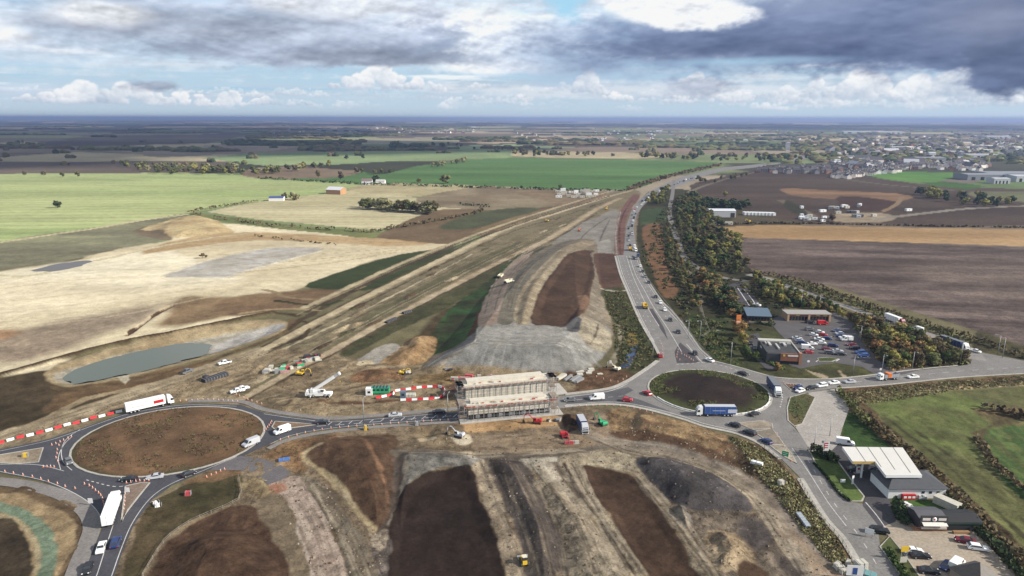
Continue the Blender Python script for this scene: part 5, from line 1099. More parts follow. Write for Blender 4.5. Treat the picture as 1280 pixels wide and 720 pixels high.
# site vehicles
for c_ in [('pickup','grey',234,466,248,461,'driving up the haul track under the pond'), ('pickup','white',281,455,268,458,'towing dark plant on the haul track right of the pond'), ('pickup','white',297,490.5,285,493,'parked on bare earth above the left roundabout'),
           ('pickup','white',303,488,316,484,'parked tail to tail with another white pickup')]:
    car(*c_, z='g')
vehicle('crane', make_crane, 400, 495.5, 470, 494.5, 'white mobile crane with raised telescopic boom beside the link road', 'crane', z='g')
o = vehicle('ex_y', make_excavator, 376, 469, 390, 470, 'yellow excavator next to the tank cluster on the haul road', 'excavator', z='g')
vehicle('ex_w', lambda: make_excavator('silver'), 574, 546, 560, 543, 'grey excavator digging below the left end of the bridge', 'excavator', z='g')
vehicle('ex_r', lambda: make_excavator('red'), 705, 547, 712, 556, 'red excavator in front of the bridge right end', 'excavator', z='g')
vehicle('ex_r', None, 671, 529, 655, 528, 'red machine parked under the bridge wall', 'excavator', z='g')
vehicle('ex_g', lambda: make_excavator('green'), 753, 531, 745, 526, 'green machine on the earth right of the bridge', 'excavator', z='g')
vehicle('ex_c', lambda: make_excavator('cream'), 770, 463, 760, 460, 'white excavator by the blue sheeting near the right roundabout', 'excavator', z='g')
vehicle('ex_o', lambda: make_excavator('orange'), 724, 289, 730, 285, 'orange excavator at the head of the grey stone fill', 'excavator', z='g')
vehicle('ex_y', None, 758, 262, 770, 258, 'yellow excavator on the red soil strip beside the far queue', 'excavator', z='g')
vehicle('ex_y', None, 684, 277, 675, 280, 'yellow excavator working the far haul road bank', 'excavator', z='g')
vehicle('ex_y', None, 936, 277.5, 928, 278, 'yellow excavator parked by the white warehouse', 'excavator', z='g')
vehicle('dozer', make_dozer, 655, 704, 650, 690, 'yellow bulldozer with grey blade on the dark earth strip at the bottom', 'bulldozer', z='g')
vehicle('dump', make_dumper, 635, 352, 645, 340, 'white site dump truck on top of the embankment road', 'dump truck', z='g') if False else None
vehicle('dumpw', lambda: make_dumper('cream'), 636, 354, 645, 352, 'white dump truck on the pale embankment strip', 'dump truck', z='g')
vehicle('dumpw', None, 626, 347, 634, 342, 'smaller looking white dump truck ahead of another on the embankment', 'dump truck', z='g')
vehicle('dumpy', lambda: make_dumper('yellow'), 806, 385, 800, 372, 'yellow dump truck standing on the closed left carriageway', 'dump truck')
vehicle('dumpy', None, 788, 313, 784, 300, 'yellow dump truck at the start of the new tarmac', 'dump truck')
vehicle('ex_y', None, 503, 467.5, 512, 468, 'yellow and white screening excavator on the spoil bank behind the barrier ring', 'excavator', z='g').scale = (.6,) * 3
def make_roller():
    r = empty('road_roller'); m = pm('yellow')
    for x in (-1.4, 1.4):
        b = MB(); b.tube((x, -.85, .6), (x, .85, .6), .6, .6, CHROME, 16); b.build('drum', r)
    b = MB(); b.box(-1.5, 1.6, -.6, .6, .9, 1.5, m, .1, .05); b.build('body', r)
    b = MB(); b.box(-.6, .6, -.6, .6, 2.3, 2.4, m); [b.tube((x, y, 1.5), (x, y, 2.3), .04, .04, DARKP, 5) for x in (-.5, .5) for y in (-.5, .5)]; b.build('canopy', r); return r
vehicle('roller', make_roller, 787, 312.5, 792, 325, 'yellow road roller on the carriageway edge', 'roller') if False else None
vehicle('tank_lorry', lambda: make_lorry('silver', 'navy', None, L=9, topc='silver'), 728, 537, 736, 552, 'short dark blue lorry parked right of the red excavator', 'lorry', z='g')
for c_ in [('hatchback','black',476,399.5), ('suv','black',508,390.5)]: pass
# ================================================================== STRUCTURES AND SITE KIT
def at(o, px, py, rz=0.0, z=None):
    x, y, zz = GT(px, py); o.location = (x, y, zz if z is None else z); o.rotation_euler = (0, 0, rz); return o
def head(px, py, px2, py2):
    a, b = G(px, py), G(px2, py2); return math.atan2(b[1] - a[1], b[0] - a[0])
CW_ = mat('concrete_cream', S(228, 218, 196), rough=.8, noise=.14, nscale=.6); CW2 = mat('concrete_grey', S(170, 166, 158), rough=.85, noise=.16, nscale=.5)
REDB = mat('edge_board_red', (.32, .07, .05), rough=.7, noise=.35, nscale=1.2); STEEL = mat('scaffold_steel', (.3, .3, .3), rough=.5, metal=.4); RIB = mat('concrete_rib', S(222, 214, 192), rough=.8, noise=.12)
def rowbox(mb, A, u, n, s0, s1, d0, d1, z0, z1, m):
    # box along direction u from A, depth along n
    P = []
    for (s, d) in ((s0, d0), (s1, d0), (s1, d1), (s0, d1)):
        P.append((A[0] + u[0] * s + n[0] * d, A[1] + u[1] * s + n[1] * d))
    vs = [(p[0], p[1], z0) for p in P] + [(p[0], p[1], z1) for p in P]
    mb.add(vs, [(3, 2, 1, 0), (4, 5, 6, 7), (0, 1, 5, 4), (1, 2, 6, 5), (2, 3, 7, 6), (3, 0, 4, 7)], m)
rr2 = random.Random(2); PNK_ = mat('board_pinkish', S(190, 150, 136), noise=.3)
M_F = mat('footing_pale', S(200, 194, 184), rough=.85, noise=.2, nscale=.5)
def abutment(pl, pr, h, thick, lab, openings, rib_n):
    A = np.array(G(*pl)); B = np.array(G(*pr)); Lw = np.linalg.norm(B - A); u = (B - A) / Lw; n = np.array([-u[1], u[0]])
    r = empty('bridge_abutment', (A[0], A[1], 0)); O = (0, 0)
    tag(r, lab, 'bridge abutment')
    zb = 2.2 if openings else 0.0
    w_ = MB(); rowbox(w_, O, u, n, 1.5, Lw - 1.5, .35, thick, zb, h - 1.2, CW2)
    if openings: rowbox(w_, O, u, n, 1.5, Lw - 1.5, .9, thick, 0.3, zb, mat('opening_shadow', (.06, .06, .06)))  # recess coloured dark for the shade inside the openings
    w_.build('wall', r)
    rb = MB(); np_ = rib_n
    for i in range(np_):
        s0 = 1.5 + (Lw - 3) * i / np_; s1 = 1.5 + (Lw - 3) * (i + 1) / np_
        rowbox(rb, O, u, n, s0 + .07, s1 - .07, .18, .348, zb + .1, h - 1.3, CW_)
    rb.build('panel', r)
    for i in range(np_ + 1):
        s = 1.5 + (Lw - 3) * i / np_; b = MB(); rowbox(b, O, u, n, s - .1, s + .1, .1, .17, .3, h - 1.3, STEEL); b.build('rib', r)
    f = MB(); rowbox(f, O, u, n, -1.5, Lw + (3 if openings else 5), -1.6 if openings else -3.6, thick + 1.2, 0.0, .34, M_F); f.build('footing', r)
    if openings:
        for i in range(7):
            s = 2.2 + (Lw - 5.5) * i / 6.5
            b = MB(); rowbox(b, O, u, n, s, s + 1.7, .55, .85, .5, 2.0, mat('hollow_shade', (.012, .012, .014), noise=0)); b.build('opening', r)  # solid black blocks, the shade of the hollows put into their colour
            b = MB(); rowbox(b, O, u, n, s + 1.95, s + 3.4, .35, .85, .9, 1.9, mat('frame_grey', (.22, .23, .25))); b.build('shutter', r)
    t = MB(); rowbox(t, O, u, n, .8, Lw - .2, .1, thick + .4, h - 1.2, h - .55, CW_); cap = t.build('capping_beam', r)
    t = MB(); rowbox(t, O, u, n, 2.5, Lw - 3, thick * .35, thick + .2, h - .55, h + .4, CW_); t.build('upstand', r)
    e = MB()
    [rowbox(e, O, u, n, q_, q_ + rr2.uniform(1.2, 2.4), -.9, -.82, h - .9, h - (.5 if openings else .65), rr2.choice([REDB, REDB, PNK_]) if openings else PNK_) for q_ in np.arange(0, Lw, 2.5)]; rowbox(e, O, u, n, 0, Lw + .5, -.9, .1, h - 1.15, h - 1.02, mat('plank_brown', S(188, 160, 138), noise=.3))
    e.build('edge_board', r)
    rng_ = random.Random(5)
    for i in range(30):
        e = MB()
        s = rng_.uniform(1, Lw - 1); d = rng_.uniform(.3, thick - 2.3); q = rng_.uniform(.15, .5)
        rowbox(e, O, u, n, s, s + rng_.uniform(.3, 1.2), d, d + q, h - .55, h - .55 + rng_.uniform(.1, .5), rng_.choice([REDB, CW_, STEEL, mat('timber_pale', S(190, 160, 120))])); e.build('stacked_formwork', r)
    g = MB()
    for i in range(26):
        s = -.4 + (Lw + .8) * i / 25
        for d in (-1.0,):
            p = (u[0] * s + n[0] * d, u[1] * s + n[1] * d); g.tube((p[0], p[1], .3 if d == -1.9 else h - 1.1), (p[0], p[1], h + .15), .045, .045, STEEL, 4)
    for zz in (h - .1,):
        a = u * 0 - n * 1.0; b = u * Lw - n * 1.0; g.tube((a[0], a[1], zz), (b[0], b[1], zz), .04, .04, STEEL, 4)
    g.build('guard_rail', r)
    g = MB(); nf = int(Lw / 2.2)
    for i in range(nf + 1):
        s = Lw * i / nf
        for d in (-.75, -1.45):
            p = u * s + n * d; g.tube((p[0], p[1], .34), (p[0], p[1], h - .2 + (.5 if i % 2 else 0)), .04, .04, STEEL, 4)
    for zz in (1.9, 3.6, h - 1.2):
        for d in (-.75, -1.45):
            a = u * 0 + n * d; b = u * Lw + n * d; g.tube((a[0], a[1], zz), (b[0], b[1], zz), .035, .035, STEEL, 4)
    for i in range(0, nf - 1, 3):
        a = u * (Lw * i / nf) - n * 1.45; b = u * (Lw * (i + 2) / nf) - n * 1.45; g.tube((a[0], a[1], .4), (b[0], b[1], h - 1), .03, .03, STEEL, 4)
    g.build('face_scaffold', r)
    # scaffold towers at both ends
    for s0 in (-1.6, Lw - .9):
        g = MB()
        for s in (s0, s0 + 1.25, s0 + 2.5):
            for d in (-.6, 1.8, 4.2):
                p = u * s + n * d; g.tube((p[0], p[1], .1), (p[0], p[1], h + .3), .06, .06, STEEL, 4)
        for zz in (2, 4, 6, h):
            rowbox(g, O, u, n, s0, s0 + 2.5, -.6, 4.2, zz - .06, zz, mat('scaffold_board', S(160, 140, 118), noise=.3))
            for d in (-.6, 4.2):
                a = u * s0 + n * d; b = u * (s0 + 2.5) + n * d; g.tube((a[0], a[1], zz + .9), (b[0], b[1], zz + .9), .04, .04, STEEL, 4)
        t = g.build('scaffold_tower', r)
    return r, A, u, n, Lw
abutment((580, 527.5), (692, 517), 6.3, 3.9, 'near concrete bridge abutment with dark openings along its foot and red edge boards', True, 16)
abutment((577, 501), (690, 489.5), 6.0, 5.4, 'far concrete bridge abutment with ribbed cream panels in front of the grey fill', False, 14)
# right-hand access platform in front of the far abutment
def pile(name, px, py, n, cols, sz, lab, cat, rz=0.0, spread=(4, 2), seed=1, grp=None, z=None):
    r = empty(name); rr = random.Random(seed)
    for i in range(n):
        b = MB(); w, d, h = (rr.uniform(*sz[0]), rr.uniform(*sz[1]), rr.uniform(*sz[2])); x = rr.uniform(-spread[0], spread[0]); y = rr.uniform(-spread[1], spread[1]); a = rr.uniform(-.3, .3)
        ca, sa = math.cos(a), math.sin(a); c = rr.choice(cols)
        P = [(x + ca * p - sa * q, y + sa * p + ca * q) for p, q in ((-w, -d), (w, -d), (w, d), (-w, d))]
        b.add([(p[0], p[1], 0) for p in P] + [(p[0], p[1], h) for p in P], [(3, 2, 1, 0), (4, 5, 6, 7), (0, 1, 5, 4), (1, 2, 6, 5), (2, 3, 7, 6), (3, 0, 4, 7)], c)
        b.build('stacked_piece', r)
    at(r, px, py, rz, z); tag(r, lab, cat, grp); return r
M_ = lambda n, c, **k: mat(n, c, **k)
PALE = M_('pale_board', S(214, 208, 190), noise=.2); PINK = M_('pink_board', S(196, 150, 146), noise=.25); YEL = M_('yellow_board', S(206, 190, 130), noise=.2); DK = M_('dark_sheet', (.03, .03, .035)); GRN = M_('green_sheet', (.03, .32, .14), noise=.15); BLUS = M_('blue_sheet', (.06, .14, .36), noise=.15)
TIMB = M_('timber_stack', S(186, 158, 118), noise=.25); REDM = M_('red_board', (.42, .06, .07), noise=.2)
pile('material_stack', 711, 474, 9, [PALE, PALE, YEL, STEEL], ((.4, .7), (2.4, 3.6), (.4, 1.2)), 'diagonal stack of pale formwork panels right of the far abutment', 'material stack', -.5, (4.5, .6), 2)
pile('material_stack', 735, 466, 8, [PALE, TIMB, PALE], ((.6, 1.8), (.4, 1.2), (.3, .8)), 'scattered pale boards on the bank behind the panel stack', 'material stack', .2, (5, 3), 3)
pile('material_stack', 577, 474, 6, [PINK, PALE, REDM], ((1.2, 2.2), (.4, .9), (.8, 2.0)), 'pink and white cladding stack at the left of the far abutment', 'material stack', 0, (4, 1), 4)
pile('material_stack', 688, 472, 7, [REDM, PALE, STEEL], ((.5, 1.6), (.15, .4), (.3, .9)), 'red rails lying at the right of the far abutment', 'material stack', .3, (4, 1.6), 6)
for i, (x_, n_, sd) in enumerate([(600, 8, 11), (625, 8, 12), (650, 8, 13), (672, 7, 14)]):
    pile('material_stack', x_, 471.5 - i * .3, n_, [REDM, PALE, PINK, STEEL, TIMB], ((.3, 1.3), (.15, .5), (.3, 1.1)), f'mixed red and pale site material, {ORD[i]} heap from the left behind the far abutment', 'material stack', 0, (4.6, 1), sd, 'heaps behind the far abutment')
pile('material_stack', 697, 526, 6, [DK, STEEL, PALE], ((.4, .9), (.3, .7), (.5, 1.2)), 'small pumps and drums by the near abutment corner', 'material stack', .3, (4, 1), 7)
pile('debris_heap', 560, 462, 4, [DK, STEEL], ((.3, .8), (.3, .6), (.5, 1.2)), 'small dark machine parts at the foot of the grey fill', 'debris', 0, (2, 1), 8)
for (x_, y_, n_, cs, lab, sd, sp_, rz) in [
    (364, 460, 9, [REDM, PALE, STEEL, GRN], 'white and red tank cluster at the end of the haul road', 21, (4, 2), .5), (384, 452, 9, [PALE, STEEL, PALE, M_('sage', S(150, 158, 140))], 'pale green pipe stack in the haul road compound', 22, (4.5, 2), .5),
    (394, 446, 7, [DK, REDM, DK], 'black and red pipe bundle at the top of the haul road compound', 23, (4, 1), .5), (341, 466, 9, [PINK, PALE, STEEL], 'low scatter of pale fittings left of the tank cluster', 24, (5, 2), .3),
    (346, 461, 3, [PALE], 'cream flat slabs beside the haul road compound', 25, (4, .5), .1), (506, 468, 3, [PALE, DK], 'cream tracked screen on the spoil bank', 26, (2, 1), .4)]:
    pile('material_stack', x_, y_, n_, cs, ((.5, 1.4), (.3, 1.0), (.4, 1.6)), lab, 'material stack', rz, sp_, sd)
def slabthing(name, px, py, L_, Wd, Hh, m, lab, cat, rz, part=None, z=None):
    r = empty(name); b = MB(); b.box(-L_ / 2, L_ / 2, -Wd / 2, Wd / 2, 0, Hh, m, .08, .08); b.build('body', r)
    b = MB(); 
    for k in range(max(2, int(L_ / 1.2))): b.box(-L_ / 2 + .3 + k * 1.2, -L_ / 2 + .42 + k * 1.2, -Wd / 2 - .03, Wd / 2 + .03, .1, Hh + .04, part or STEEL)
    b.build('strap', r); at(r, px, py, rz, z); tag(r, lab, cat); return r
slabthing('covered_stack', 269, 473, 10, 3, 1.2, DK, 'black covered stack beside a round tank below the pond', 'covered stack', head(258, 475, 280, 468))
b = MB(); b.tube((0, 0, 0), (0, 0, 1.5), 1.3, 1.3, DK, 16); o = b.build('water_tank'); at(o, 257.5, 474.5); tag(o, 'round black tank at the left of the covered stack', 'tank')
slabthing('pipe_stack', 489, 401.5, 9, 2, 1.0, DK, 'longer black pipe stack on the edge of the second haul road', 'pipe stack', head(480, 405, 500, 396))
slabthing('pipe_stack', 509, 391, 6, 2, 1.0, DK, 'shorter black pipe stack higher up the second haul road', 'pipe stack', head(500, 393, 518, 388))
slabthing('blue_sheet', 355, 575, 3.2, 1.6, .5, BLUS, 'blue sheeted pallet beside the tarmac stub', 'pallet', .3)
slabthing('pipe_bundle', 1004, 651, 6.5, 1.4, .6, M_('pale_pipe', S(176, 186, 196)), 'pale blue pipe bundle on the scrubby bank left of the lower road', 'pipe bundle', head(997, 640, 1012, 660))
slabthing('barrier_unit', 711, 555, 3, .7, 1.0, REDM, 'loose red barrier unit lying end to end with a white one', 'barrier', 0); slabthing('barrier_unit', 718, 554.6, 3, .7, 1.0, PALE, 'loose white barrier unit lying end to end with a red one', 'barrier', 0)
slabthing('bulk_bag', 946, 580, 3.4, 1.3, .8, WHI, 'upper white bag on the bank left of the lower road', 'bag', -.6); slabthing('storage_cube', 976, 606, 1.6, 1.4, 1.4, PALE, 'cream cube on the bank beside the haul track', 'container', .3)
slabthing('bulk_bag', 197, 633, 1.2, 1, .8, WHI, 'lower white bag on the grass right of the left junction', 'bag', .4); slabthing('bulk_bag', 194, 630, 1.1, .9, .8, WHI, 'upper white bag on the grass right of the left junction', 'bag', .8)
slabthing('site_pump', 235, 619, 1.6, 1.1, 1.2, REDM, 'small red pump on the grass right of the left junction', 'pump', .2)
slabthing('site_machine', 32, 571.5, 1.6, 1, 1.4, pm('yellow'), 'yellow machine on the left splitter island', 'machine', .2)
slabthing('site_machine', 457, 537.5, 1.0, .9, 1.6, pm('yellow'), 'small yellow unit below the link road', 'machine', .2)
slabthing('site_machine', 521, 531.5, 1.2, 1.0, 1.4, CHROME, 'small silver unit below the link road', 'machine', .2)
# green welfare unit and cabin
def cabin(name, px, py, L_, Wd, Hh, m, lab, rz=0.0, cat='cabin', wins=2, grp=None, z=None, roofm=None):
    r = empty(name); b = MB(); b.box(-L_ / 2, L_ / 2, -Wd / 2, Wd / 2, .2, Hh, m); b.build('body', r)
    b = MB(); b.box(-L_ / 2 - .08, L_ / 2 + .08, -Wd / 2 - .08, Wd / 2 + .08, Hh, Hh + .12, roofm or m); b.build('roof', r)
    for i in range(wins):
        x = -L_ / 2 + (i + .5) * L_ / wins; b = MB(); b.box(x - .5, x + .5, -Wd / 2 - .03, -Wd / 2 + .02, 1.1, 1.9, GLASS); b.build('window', r)
    b = MB(); b.box(-L_ / 2 + .3, L_ / 2 - .3, -Wd / 2 + .2, Wd / 2 - .2, 0, .2, DARKP); b.build('skid', r)
    at(r, px, py, rz, z); tag(r, lab, cat, grp); return r
cabin('site_cabin', 462, 493.5, 2.4, 2.4, 2.6, WHI, 'small white welfare cabin left of the green unit', .05, wins=1)
r = empty('welfare_unit'); b = MB(); b.box(-3.3, 3.3, -1.2, 1.2, .4, 2.4, GRN); b.build('body', r)
for i in range(4): b = MB(); b.box(-2.9 + i * 1.55, -1.8 + i * 1.55, -1.23, 1.23, 1.4, 2.1, GLASS); b.build('window', r)
b = MB(); b.box(-3.4, 3.4, -1.3, 1.3, 2.4, 2.55, M_('teal_roof', (.03, .22, .16))); b.build('roof', r)
for i in range(5): b = MB(); b.tube((-2.4 + i * 1.2, -1.0, 2.55), (-2.4 + i * 1.2, 1.0, 2.55), .28, .28, DK, 8); b.build('roof_hump', r)
at(r, 476, 491.5, .06); tag(r, 'bright green welfare unit with dark windows inside the barrier line', 'cabin')
cabin('site_cabin', 504, 497, 2.0, 2, 2.4, M_('slate_blue', (.1, .14, .18)), 'dark blue grey cabin inside the ring of barriers', .1, wins=1)
slabthing('material_rack', 513, 495, 4, 2.4, .9, PALE, 'white rack beside the dark cabin inside the ring of barriers', 'rack', .05)
# red and white water-filled barriers
bp = {}
def barrier(colour):
    if colour not in bp:
        m = MB(); mm = M_('barrier_' + colour, (.55, .03, .04) if colour == 'red' else (.75, .75, .74), rough=.5, noise=.08)
        m.prism([(-.28, 0), (.28, 0), (.28, .25), (.12, .45), (.1, 1.0), (-.1, 1.0), (-.12, .45), (-.28, .25)], -.98, .98, mm); bp[colour] = m.mesh('barrier')
    return bp[colour]
def barrier_row(pts, first, lab, grp, step=2.05, world=False, only=None):
    P = smooth(pts if world else W(pts), False, 8); sg = np.r_[0, np.cumsum(np.linalg.norm(np.diff(P, axis=0), axis=1))]; d = 1.0; k = 0
    while d < sg[-1]:
        x, y = np.interp(d, sg, P[:, 0]), np.interp(d, sg, P[:, 1]); x2, y2 = np.interp(d + .5, sg, P[:, 0]), np.interp(d + .5, sg, P[:, 1])
        c_ = only or ('red' if (k // 1) % 2 == first else 'white')
        o = link('barrier', barrier(c_)); o.location = (x, y, gz(x, y)); o.rotation_euler = (0, 0, math.atan2(y2 - y, x2 - x) - math.pi / 2); o.scale = (1, 1, .85)
        tag(o, f'{c_} plastic barrier unit {lab}', 'barrier', grp); d += step; k += 1
barrier_row([(-30,561),(0,553.5),(40,544),(90,530.5),(125,521),(158,513.5)], 0, 'in the long row above the left roundabout', 'barriers above the left roundabout', step=2.6)
barrier_row([(470,498),(490,494),(494,489),(510,486.5),(535,484),(550,484.5),(556,489),(553,496),(540,499.5),(515,500.5),(498,501)], 0, 'in the oval ring left of the bridge', 'barriers in the oval ring')
# cones
cm_ = MB(); OR = M_('cone_orange', (.62, .24, .14)); cm_.box(-.22, .22, -.22, .22, 0, .05, OR); cm_.tube((0, 0, .05), (0, 0, .32), .17, .1, OR, 8); cm_.tube((0, 0, .32), (0, 0, .62), .1, .06, M_('cone_white', (.8, .8, .8)), 8); cm_.tube((0, 0, .62), (0, 0, .85), .06, .02, OR, 8); CONE = cm_.mesh('traffic_cone')
def cones(pts, n, lab, grp, jit=0.0):
    P = smooth(W(pts), False, 6); sg = np.r_[0, np.cumsum(np.linalg.norm(np.diff(P, axis=0), axis=1))]
    for i in range(n):
        d = sg[-1] * (i + .5) / n; x, y = np.interp(d, sg, P[:, 0]) + random.uniform(-jit, jit), np.interp(d, sg, P[:, 1]) + random.uniform(-jit, jit)
        o = link('traffic_cone', CONE); o.location = (x, y, max(gz(x, y), 0.06)); tag(o, 'orange and white traffic cone ' + lab, 'traffic cone', grp)
for a in [([(345,552),(400,537.5),(470,531.5),(575,524)], 22, 'along the near edge of the link road', 'cones along the link road'), ([(0,589),(40,596),(80,608),(100,612)], 9, 'between lanes on the lower left road', 'cones on the lower left road'),
          ([(104,604),(118,612),(127,622),(131,634)], 9, 'curving past the left splitter island', 'cones by the splitter island'), ([(62,558),(75,553),(92,545)], 6, 'at the upper left roundabout exit', 'cones at the roundabout exit'),
          ([(52,584),(70,584)], 4, 'closing the dark triangle', 'cones closing the triangle'), ([(74,555),(71,566),(72,580)], 5, 'down the side of the dark triangle', 'cones beside the triangle'), ([(156,604),(172,602),(188,601)], 6, 'along the top of the splitter island', 'cones above the splitter island'),
          ([(156,612),(156,628),(154,640)], 6, 'down the left of the splitter island', 'cones left of the splitter island'), ([(330,541),(337,532),(340,526)], 6, 'at the right exit of the left roundabout', 'cones at the right exit'),
          ([(255,598),(270,592),(284,586)], 5, 'across the tarmac stub mouth', 'cones at the stub'), ([(222,502),(262,500),(300,503)], 12, 'behind the left roundabout', 'cones behind the left roundabout'), ([(290,490),(305,498),(330,506)], 8, 'on the earth right of the left roundabout', 'cones on the earth'),
          ([(720,508),(760,507),(790,510),(820,518)], 12, 'along the near edge of the right link road', 'cones right of the bridge'), ([(851,442),(860,447),(868,452)], 6, 'inside the dark hatched triangle', 'cones in the hatched triangle'),
          ([(848,436),(846,446),(852,452)], 5, 'left inside the hatched triangle', 'cones left in the hatched triangle'), ([(824,425),(828,436),(829,448)], 6, 'at the closed lane end', 'cones at the closed lane'),
          ([(970,540),(978,556),(985,570),(992,580)], 7, 'down the lower right road centre', 'cones on the lower right road'), ([(978,478),(990,482),(1002,482)], 8, 'on the island in the eastern mouth', 'cones in the eastern mouth'), ([(742,470),(770,478),(785,470)], 6, 'on the bank above the right link road', 'cones on the bank')]:
    cones(*a, jit=.15)
# white edge blocks round the right island
wb = MB(); wb.box(-.9, .9, -.2, .2, 0, .35, M_('block_white', (.7, .69, .66)), .05, .03); WBM = wb.mesh('edge_block')
cwa = np.array(CE); cc_ = cwa.mean(0)
for t in np.arange(200, 352, 2.6):
    k = t / 10 % 36; i0 = int(k); f_ = k - i0; p = cwa[i0] * (1 - f_) + cwa[(i0 + 1) % 36] * f_; q = cc_ + (p - cc_) * 0.975
    o = link('edge_block', WBM); o.location = (q[0], q[1], .2); tt = cwa[(i0 + 1) % 36] - cwa[i0]; o.rotation_euler = (0, 0, math.atan2(tt[1], tt[0])); tag(o, 'white kerb block along the near rim of the right roundabout island', 'kerb block', 'white kerb blocks')
# lamp posts
def lamp(h=10, arm=1.6):
    r = empty('street_lamp'); b = MB(); b.tube((0, 0, 0), (0, 0, h), .13, .07, CHROME, 8); b.build('pole', r)
    b = MB(); b.tube((0, 0, h - .05), (arm, 0, h + .12), .05, .045, CHROME, 6); b.build('arm', r); b = MB(); b.box(arm - .1, arm + .7, -.16, .16, h + .02, h + .2, CHROME, .05, .05); b.build('lamp_head', r); return r
lp0 = None
for i, (x_, y_, hh, rz, lab) in enumerate([(1253,447,9,2.6,'by the side road mouth at the right edge'),(1247,444,9,2.2,'just left of another lamp at the right edge'),(1200,455,9,-1,'beside the dark navy lorry'),(1066,468,8,-1.5,'behind the roadside queue'),
    (1102,466,8,-1.5,'at the car park exit'),(913,456,10,-2,'on the grass above the right roundabout'),(860,424,9,-2.6,'right of the dual carriageway by the fence corner'),(875,424,9,-2.8,'on the grass behind the dual carriageway'),(816,447,9,0,'on the verge left of the dual carriageway'),
    (811,433,8,0,'higher on the verge left of the dual carriageway'),(1001,385,8,-1.5,'behind the shops'),(1024,386,8,-1.5,'behind the right shop unit'),(1075,428,8,3,'at the right edge of the car park'),(1017,563,8,.3,'on the concrete apron'),(1037,545,7,.3,'in the middle of the concrete apron'),
    (455,526,8,1.4,'beside the link road right of the crane'),(560,520,8,1.4,'beside the link road near the bridge'),(1140,462,8,-1.5,'on the kerb beyond the tipper lorry')]):
    if lp0 is None: lp0 = lamp(); o = lp0
    else: o = copy_tree(lp0)
    at(o, x_, y_, rz); o.scale = (1, 1, hh / 10); tag(o, 'grey street lamp ' + lab, 'street lamp', 'grey street lamps')
# ------------------------------------------------------------------ buildings
BRICK = M_('brick_orange', S(176, 106, 74), noise=.18); WALLW = M_('wall_white', (.72, .71, .69), noise=.06); SLATE = M_('roof_slate', (.055, .058, .065), rough=.7, noise=.2); ROOFW = M_('roof_white_metal', S(236, 232, 222), noise=.05, nscale=.4); TIM = M_('timber_cladding', S(170, 130, 84), noise=.2)
DGREY = M_('cladding_dark', (.05, .052, .055), noise=.15); BLUR = M_('roof_blue_metal', S(98, 122, 142), noise=.1)
def gable(r, L_, Wd, he, hr, wm, rm, over=.25, nm='wall', hip=0.0, wins=None):
    b = MB(); x0, x1, y0, y1 = -L_ / 2, L_ / 2, -Wd / 2, Wd / 2
    vs = [(x0, y0, 0), (x1, y0, 0), (x1, y1, 0), (x0, y1, 0), (x0, y0, he), (x1, y0, he), (x1, y1, he), (x0, y1, he)]
    fs = [(0, 1, 5, 4), (1, 2, 6, 5), (2, 3, 7, 6), (3, 0, 4, 7), (3, 2, 1, 0)]
    if hip: fs.append((4, 5, 6, 7))
    else: vs += [(x0, 0, hr), (x1, 0, hr)]; fs += [(4, 7, 8), (5, 9, 6)]
    b.add(vs, fs, wm); wobj = b.build(nm, r)
    b = MB(); X0, X1, Y0, Y1 = x0 - over, x1 + over, y0 - over, y1 + over; e = he - over * (hr - he) / (Wd / 2); t = .12
    rx0, rx1 = (X0 + hip, X1 - hip) if hip else (X0, X1)
    for (k, z) in ((0, 0.02), ):
        vs = [(X0, Y0, e + z), (X1, Y0, e + z), (X1, Y1, e + z), (X0, Y1, e + z), (rx0, 0, hr + z), (rx1, 0, hr + z)]
        vs += [(v[0], v[1], v[2] + t) for v in vs]
        fs = [(6, 7, 11, 10), (8, 9, 10, 11), (7, 8, 11), (9, 6, 10)] if hip else [(6, 7, 11, 10), (8, 9, 10, 11)]
        fs += [(0, 4, 5, 1), (2, 5, 4, 3), (0, 1, 7, 6), (2, 3, 9, 8)]
        fs += [(1, 5, 2), (3, 4, 0), (1, 2, 8, 7), (3, 0, 6, 9)] if hip else [(1, 5, 11, 7), (5, 2, 8, 11), (3, 4, 10, 9), (4, 0, 6, 10)]
    b.add(vs, fs, rm); ro = b.build('roof', r); return wobj, ro
def wbox(r, nm, x0, x1, y0, y1, z0, z1, m, **k):
    b = MB(); b.box(x0, x1, y0, y1, z0, z1, m, **k); return b.build(nm, r)
# far farm: tan barn, blue shed, farmhouse
r = empty('barn'); gable(r, 22, 16, 6, 9.5, M_('barn_timber', S(196, 150, 104), noise=.12), M_('barn_roof', S(232, 232, 236), noise=.05)); wbox(r, 'door', 11.0, 11.06, -3, 3, 0, 5, M_('barn_door', S(210, 150, 90))); at(r, 420.5, 242.2, head(410,242,431,242.8)); tag(r, 'tan timber barn with pale roof standing alone in the stubble', 'barn')
r = empty('farm_shed'); gable(r, 22, 14, 5, 7.5, WALLW, M_('shed_blue_roof', (.05, .08, .2), noise=.1)); wbox(r, 'door', -11.06, -11.0, -2.5, 2.5, 0, 4, DARKP); at(r, 346.5, 250.5, .1); r.scale = (.8, .9, .72); tag(r, 'blue roofed white farm shed beside a leafy clump', 'farm shed')
r = empty('farmhouse'); w_, ro = gable(r, 16, 9, 5.5, 9, WALLW, M_('farm_tile', S(140, 120, 116), noise=.15)); wbox(ro, 'chimney', -5, -4, -.5, .5, 8, 10.6, BRICK)
for i in range(4): wbox(r, 'window', -6.5 + i * 3.6, -5.3 + i * 3.6, -4.54, -4.48, 1.2, 2.6, GLASS)
at(r, 459, 230.5, .1); tag(r, 'white farmhouse with grey roof among trees left of the far green field', 'farmhouse')
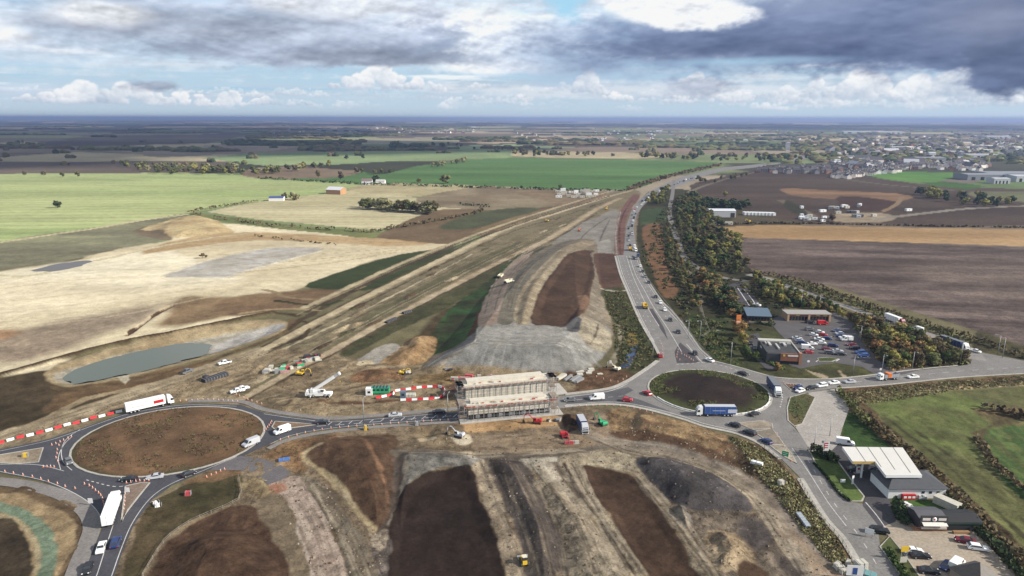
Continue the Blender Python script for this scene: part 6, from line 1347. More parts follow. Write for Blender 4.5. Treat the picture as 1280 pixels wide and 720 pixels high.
r = empty('farm_shed'); gable(r, 14, 10, 4.5, 7, WALLW, M_('pale_tile', S(208, 204, 196))); at(r, 476, 230, 0); tag(r, 'pale outbuilding right of the farmhouse trees', 'farm shed')
# white warehouse
r = empty('warehouse'); gable(r, 27, 14, 6.5, 8.2, M_('warehouse_wall', S(206, 206, 206), noise=.05), M_('warehouse_roof', S(226, 228, 232), noise=.04)); wbox(r, 'door', 8, 12.4, -7.06, -6.99, 0, 4.6, DK); at(r, 901, 270.5, -.02); tag(r, 'long white warehouse with dark doorway beyond the tree belt', 'warehouse')
for i in range(9):
    o = cabin('parked_trailer', 931 + i * 4.4, 268.5 + i * .1, 3.0, 8, 3, WHI, 'white trailer in the row right of the warehouse', 0, 'trailer', 0, 'trailers beside the warehouse')
for i, x_ in enumerate((896, 903, 911)): cabin('site_cabin', x_, 281, 7, 3, 2.8, PALE, f'pale roadside cabin below the warehouse, {ORD[i]} from the left', 0, 'cabin', 2, 'cabins below the warehouse')
# shops in the car park
r = empty('shop_block'); wbox(r, 'wall', -14, 14, -4.5, 4.5, 0, 4.2, M_('shop_wall', S(196, 160, 120))); wbox(r, 'roof', -14.4, 14.4, -5.4, 4.7, 4.2, 4.6, M_('shop_roof', S(176, 170, 162), noise=.08))
for x in (-14, -.6, 12.8): wbox(r, 'pillar', x, x + 1.2, -5.3, -4.3, 0, 4.2, M_('shop_pillar', S(216, 172, 126)))
for x, m_ in ((-12.8, M_('sign_orange', S(196, 112, 60))), (.6, M_('sign_orange', S(196, 112, 60)))): wbox(r, 'fascia', x, x + 12.2, -4.72, -4.52, 3.0, 4.1, m_)
for x in (-8.5, 4.5, 9.0): wbox(r, 'sign_lettering', x, x + 2.6, -4.78, -4.73, 3.25, 3.85, M_('sign_yellow', (.6, .5, .12)))
for i in range(6): wbox(r, 'window', -12.6 + i * 2, -10.9 + i * 2, -4.58, -4.5, .3, 2.8, GLASS)
for i in range(6): wbox(r, 'window', .9 + i * 2, 2.6 + i * 2, -4.58, -4.5, .3, 2.8, GLASS)
at(r, 1007, 399, -.03, z=.06); r.scale = (.78, .8, .85); tag(r, 'low shop block with pale roof and orange fascias at the top of the car park', 'shops')
# blue roofed restaurant
r = empty('restaurant'); b = MB(); b.prism([(-6, 0), (6, 0), (6, 3.6), (-6, 5.6)], -8, 8, M_('restaurant_wall', S(86, 66, 62), noise=.1)); b.build('wall', r)
b = MB(); b.prism([(-6.6, 5.72), (6.9, 3.45), (6.9, 3.75), (-6.6, 6.05)], -8.6, 8.6, BLUR); b.build('roof', r)
for i in range(7): wbox(r, 'window', 6.0, 6.05, -7 + i * 2.1, -5.4 + i * 2.1, .4, 2.7, GLASS)
wbox(r, 'terrace', 6.1, 9.5, -7, 8, 0, .25, M_('terrace_tile', S(150, 120, 108))); wbox(r, 'terrace_wall', 9.5, 9.75, -7, 8, 0, .9, M_('terrace_cream', S(170, 160, 120)))
at(r, 946, 399, -math.pi / 2 - .12, z=.07); r.scale = (.72, .72, .8); tag(r, 'restaurant with sloping blue metal roof and a small terrace', 'restaurant')
# flat roofed restaurant with brick front
r = empty('restaurant'); wbox(r, 'wall', -8, 8, -10, 12, 0, 4.6, DGREY); wbox(r, 'roof', -7.6, 7.6, -9.6, 11.6, 4.6, 4.75, M_('flat_roof_dark', (.045, .043, .042), noise=.3, nscale=.3))
wbox(r, 'parapet', -8.2, 8.2, 8.5, 12.2, 4.6, 5.4, M_('parapet_pale', S(206, 202, 190))); wbox(r, 'parapet', 7.6, 8.1, -9.8, 8.5, 4.6, 5.2, M_('parapet_pale', S(206, 202, 190))); wbox(r, 'parapet', -8.1, -7.7, -9.8, 8.5, 4.6, 5.2, DGREY)
for x, y, a, bb in ((-4.5, 1.5, 1.2, 5.5), (-1.2, -3.5, .8, 8.0), (-5.8, 4.0, .6, 3.5), (2.8, 2.0, 1.2, 4.0), (4.9, 5.5, 2.0, 1.0), (1.4, 6.0, 3.0, .9)): wbox(r, 'roof_duct', x, x + a, y, y + bb, 4.75, 5.45, M_('duct_pale', S(206, 204, 196)))
wbox(r, 'facade', -1.6, 8.25, -10.6, -10.0, 1.6, 5.2, BRICK); wbox(r, 'facade', 7.0, 8.3, -10.7, -8.5, 0, 5.6, M_('brick_pale', S(200, 140, 104))); wbox(r, 'sign_lettering', 1.6, 6.4, -10.68, -10.6, 3.9, 4.6, WHI); wbox(r, 'sign_emblem', -.6, .4, -10.68, -10.6, 3.8, 4.7, M_('sign_yellow', (.6, .5, .12)))
wbox(r, 'window', -1.4, 6.8, -10.08, -9.95, .4, 1.6, GLASS); wbox(r, 'menu_board', -8.1, -8.02, 2, 5, 3.2, 4.0, WHI)
at(r, 973, 446, -.14, z=.07); r.scale = (.86, .86, .9); tag(r, 'flat roofed restaurant with white roof ducts and brick front', 'restaurant')
r = empty('totem_sign'); wbox(r, 'pole', -.2, .2, -.15, .15, 0, 6, DARKP); wbox(r, 'panel', -1.1, 1.1, -.25, .25, 6, 8.2, M_('sign_orange2', (.65, .2, .04))); wbox(r, 'panel', -1.0, 1.0, -.25, .25, 3.6, 5.8, M_('sign_orange2', (.65, .2, .04))); wbox(r, 'stripe', -1.0, 1.0, -.28, .28, 4.6, 5.0, WHI); at(r, 922, 414, 0); tag(r, 'tall orange totem sign left of the restaurants', 'totem sign')
# fuel station
r = empty('fuel_canopy'); e = .0
A, B_, C_, D_, E_ = [np.array(G(*p, 5.2)) for p in ((1053, 560.5), (1128, 561.5), (1152, 596), (1107, 596), (1066, 579))]
cx, cy = (A + C_) / 2
def pg(nm, P, z0, z1, m, par):
    b = MB(); n = len(P); vs = [(p[0] - cx, p[1] - cy, z0) for p in P] + [(p[0] - cx, p[1] - cy, z1) for p in P]
    b.add(vs, [tuple(range(n))[::-1], tuple(range(n, 2 * n))] + [(i, (i + 1) % n, n + (i + 1) % n, n + i) for i in range(n)], m); return b.build(nm, par)
F_ = np.array(G(1094, 579, 5.2)); canopy = [A, B_, C_, D_, F_, E_]
pg('roof', canopy, 5.0, 5.7, ROOFW, r)
for a_, b2 in ((A, E_), (E_, F_), (F_, D_), (D_, C_)):
    t = (b2 - a_) / np.linalg.norm(b2 - a_); nn = np.array([t[1], -t[0]]) 
    q = [a_ + nn * .03, b2 + nn * .03, b2 + nn * .12, a_ + nn * .12]; q2 = [a_ - nn * .03, b2 - nn * .03, b2 - nn * .12, a_ - nn * .12]
    pg('fascia', q2 if np.linalg.norm((a_ - nn) - (A + C_) / 2) > np.linalg.norm((a_ + nn) - (A + C_) / 2) else q, 4.9, 5.75, M_('fascia_yellow', S(232, 190, 96)) if a_ is E_ else WHI, r)
def lerp(a, b, t): return a + (b - a) * t
for t in (.22, .42, .62, .84):
    p0, p1 = lerp(A, B_, t), lerp(E_, C_, t); d = (p1 - p0) / np.linalg.norm(p1 - p0); s = np.array([-d[1], d[0]]) * .06
    pg('roof_seam', [p0 + s, p1 + s, p1 - s, p0 - s], 5.701, 5.76, M_('seam_grey', S(150, 146, 138)), r)
for u_, v_ in ((.2, .3), (.2, .75), (.5, .3), (.5, .8), (.8, .35)):
    p = lerp(lerp(A, B_, u_), lerp(E_, C_, u_), v_); b = MB(); b.box(p[0] - cx - .2, p[0] - cx + .2, p[1] - cy - .2, p[1] - cy + .2, 0, 5, WALLW); b.build('column', r)
r.location = (cx, cy, .07); tag(r, 'white flat fuel station canopy with seams and a yellow fascia', 'fuel canopy')
for i, (u_, v_) in enumerate(((.2, .5), (.5, .55), (.75, .6))):
    p = lerp(lerp(A, B_, u_), lerp(E_, C_, u_), v_); q = empty('fuel_pump', (p[0], p[1], .07)); wbox(q, 'plinth', -1.2, 1.2, -.5, .5, 0, .15, CONC); wbox(q, 'body', -.5, .5, -.25, .25, .15, 2.1, WALLW); wbox(q, 'screen', -.35, .35, -.27, -.25, 1.2, 1.8, RED); tag(q, f'white fuel pump under the canopy, {ORD[i]} from the left', 'fuel pump', 'fuel pumps')
r = empty('fuel_shop'); w_, ro = gable(r, 15.5, 9.5, 3.2, 5.4, WALLW, SLATE, over=.5, hip=4.2)
wbox(r, 'ice_freezer', -4.2, -.6, -5.5, -4.76, 0, 1.5, RED)
for i in range(3): wbox(r, 'emblem', -3.9 + i * 1.15, -3.1 + i * 1.15, -5.54, -5.5, .5, 1.1, WHI)
for i in range(3): wbox(r, 'window', 1.2 + i * 2.0, 2.0 + i * 2.0, -4.8, -4.74, 1.5, 2.2, GLASS)
for k_, (x, z) in enumerate(((.4, .8), (.9, .4), (1.5, .9), (2.1, .5))): wbox(r, 'storage_cage', x, x + .45, -5.3, -4.8, 0, z + .3, M_('cage_grey', (.5, .52, .52)))
at(r, 1133, 612, -.0, z=.07); tag(r, 'white walled fuel station shop with dark hipped roof and red freezers', 'shop')
# cafe with boards, dark shed, sheds behind
r = empty('cafe'); wbox(r, 'shopfront', -3.35, 3.35, -3.05, -2.8, 0, 4.1, M_('cafe_dark', (.05, .045, .045))); gable(r, 6.6, 5.5, 3.0, 3.7, M_('cafe_dark', (.05, .045, .045)), M_('cafe_roof', (.085, .083, .09)), over=.2)
wbox(r, 'sign_board', -2.9, -1.0, -3.12, -3.05, 2.85, 3.5, M_('board_cream', (.6, .57, .52))); wbox(r, 'sign_board', 1.0, 2.9, -3.12, -3.05, 2.85, 3.5, M_('board_cream', (.6, .57, .52)))
b = MB(); b.tube((0, -3.05, 3.2), (0, -3.16, 3.2), .55, .55, WHI, 18); k_ = b.build('emblem', r); b = MB(); b.tube((0, -3.16, 3.2), (0, -3.18, 3.2), .25, .25, RED, 12); b.build('emblem_centre', k_)
b = MB(); b.prism([(-4.1, 1.85), (-3.06, 2.3), (-3.06, 2.37), (-4.1, 1.95)], -3, 3, M_('awning_cream', (.62, .58, .52)), axis='x'); b.build('awning', r)
wbox(r, 'counter', -3.1, 3.1, -3.5, -3.06, .7, 1.2, M_('counter_cream', (.5, .46, .4))); wbox(r, 'window', -2.8, 2.8, -3.1, -3.05, 1.25, 1.8, GLASS)
at(r, 1157, 655, -.02, z=.07); tag(r, 'small dark cafe with cream signs, round emblem and awning', 'cafe')
r = empty('terrace_decking'); wbox(r, 'deck', -4, 4, -1, 1, 0, .15, TIM); 
for i in range(8): wbox(r, 'rail_post', -4 + i * 1.13, -3.88 + i * 1.13, -1.0, -.9, .15, 1.1, BRICK)
wbox(r, 'rail', -4, 4, -1.05, -.98, .95, 1.1, BRICK); wbox(r, 'rail', -4, 4, -1.05, -.98, .45, .58, BRICK); at(r, 1160, 661.5, -.02, z=.07); tag(r, 'railed wooden deck in front of the cafe', 'deck')
r = empty('dark_shed'); gable(r, 9, 5.5, 2.4, 3.1, M_('shed_black', (.02, .022, .022)), M_('shed_black_roof', (.022, .022, .024))); wbox(r, 'fascia', -4.6, 4.6, -3.0, -2.9, 2.0, 2.2, M_('shed_green', (.03, .08, .05))); wbox(r, 'bench', -3, 1, -4.2, -3.4, 0, .6, TIM); at(r, 1194, 656, .0, z=.07); tag(r, 'low black shed right of the cafe', 'shed')
cabin('storage_container', 1183, 634, 2.4, 6, 2.2, PALE, 'pale container behind the cafe', .55, 'container', 0); cabin('storage_container', 1190, 636, 2.0, 2.0, 1.6, WHI, 'short white container end right of the pale one', .2, 'container', 0)
r = empty('wooden_hut'); b = MB(); b.box(-3.6, 3.6, -3.6, 3.6, 0, 2.6, M_('hut_wall', (.28, .23, .18))); b.build('wall', r); b = MB(); b.add([(-4, -4, 2.5), (4, -4, 2.5), (4, 4, 2.5), (-4, 4, 2.5), (0, 0, 5.6)], [(0, 1, 4), (1, 2, 4), (2, 3, 4), (3, 0, 4), (3, 2, 1, 0)], M_('hut_roof', (.1, .085, .07), noise=.25)); b.build('roof', r); at(r, 1220, 731, 0.3, z=.07); tag(r, 'square hut with brown pyramid roof at the bottom of the yard', 'hut')
# garden tables, hedged picnic bits near the shop
for i, (x_, y_) in enumerate(((1139, 637), (1152, 640), (1134, 632))):
    q = empty('picnic_table'); wbox(q, 'table_top', -.9, .9, -.4, .4, .7, .76, WALLW); wbox(q, 'bench', -.9, .9, -.85, -.6, .42, .47, WALLW); wbox(q, 'bench', -.9, .9, .6, .85, .42, .47, WALLW); wbox(q, 'leg', -.6, -.5, -.7, .7, 0, .7, WALLW); wbox(q, 'leg', .5, .6, -.7, .7, 0, .7, WALLW); at(q, x_, y_, i); tag(q, f'pale picnic table on the lawn behind the cafe, {ORD[i]} of three', 'picnic table')
# signs
def sign(px, py, w_, h0, h1, m, lab, rz=0.0, cat='sign', extra=(), posts=2, name='road_sign'):
    r = empty(name)
    for x in ((-w_ * .35, w_ * .35) if posts == 2 else (0,)): wbox(r, 'post', x - .05, x + .05, -.05, .05, 0, h1, CHROME)
    wbox(r, 'panel', -w_ / 2, w_ / 2, -.12, -.06, h0, h1, m)
    for (x0, x1, z0, z1, mm) in extra: wbox(r, 'marking', x0, x1, -.15, -.122, z0, z1, mm)
    at(r, px, py, rz); tag(r, lab, cat); return r
sign(981, 573, 1.9, .8, 2.4, pm('green'), 'green road sign at the bank edge left of the lower road', -.5, extra=[(-.7, .7, 1.8, 1.95, WHI), (-.7, .4, 1.2, 1.35, WHI)])
sign(1031, 573, 1.7, 2.6, 5.6, WHI, 'tall white price sign with red bars by the fuel station hedge', 0, 'price sign', extra=[(-.5, .5, 4.9, 5.3, RED), (-.5, .5, 4.2, 4.5, RED), (-.5, .5, 3.5, 3.8, RED), (-.7, -.5, 2.9, 5.3, RED)], name='price_sign')
sign(1067, 725, 3.6, 1.2, 3.8, WHI, 'white and blue sign at the bottom of the lower road', -.1, extra=[(-.5, .5, 1.5, 3.2, BLU)])
sign(1129, 700, 1.9, 2.3, 3.7, pm('yellow'), 'yellow sign on the verge beside the gravel yard', .1)
sign(1128, 707, 1.7, .9, 2.4, PALE, 'cream sign just under the yellow sign', .1, posts=1)
sign(1053, 604, 1.4, .3, 1.3, WHI, 'small white notice on the fuel station lawn', 0)
sign(1065, 606, .7, .3, 2.9, WHI, 'slim white flag sign at the forecourt edge', .3, posts=1)
sign(1086, 671, 2.0, .9, 2.3, WHI, 'white angled board at the yard entrance', -.6)
sign(1010, 456, 1, 1.2, 2.0, WHI, 'small white sign on the car park verge', 0, posts=1); sign(1100, 467, .8, 1.5, 2.4, WHI, 'small white sign at the car park exit', 0, posts=1); sign(1075, 420, .8, 1.5, 2.4, WHI, 'small white sign on the right car park edge', 0, posts=1)
sign(160, 618, 1.2, .8, 2.1, WHI, 'round looking white sign on the lower splitter island', 0, posts=1); sign(114, 632, 1.2, .8, 2.2, WHI, 'white sign on the verge left of the lower arm', 0, posts=1)
sign(1210, 443, 1.2, .8, 2.4, WHI, 'white sign on the junction corner near the navy lorry', -.5, posts=1); sign(763, 455, .8, .4, 1.6, WHI, 'white marker sign on the slope left of the blue sheeting', 0, posts=1)
for i, (x_, y_) in enumerate(((1050, 712), (1055, 716), (1046, 708), (1060, 706))): slabthing('concrete_block', x_, y_, 2.0, 1.0, 1.0, PALE, f'pale concrete block at the foot of the lower bank, {ORD[i]} from the left edge' if False else ['pale concrete block at the foot of the lower bank, front left', 'pale concrete block at the foot of the lower bank, front right', 'pale concrete block at the foot of the lower bank, rear left', 'pale concrete block at the foot of the lower bank, rear right'][i], 'concrete block', .3 * i)
slabthing('roadside_cabin', 1075, 712, 2.6, 2.0, 2.2, PALE, 'cream roadside unit right of the concrete blocks', 'cabin', .2)
slabthing('container', 1079, 722, 5, 2.2, 1.6, M_('teal_tank', (.12, .26, .26)), 'teal container at the very bottom of the lower road', 'container', -.6)
# fence right of dual carriageway (grass plots)
def fence(pts, lab, h=1.2, step=3.0, m=None):
    m = m or M_('fence_timber', S(158, 150, 132)); P = smooth(W(pts), False, 3); r = empty('fence', (P[0][0], P[0][1], 0)); sg = np.r_[0, np.cumsum(np.linalg.norm(np.diff(P, axis=0), axis=1))]
    b = MB(); o = P[0]; Q = P - o
    for zz in (h * .45, h * .9):
        for i in range(len(Q) - 1): b.tube((Q[i][0], Q[i][1], zz + gz(*P[i])), (Q[i + 1][0], Q[i + 1][1], zz + gz(*P[i + 1])), .05, .05, m, 4)
    b.build('rail', r); d = 0; cnt = 0
    while d < sg[-1] and cnt < 60:
        x, y = np.interp(d, sg, Q[:, 0]), np.interp(d, sg, Q[:, 1]); g = gz(x + o[0], y + o[1]); b = MB(); b.box(x - .07, x + .07, y - .07, y + .07, g, g + h, m); b.build('post', r); d += step; cnt += 1
    tag(r, lab, 'fence'); return r
fence([(872,410),(884,413)], 'short rail fence across the grass plot'); fence([(876,381),(880,396),(886,413),(886,416),(874,423)], 'rail fence running down the grass plot right of the dual carriageway')
fence([(851,400),(862,416),(874,432),(890,450)], 'low rail fence on the right verge of the dual carriageway', step=2.5); fence([(797,319),(806,342),(818,360),(832,378),(850,400)], 'long barrier on the right verge of the dual carriageway', .8, 3)
fence([(1000,604),(1026,648),(1052,678),(1066,706)], 'pale wire fence between scrub bank and lower road', 1.3, 2.2)
fence([(950,556),(975,578),(1000,606)], 'fence along the bank top by the green sign', 1.2, 2.5)
fence([(298,597),(298,626),(240,652),(206,678),(178,722)], 'wire fence along the tan footpath at the lower left', 1.0, 3)
# far compound cabins between the haul roads, materials
rr = random.Random(9)
for i in range(26):
    x_ = 697 + rr.random() * 50; y_ = 239.5 + rr.random() * 8
    cabin('site_cabin', x_, y_, rr.uniform(5, 9), 3, rr.choice([2.7, 2.7, 5.2]), rr.choice([WHI, PALE, PALE]), 'white site cabin in the far works compound', rr.choice([0, 0, .1, 1.5]), 'cabin', 2, 'cabins in the far compound')
for i in range(24):
    x_ = 1060 + rr.gauss(0, 26); y_ = 266 + rr.gauss(0, 5)
    if y_ < 257 or y_ > 275: continue
    cabin('site_cabin', x_, y_, rr.uniform(3, 8), 3, 2.8, rr.choice([WHI, PALE, pm('grey')]), 'pale cabin or plant on the eastern earthworks', rr.uniform(-.3, .3), 'cabin', 1, 'plant on the eastern earthworks')
for i in range(10):
    cabin('parked_van', 1000 + rr.uniform(0, 32), 274.5 + rr.uniform(-2, 3), 5, 2.1, 2.4, rr.choice([WHI, WHI, pm('grey')]), 'parked van or box in the yard left of the round bush', rr.uniform(-.3, .3), 'van', 1, 'vans in the far yard')
# ------------------------------------------------------------------ new estate and far town
def house_mesh(nm, wm, rm, L_, Wd, he, hr):
    b = MB(); x0, x1, y0, y1 = -L_ / 2, L_ / 2, -Wd / 2, Wd / 2
    b.add([(x0, y0, 0), (x1, y0, 0), (x1, y1, 0), (x0, y1, 0), (x0, y0, he), (x1, y0, he), (x1, y1, he), (x0, y1, he), (x0, 0, hr), (x1, 0, hr)], [(0, 1, 5, 4), (1, 2, 6, 5), (2, 3, 7, 6), (3, 0, 4, 7), (4, 7, 8), (5, 9, 6)], wm)
    b.add([(x0 - .3, y0 - .3, he - .15), (x1 + .3, y0 - .3, he - .15), (x1 + .3, 0, hr + .15), (x0 - .3, 0, hr + .15), (x0 - .3, y1 + .3, he - .15), (x1 + .3, y1 + .3, he - .15)], [(0, 1, 2, 3), (3, 2, 5, 4)], rm)
    for i in range(3):
        for z in (1.0, 3.6): b.box(x0 + 1 + i * (L_ - 2) / 2.6, x0 + 2 + i * (L_ - 2) / 2.6, y0 - .05, y0 - .01, z, z + 1.2, GLASS)
    b.box(x1 + .01, x1 + .05, -.6, .6, 3.6, 4.8, GLASS); b.box(-.4 + L_ * .2, .4 + L_ * .2, -.4, .4, hr - .6, hr + 1.2, wm)
    return b.mesh(nm)
ROOFP = M_('estate_roof', (.06, .055, .06), noise=.1); CREAMW = M_('estate_render', (.75,.68,.6)); BRK = M_('estate_brick', S(176, 120, 96)); GRYW = M_('estate_grey', S(150, 146, 144))
hm = [('cream rendered', house_mesh('house', CREAMW, ROOFP, 9, 8, 5.2, 8)), ('cream rendered', house_mesh('house', CREAMW, ROOFP, 16, 8, 5.2, 8.2)), ('red brick', house_mesh('house', BRK, ROOFP, 10, 8, 5.2, 8.4)), ('grey', house_mesh('house', GRYW, ROOFP, 14, 9, 5.4, 8.4)), ('white', house_mesh('house', WALLW, M_('roof_brown', S(108, 90, 84)), 9, 8, 5.2, 8.4))]
def house(px, py, sc=1.0, kinds=(0, 1, 2, 3, 4), where='', grp=''):
    k = rr.choice(kinds); nm, me = hm[k]; x, y = G(px, py); o = link('house', me); o.location = (x, y, gz(x, y)); o.rotation_euler = (0, 0, rr.choice([0, 1.57, .2, 1.4, -.2, 3.1])); o.scale = (sc, sc, sc); tag(o, f'{nm} house with dark roof {where}', 'house', grp)
spots = []
def scatter(poly, n, mind):
    P = W(poly); out = []; tries = 0
    x0, y0 = P.min(0); x1, y1 = P.max(0)
    while len(out) < n and tries < n * 60:
        tries += 1; p = (rr.uniform(x0, x1), rr.uniform(y0, y1))
        if not inside(np.array([p[0]]), np.array([p[1]]), P)[0]: continue
        if any((p[0] - q[0]) ** 2 + (p[1] - q[1]) ** 2 < mind * mind for q in spots[-400:]): continue
        out.append(p); spots.append(p)
    return out
def houses(poly, n, mind, kinds, where, grp, sc=1.0):
    for p in scatter(poly, n, mind):
        k = rr.choice(kinds); nm, me = hm[k]; o = link('house', me); o.location = (p[0], p[1], gz(*p)); o.rotation_euler = (0, 0, rr.choice([0, 1.57, .2, 1.4, -.2])); o.scale = (sc,) * 3; tag(o, f'{nm} house with dark roof {where}', 'house', grp)
houses([(1038,223),(1060,216),(1110,210),(1130,210),(1120,216),(1080,220),(1062,224)], 60, 13, (0, 1, 0, 1, 4), 'in the near rows of the new estate', 'houses in the near rows of the estate')
houses([(945,217),(948,213),(1040,208),(1060,212),(1050,218),(1000,217)], 60, 13, (3, 3, 0, 2), 'at the left of the new estate', 'houses at the left of the estate')
houses([(1030,205),(1100,204),(1240,208),(1235,214),(1130,212),(1060,212)], 75, 15, (2, 3, 0, 1, 4), 'in the far rows of the new estate', 'houses in the far rows of the estate')
houses([(1080,178),(1280,176),(1300,192),(1240,200),(1120,194),(1060,186)], 70, 26, (2, 3, 4, 0), 'in the distant town beyond the estate', 'houses in the distant town', 1.5)
def bigbox(px, py, L_, Wd, Hh, m, lab, rz=0.0, cat='building', grp=None):
    r = empty('industrial_building'); gable(r, L_, Wd, Hh, Hh * 1.15, m, m, over=.1); at(r, px, py, rz); 
    for i in range(4): wbox(r, 'loading_door', -L_ * .4 + i * L_ * .22, -L_ * .4 + i * L_ * .22 + L_ * .09, -Wd / 2 - .1, -Wd / 2 + .02, 0, Hh * .6, GLASS)
    tag(r, lab, cat, grp); return r
IND = M_('industrial_pale', S(206, 208, 212)); IND2 = M_('industrial_grey', S(150, 154, 162))
bigbox(1256, 222, 90, 60, 9, IND2, 'grey warehouse at the right edge above the green field', 0, 'warehouse'); bigbox(1225, 224, 70, 40, 9, IND2, 'long low grey warehouse left of the pale one', 0, 'warehouse'); bigbox(1247, 229, 26, 20, 8, IND, 'pale boxy warehouse in front of the grey ones', 0, 'warehouse'); bigbox(1278, 226, 50, 40, 9, IND, 'pale warehouse cut by the right edge', 0, 'warehouse')
bigbox(1158, 202, 70, 40, 10, IND2, 'grey works hall behind the estate', 0, 'warehouse'); bigbox(1163, 199, 18, 14, 16, IND, 'bright white tall block behind the estate', 0, 'warehouse'); bigbox(1222, 197, 80, 40, 9, IND, 'wide pale works at the far right', 0, 'warehouse'); bigbox(1070, 199, 60, 40, 8, IND2, 'blue grey works left behind the estate', 0, 'warehouse'); bigbox(1190, 193, 50, 30, 9, IND, 'white roofed unit in the far town', 0, 'warehouse'); bigbox(1140, 190, 60, 30, 8, IND2, 'grey unit in the middle of the far town', 0, 'warehouse')
bigbox(1075, 166.5, 300, 120, 14, IND, 'pale distribution shed far off under the horizon', 0, 'warehouse'); bigbox(1108, 167, 180, 120, 14, IND, 'second pale distribution shed far off under the horizon', 0, 'warehouse'); bigbox(1242, 173, 130, 80, 12, IND, 'pale far shed under the horizon at right', 0, 'warehouse')
bigbox(430, 164, 400, 150, 16, IND2, 'far off grey sheds left of centre under the horizon', 0, 'warehouse')
for i in range(24):
    bigbox(rr.uniform(1080, 1290), rr.uniform(174, 196), rr.uniform(25, 60), rr.uniform(18, 30), rr.uniform(6, 9), rr.choice([IND, IND2, CREAMW]), 'pale commercial unit in the distant town', 0, 'building', 'commercial units in the distant town')
def far_town():
    V = []; Fc = []; mi = []; q = np.random.default_rng(4); ms = [CREAMW, BRK, GRYW, ROOFP, IND]
    for (x0, x1, y0, y1, n) in ((1030, 1420, 170, 196, 300), (640, 1000, 163, 176, 160), (1040, 1240, 200, 212, 90), (330, 600, 160, 168, 90)):
        for _ in range(n):
            x, y = G(q.uniform(x0, x1), q.uniform(y0, y1)); g = gz(x, y); L_, W_, h = q.uniform(9, 20), q.uniform(8, 11), q.uniform(5, 6.5); b = len(V)
            if q.random() < .06: L_ *= 2.6; W_ *= 2.2
            a = q.choice([0, .3, 1.5, -.4]); ca, sa = math.cos(a), math.sin(a)
            for zz, k in ((0, 0), (h, 0)):
                for dx, dy in ((-1, -1), (1, -1), (1, 1), (-1, 1)): V.append((x + (dx * L_ * ca - dy * W_ * sa) / 2, y + (dx * L_ * sa + dy * W_ * ca) / 2, g + zz))
            for dx in (-1, 1): V.append((x + dx * L_ * ca / 2, y + dx * L_ * sa / 2, g + h + W_ * .35))
            wm = int(q.choice([0, 0, 1, 2, 4])); Fc += [(b, b+1, b+5, b+4), (b+1, b+2, b+6, b+5), (b+2, b+3, b+7, b+6), (b+3, b, b+4, b+7), (b+4, b+7, b+8), (b+5, b+9, b+6), (b+4, b+5, b+9, b+8), (b+6, b+7, b+8, b+9)]; mi += [wm] * 6 + [3 if q.random() < .8 else 4] * 2
    me = bpy.data.meshes.new('distant_town'); me.from_pydata(V, [], Fc)
    for m in ms: me.materials.append(m)
    me.polygons.foreach_set('material_index', mi); me.update(); o = link('distant_town', me); tag(o, 'hazy roofs and walls of the far town reaching to the horizon', 'town', None, 'stuff')
far_town()
r = empty('tower_block'); wbox(r, 'wall', -6, 6, -5, 5, 0, 28, M_('tower_pale', S(208, 208, 212)))
for i in range(6): wbox(r, 'window_band', -5.4, 5.4, -5.08, -5.0, 3 + i * 4, 4.6 + i * 4, GLASS)
wbox(r, 'roof_plant', -3, 3, -3, 3, 28, 31, IND2); at(r, 984, 188.5, 0); tag(r, 'pale tower block by the distant road', 'tower block')
b = MB(); b.tube((0, 0, 0), (0, 0, 90), 1.2, .5, STEEL, 6); o = b.build('radio_mast'); at(o, 1138, 170); tag(o, 'thin radio mast over the distant town', 'mast')
# ================================================================== TREES, HEDGES, SCRUB
leafm = {}
def leafmat(n, c, r=1.0): return mat('foliage_' + n, S(*c), rough=.9, noise=.35, nscale=.8, spec=.15, rand=r)
LF = {'olive': leafmat('olive', (116, 116, 63), .5), 'yellow': leafmat('yellow', (160, 147, 66), .5), 'orange': leafmat('orange', (162, 125, 66), .45), 'dark green': leafmat('dark_green', (70, 85, 48), .4), 'brown': leafmat('brown', (116, 101, 68), .45), 'green': leafmat('green', (94, 112, 55), .5), 'pale': leafmat('pale', (165, 156, 107), .4)}
BARK = mat('bark', S(84, 70, 56), rough=.9, noise=.3)
def crown_data(seed, n, wid, hei, base, leaf, lobes=9):
    r = np.random.default_rng(seed); vs = []; fs = []
    C_ = []
    for i in range(lobes):
        t = i / lobes; a = r.random() * 6.283; z = base + (hei - base) * (0.18 + 0.66 * r.random()); rad = wid * 0.5 * (0.62 * (1 - abs((z - base) / (hei - base) - .42)) )
        C_.append((math.cos(a) * rad * r.uniform(.4, 1.1), math.sin(a) * rad * r.uniform(.4, 1.1), z, wid * r.uniform(.17, .3)))
    C_.append((0, 0, base + (hei - base) * .55, wid * .3))
    C_ = np.array(C_)
    k = r.integers(0, len(C_), n); c = C_[k]
    d = r.normal(size=(n, 3)); d /= np.linalg.norm(d, axis=1)[:, None]
    rr_ = c[:, 3] * (0.72 + 0.42 * r.random(n)); p = c[:, :3] + d * rr_[:, None] * np.array([1, 1, .85])
    nn = d + r.normal(size=(n, 3)) * .55; nn /= np.linalg.norm(nn, axis=1)[:, None]
    a = np.cross(nn, r.normal(size=(n, 3))); a /= np.linalg.norm(a, axis=1)[:, None]; b = np.cross(nn, a)
    s = leaf * (0.6 + 0.8 * r.random(n))[:, None]
    V = np.stack([p - a * s - b * s * .6, p + a * s - b * s * .7, p + a * s * .8 + b * s * .7, p - a * s * .7 + b * s * .8], 1).reshape(-1, 3)
    return V, C_
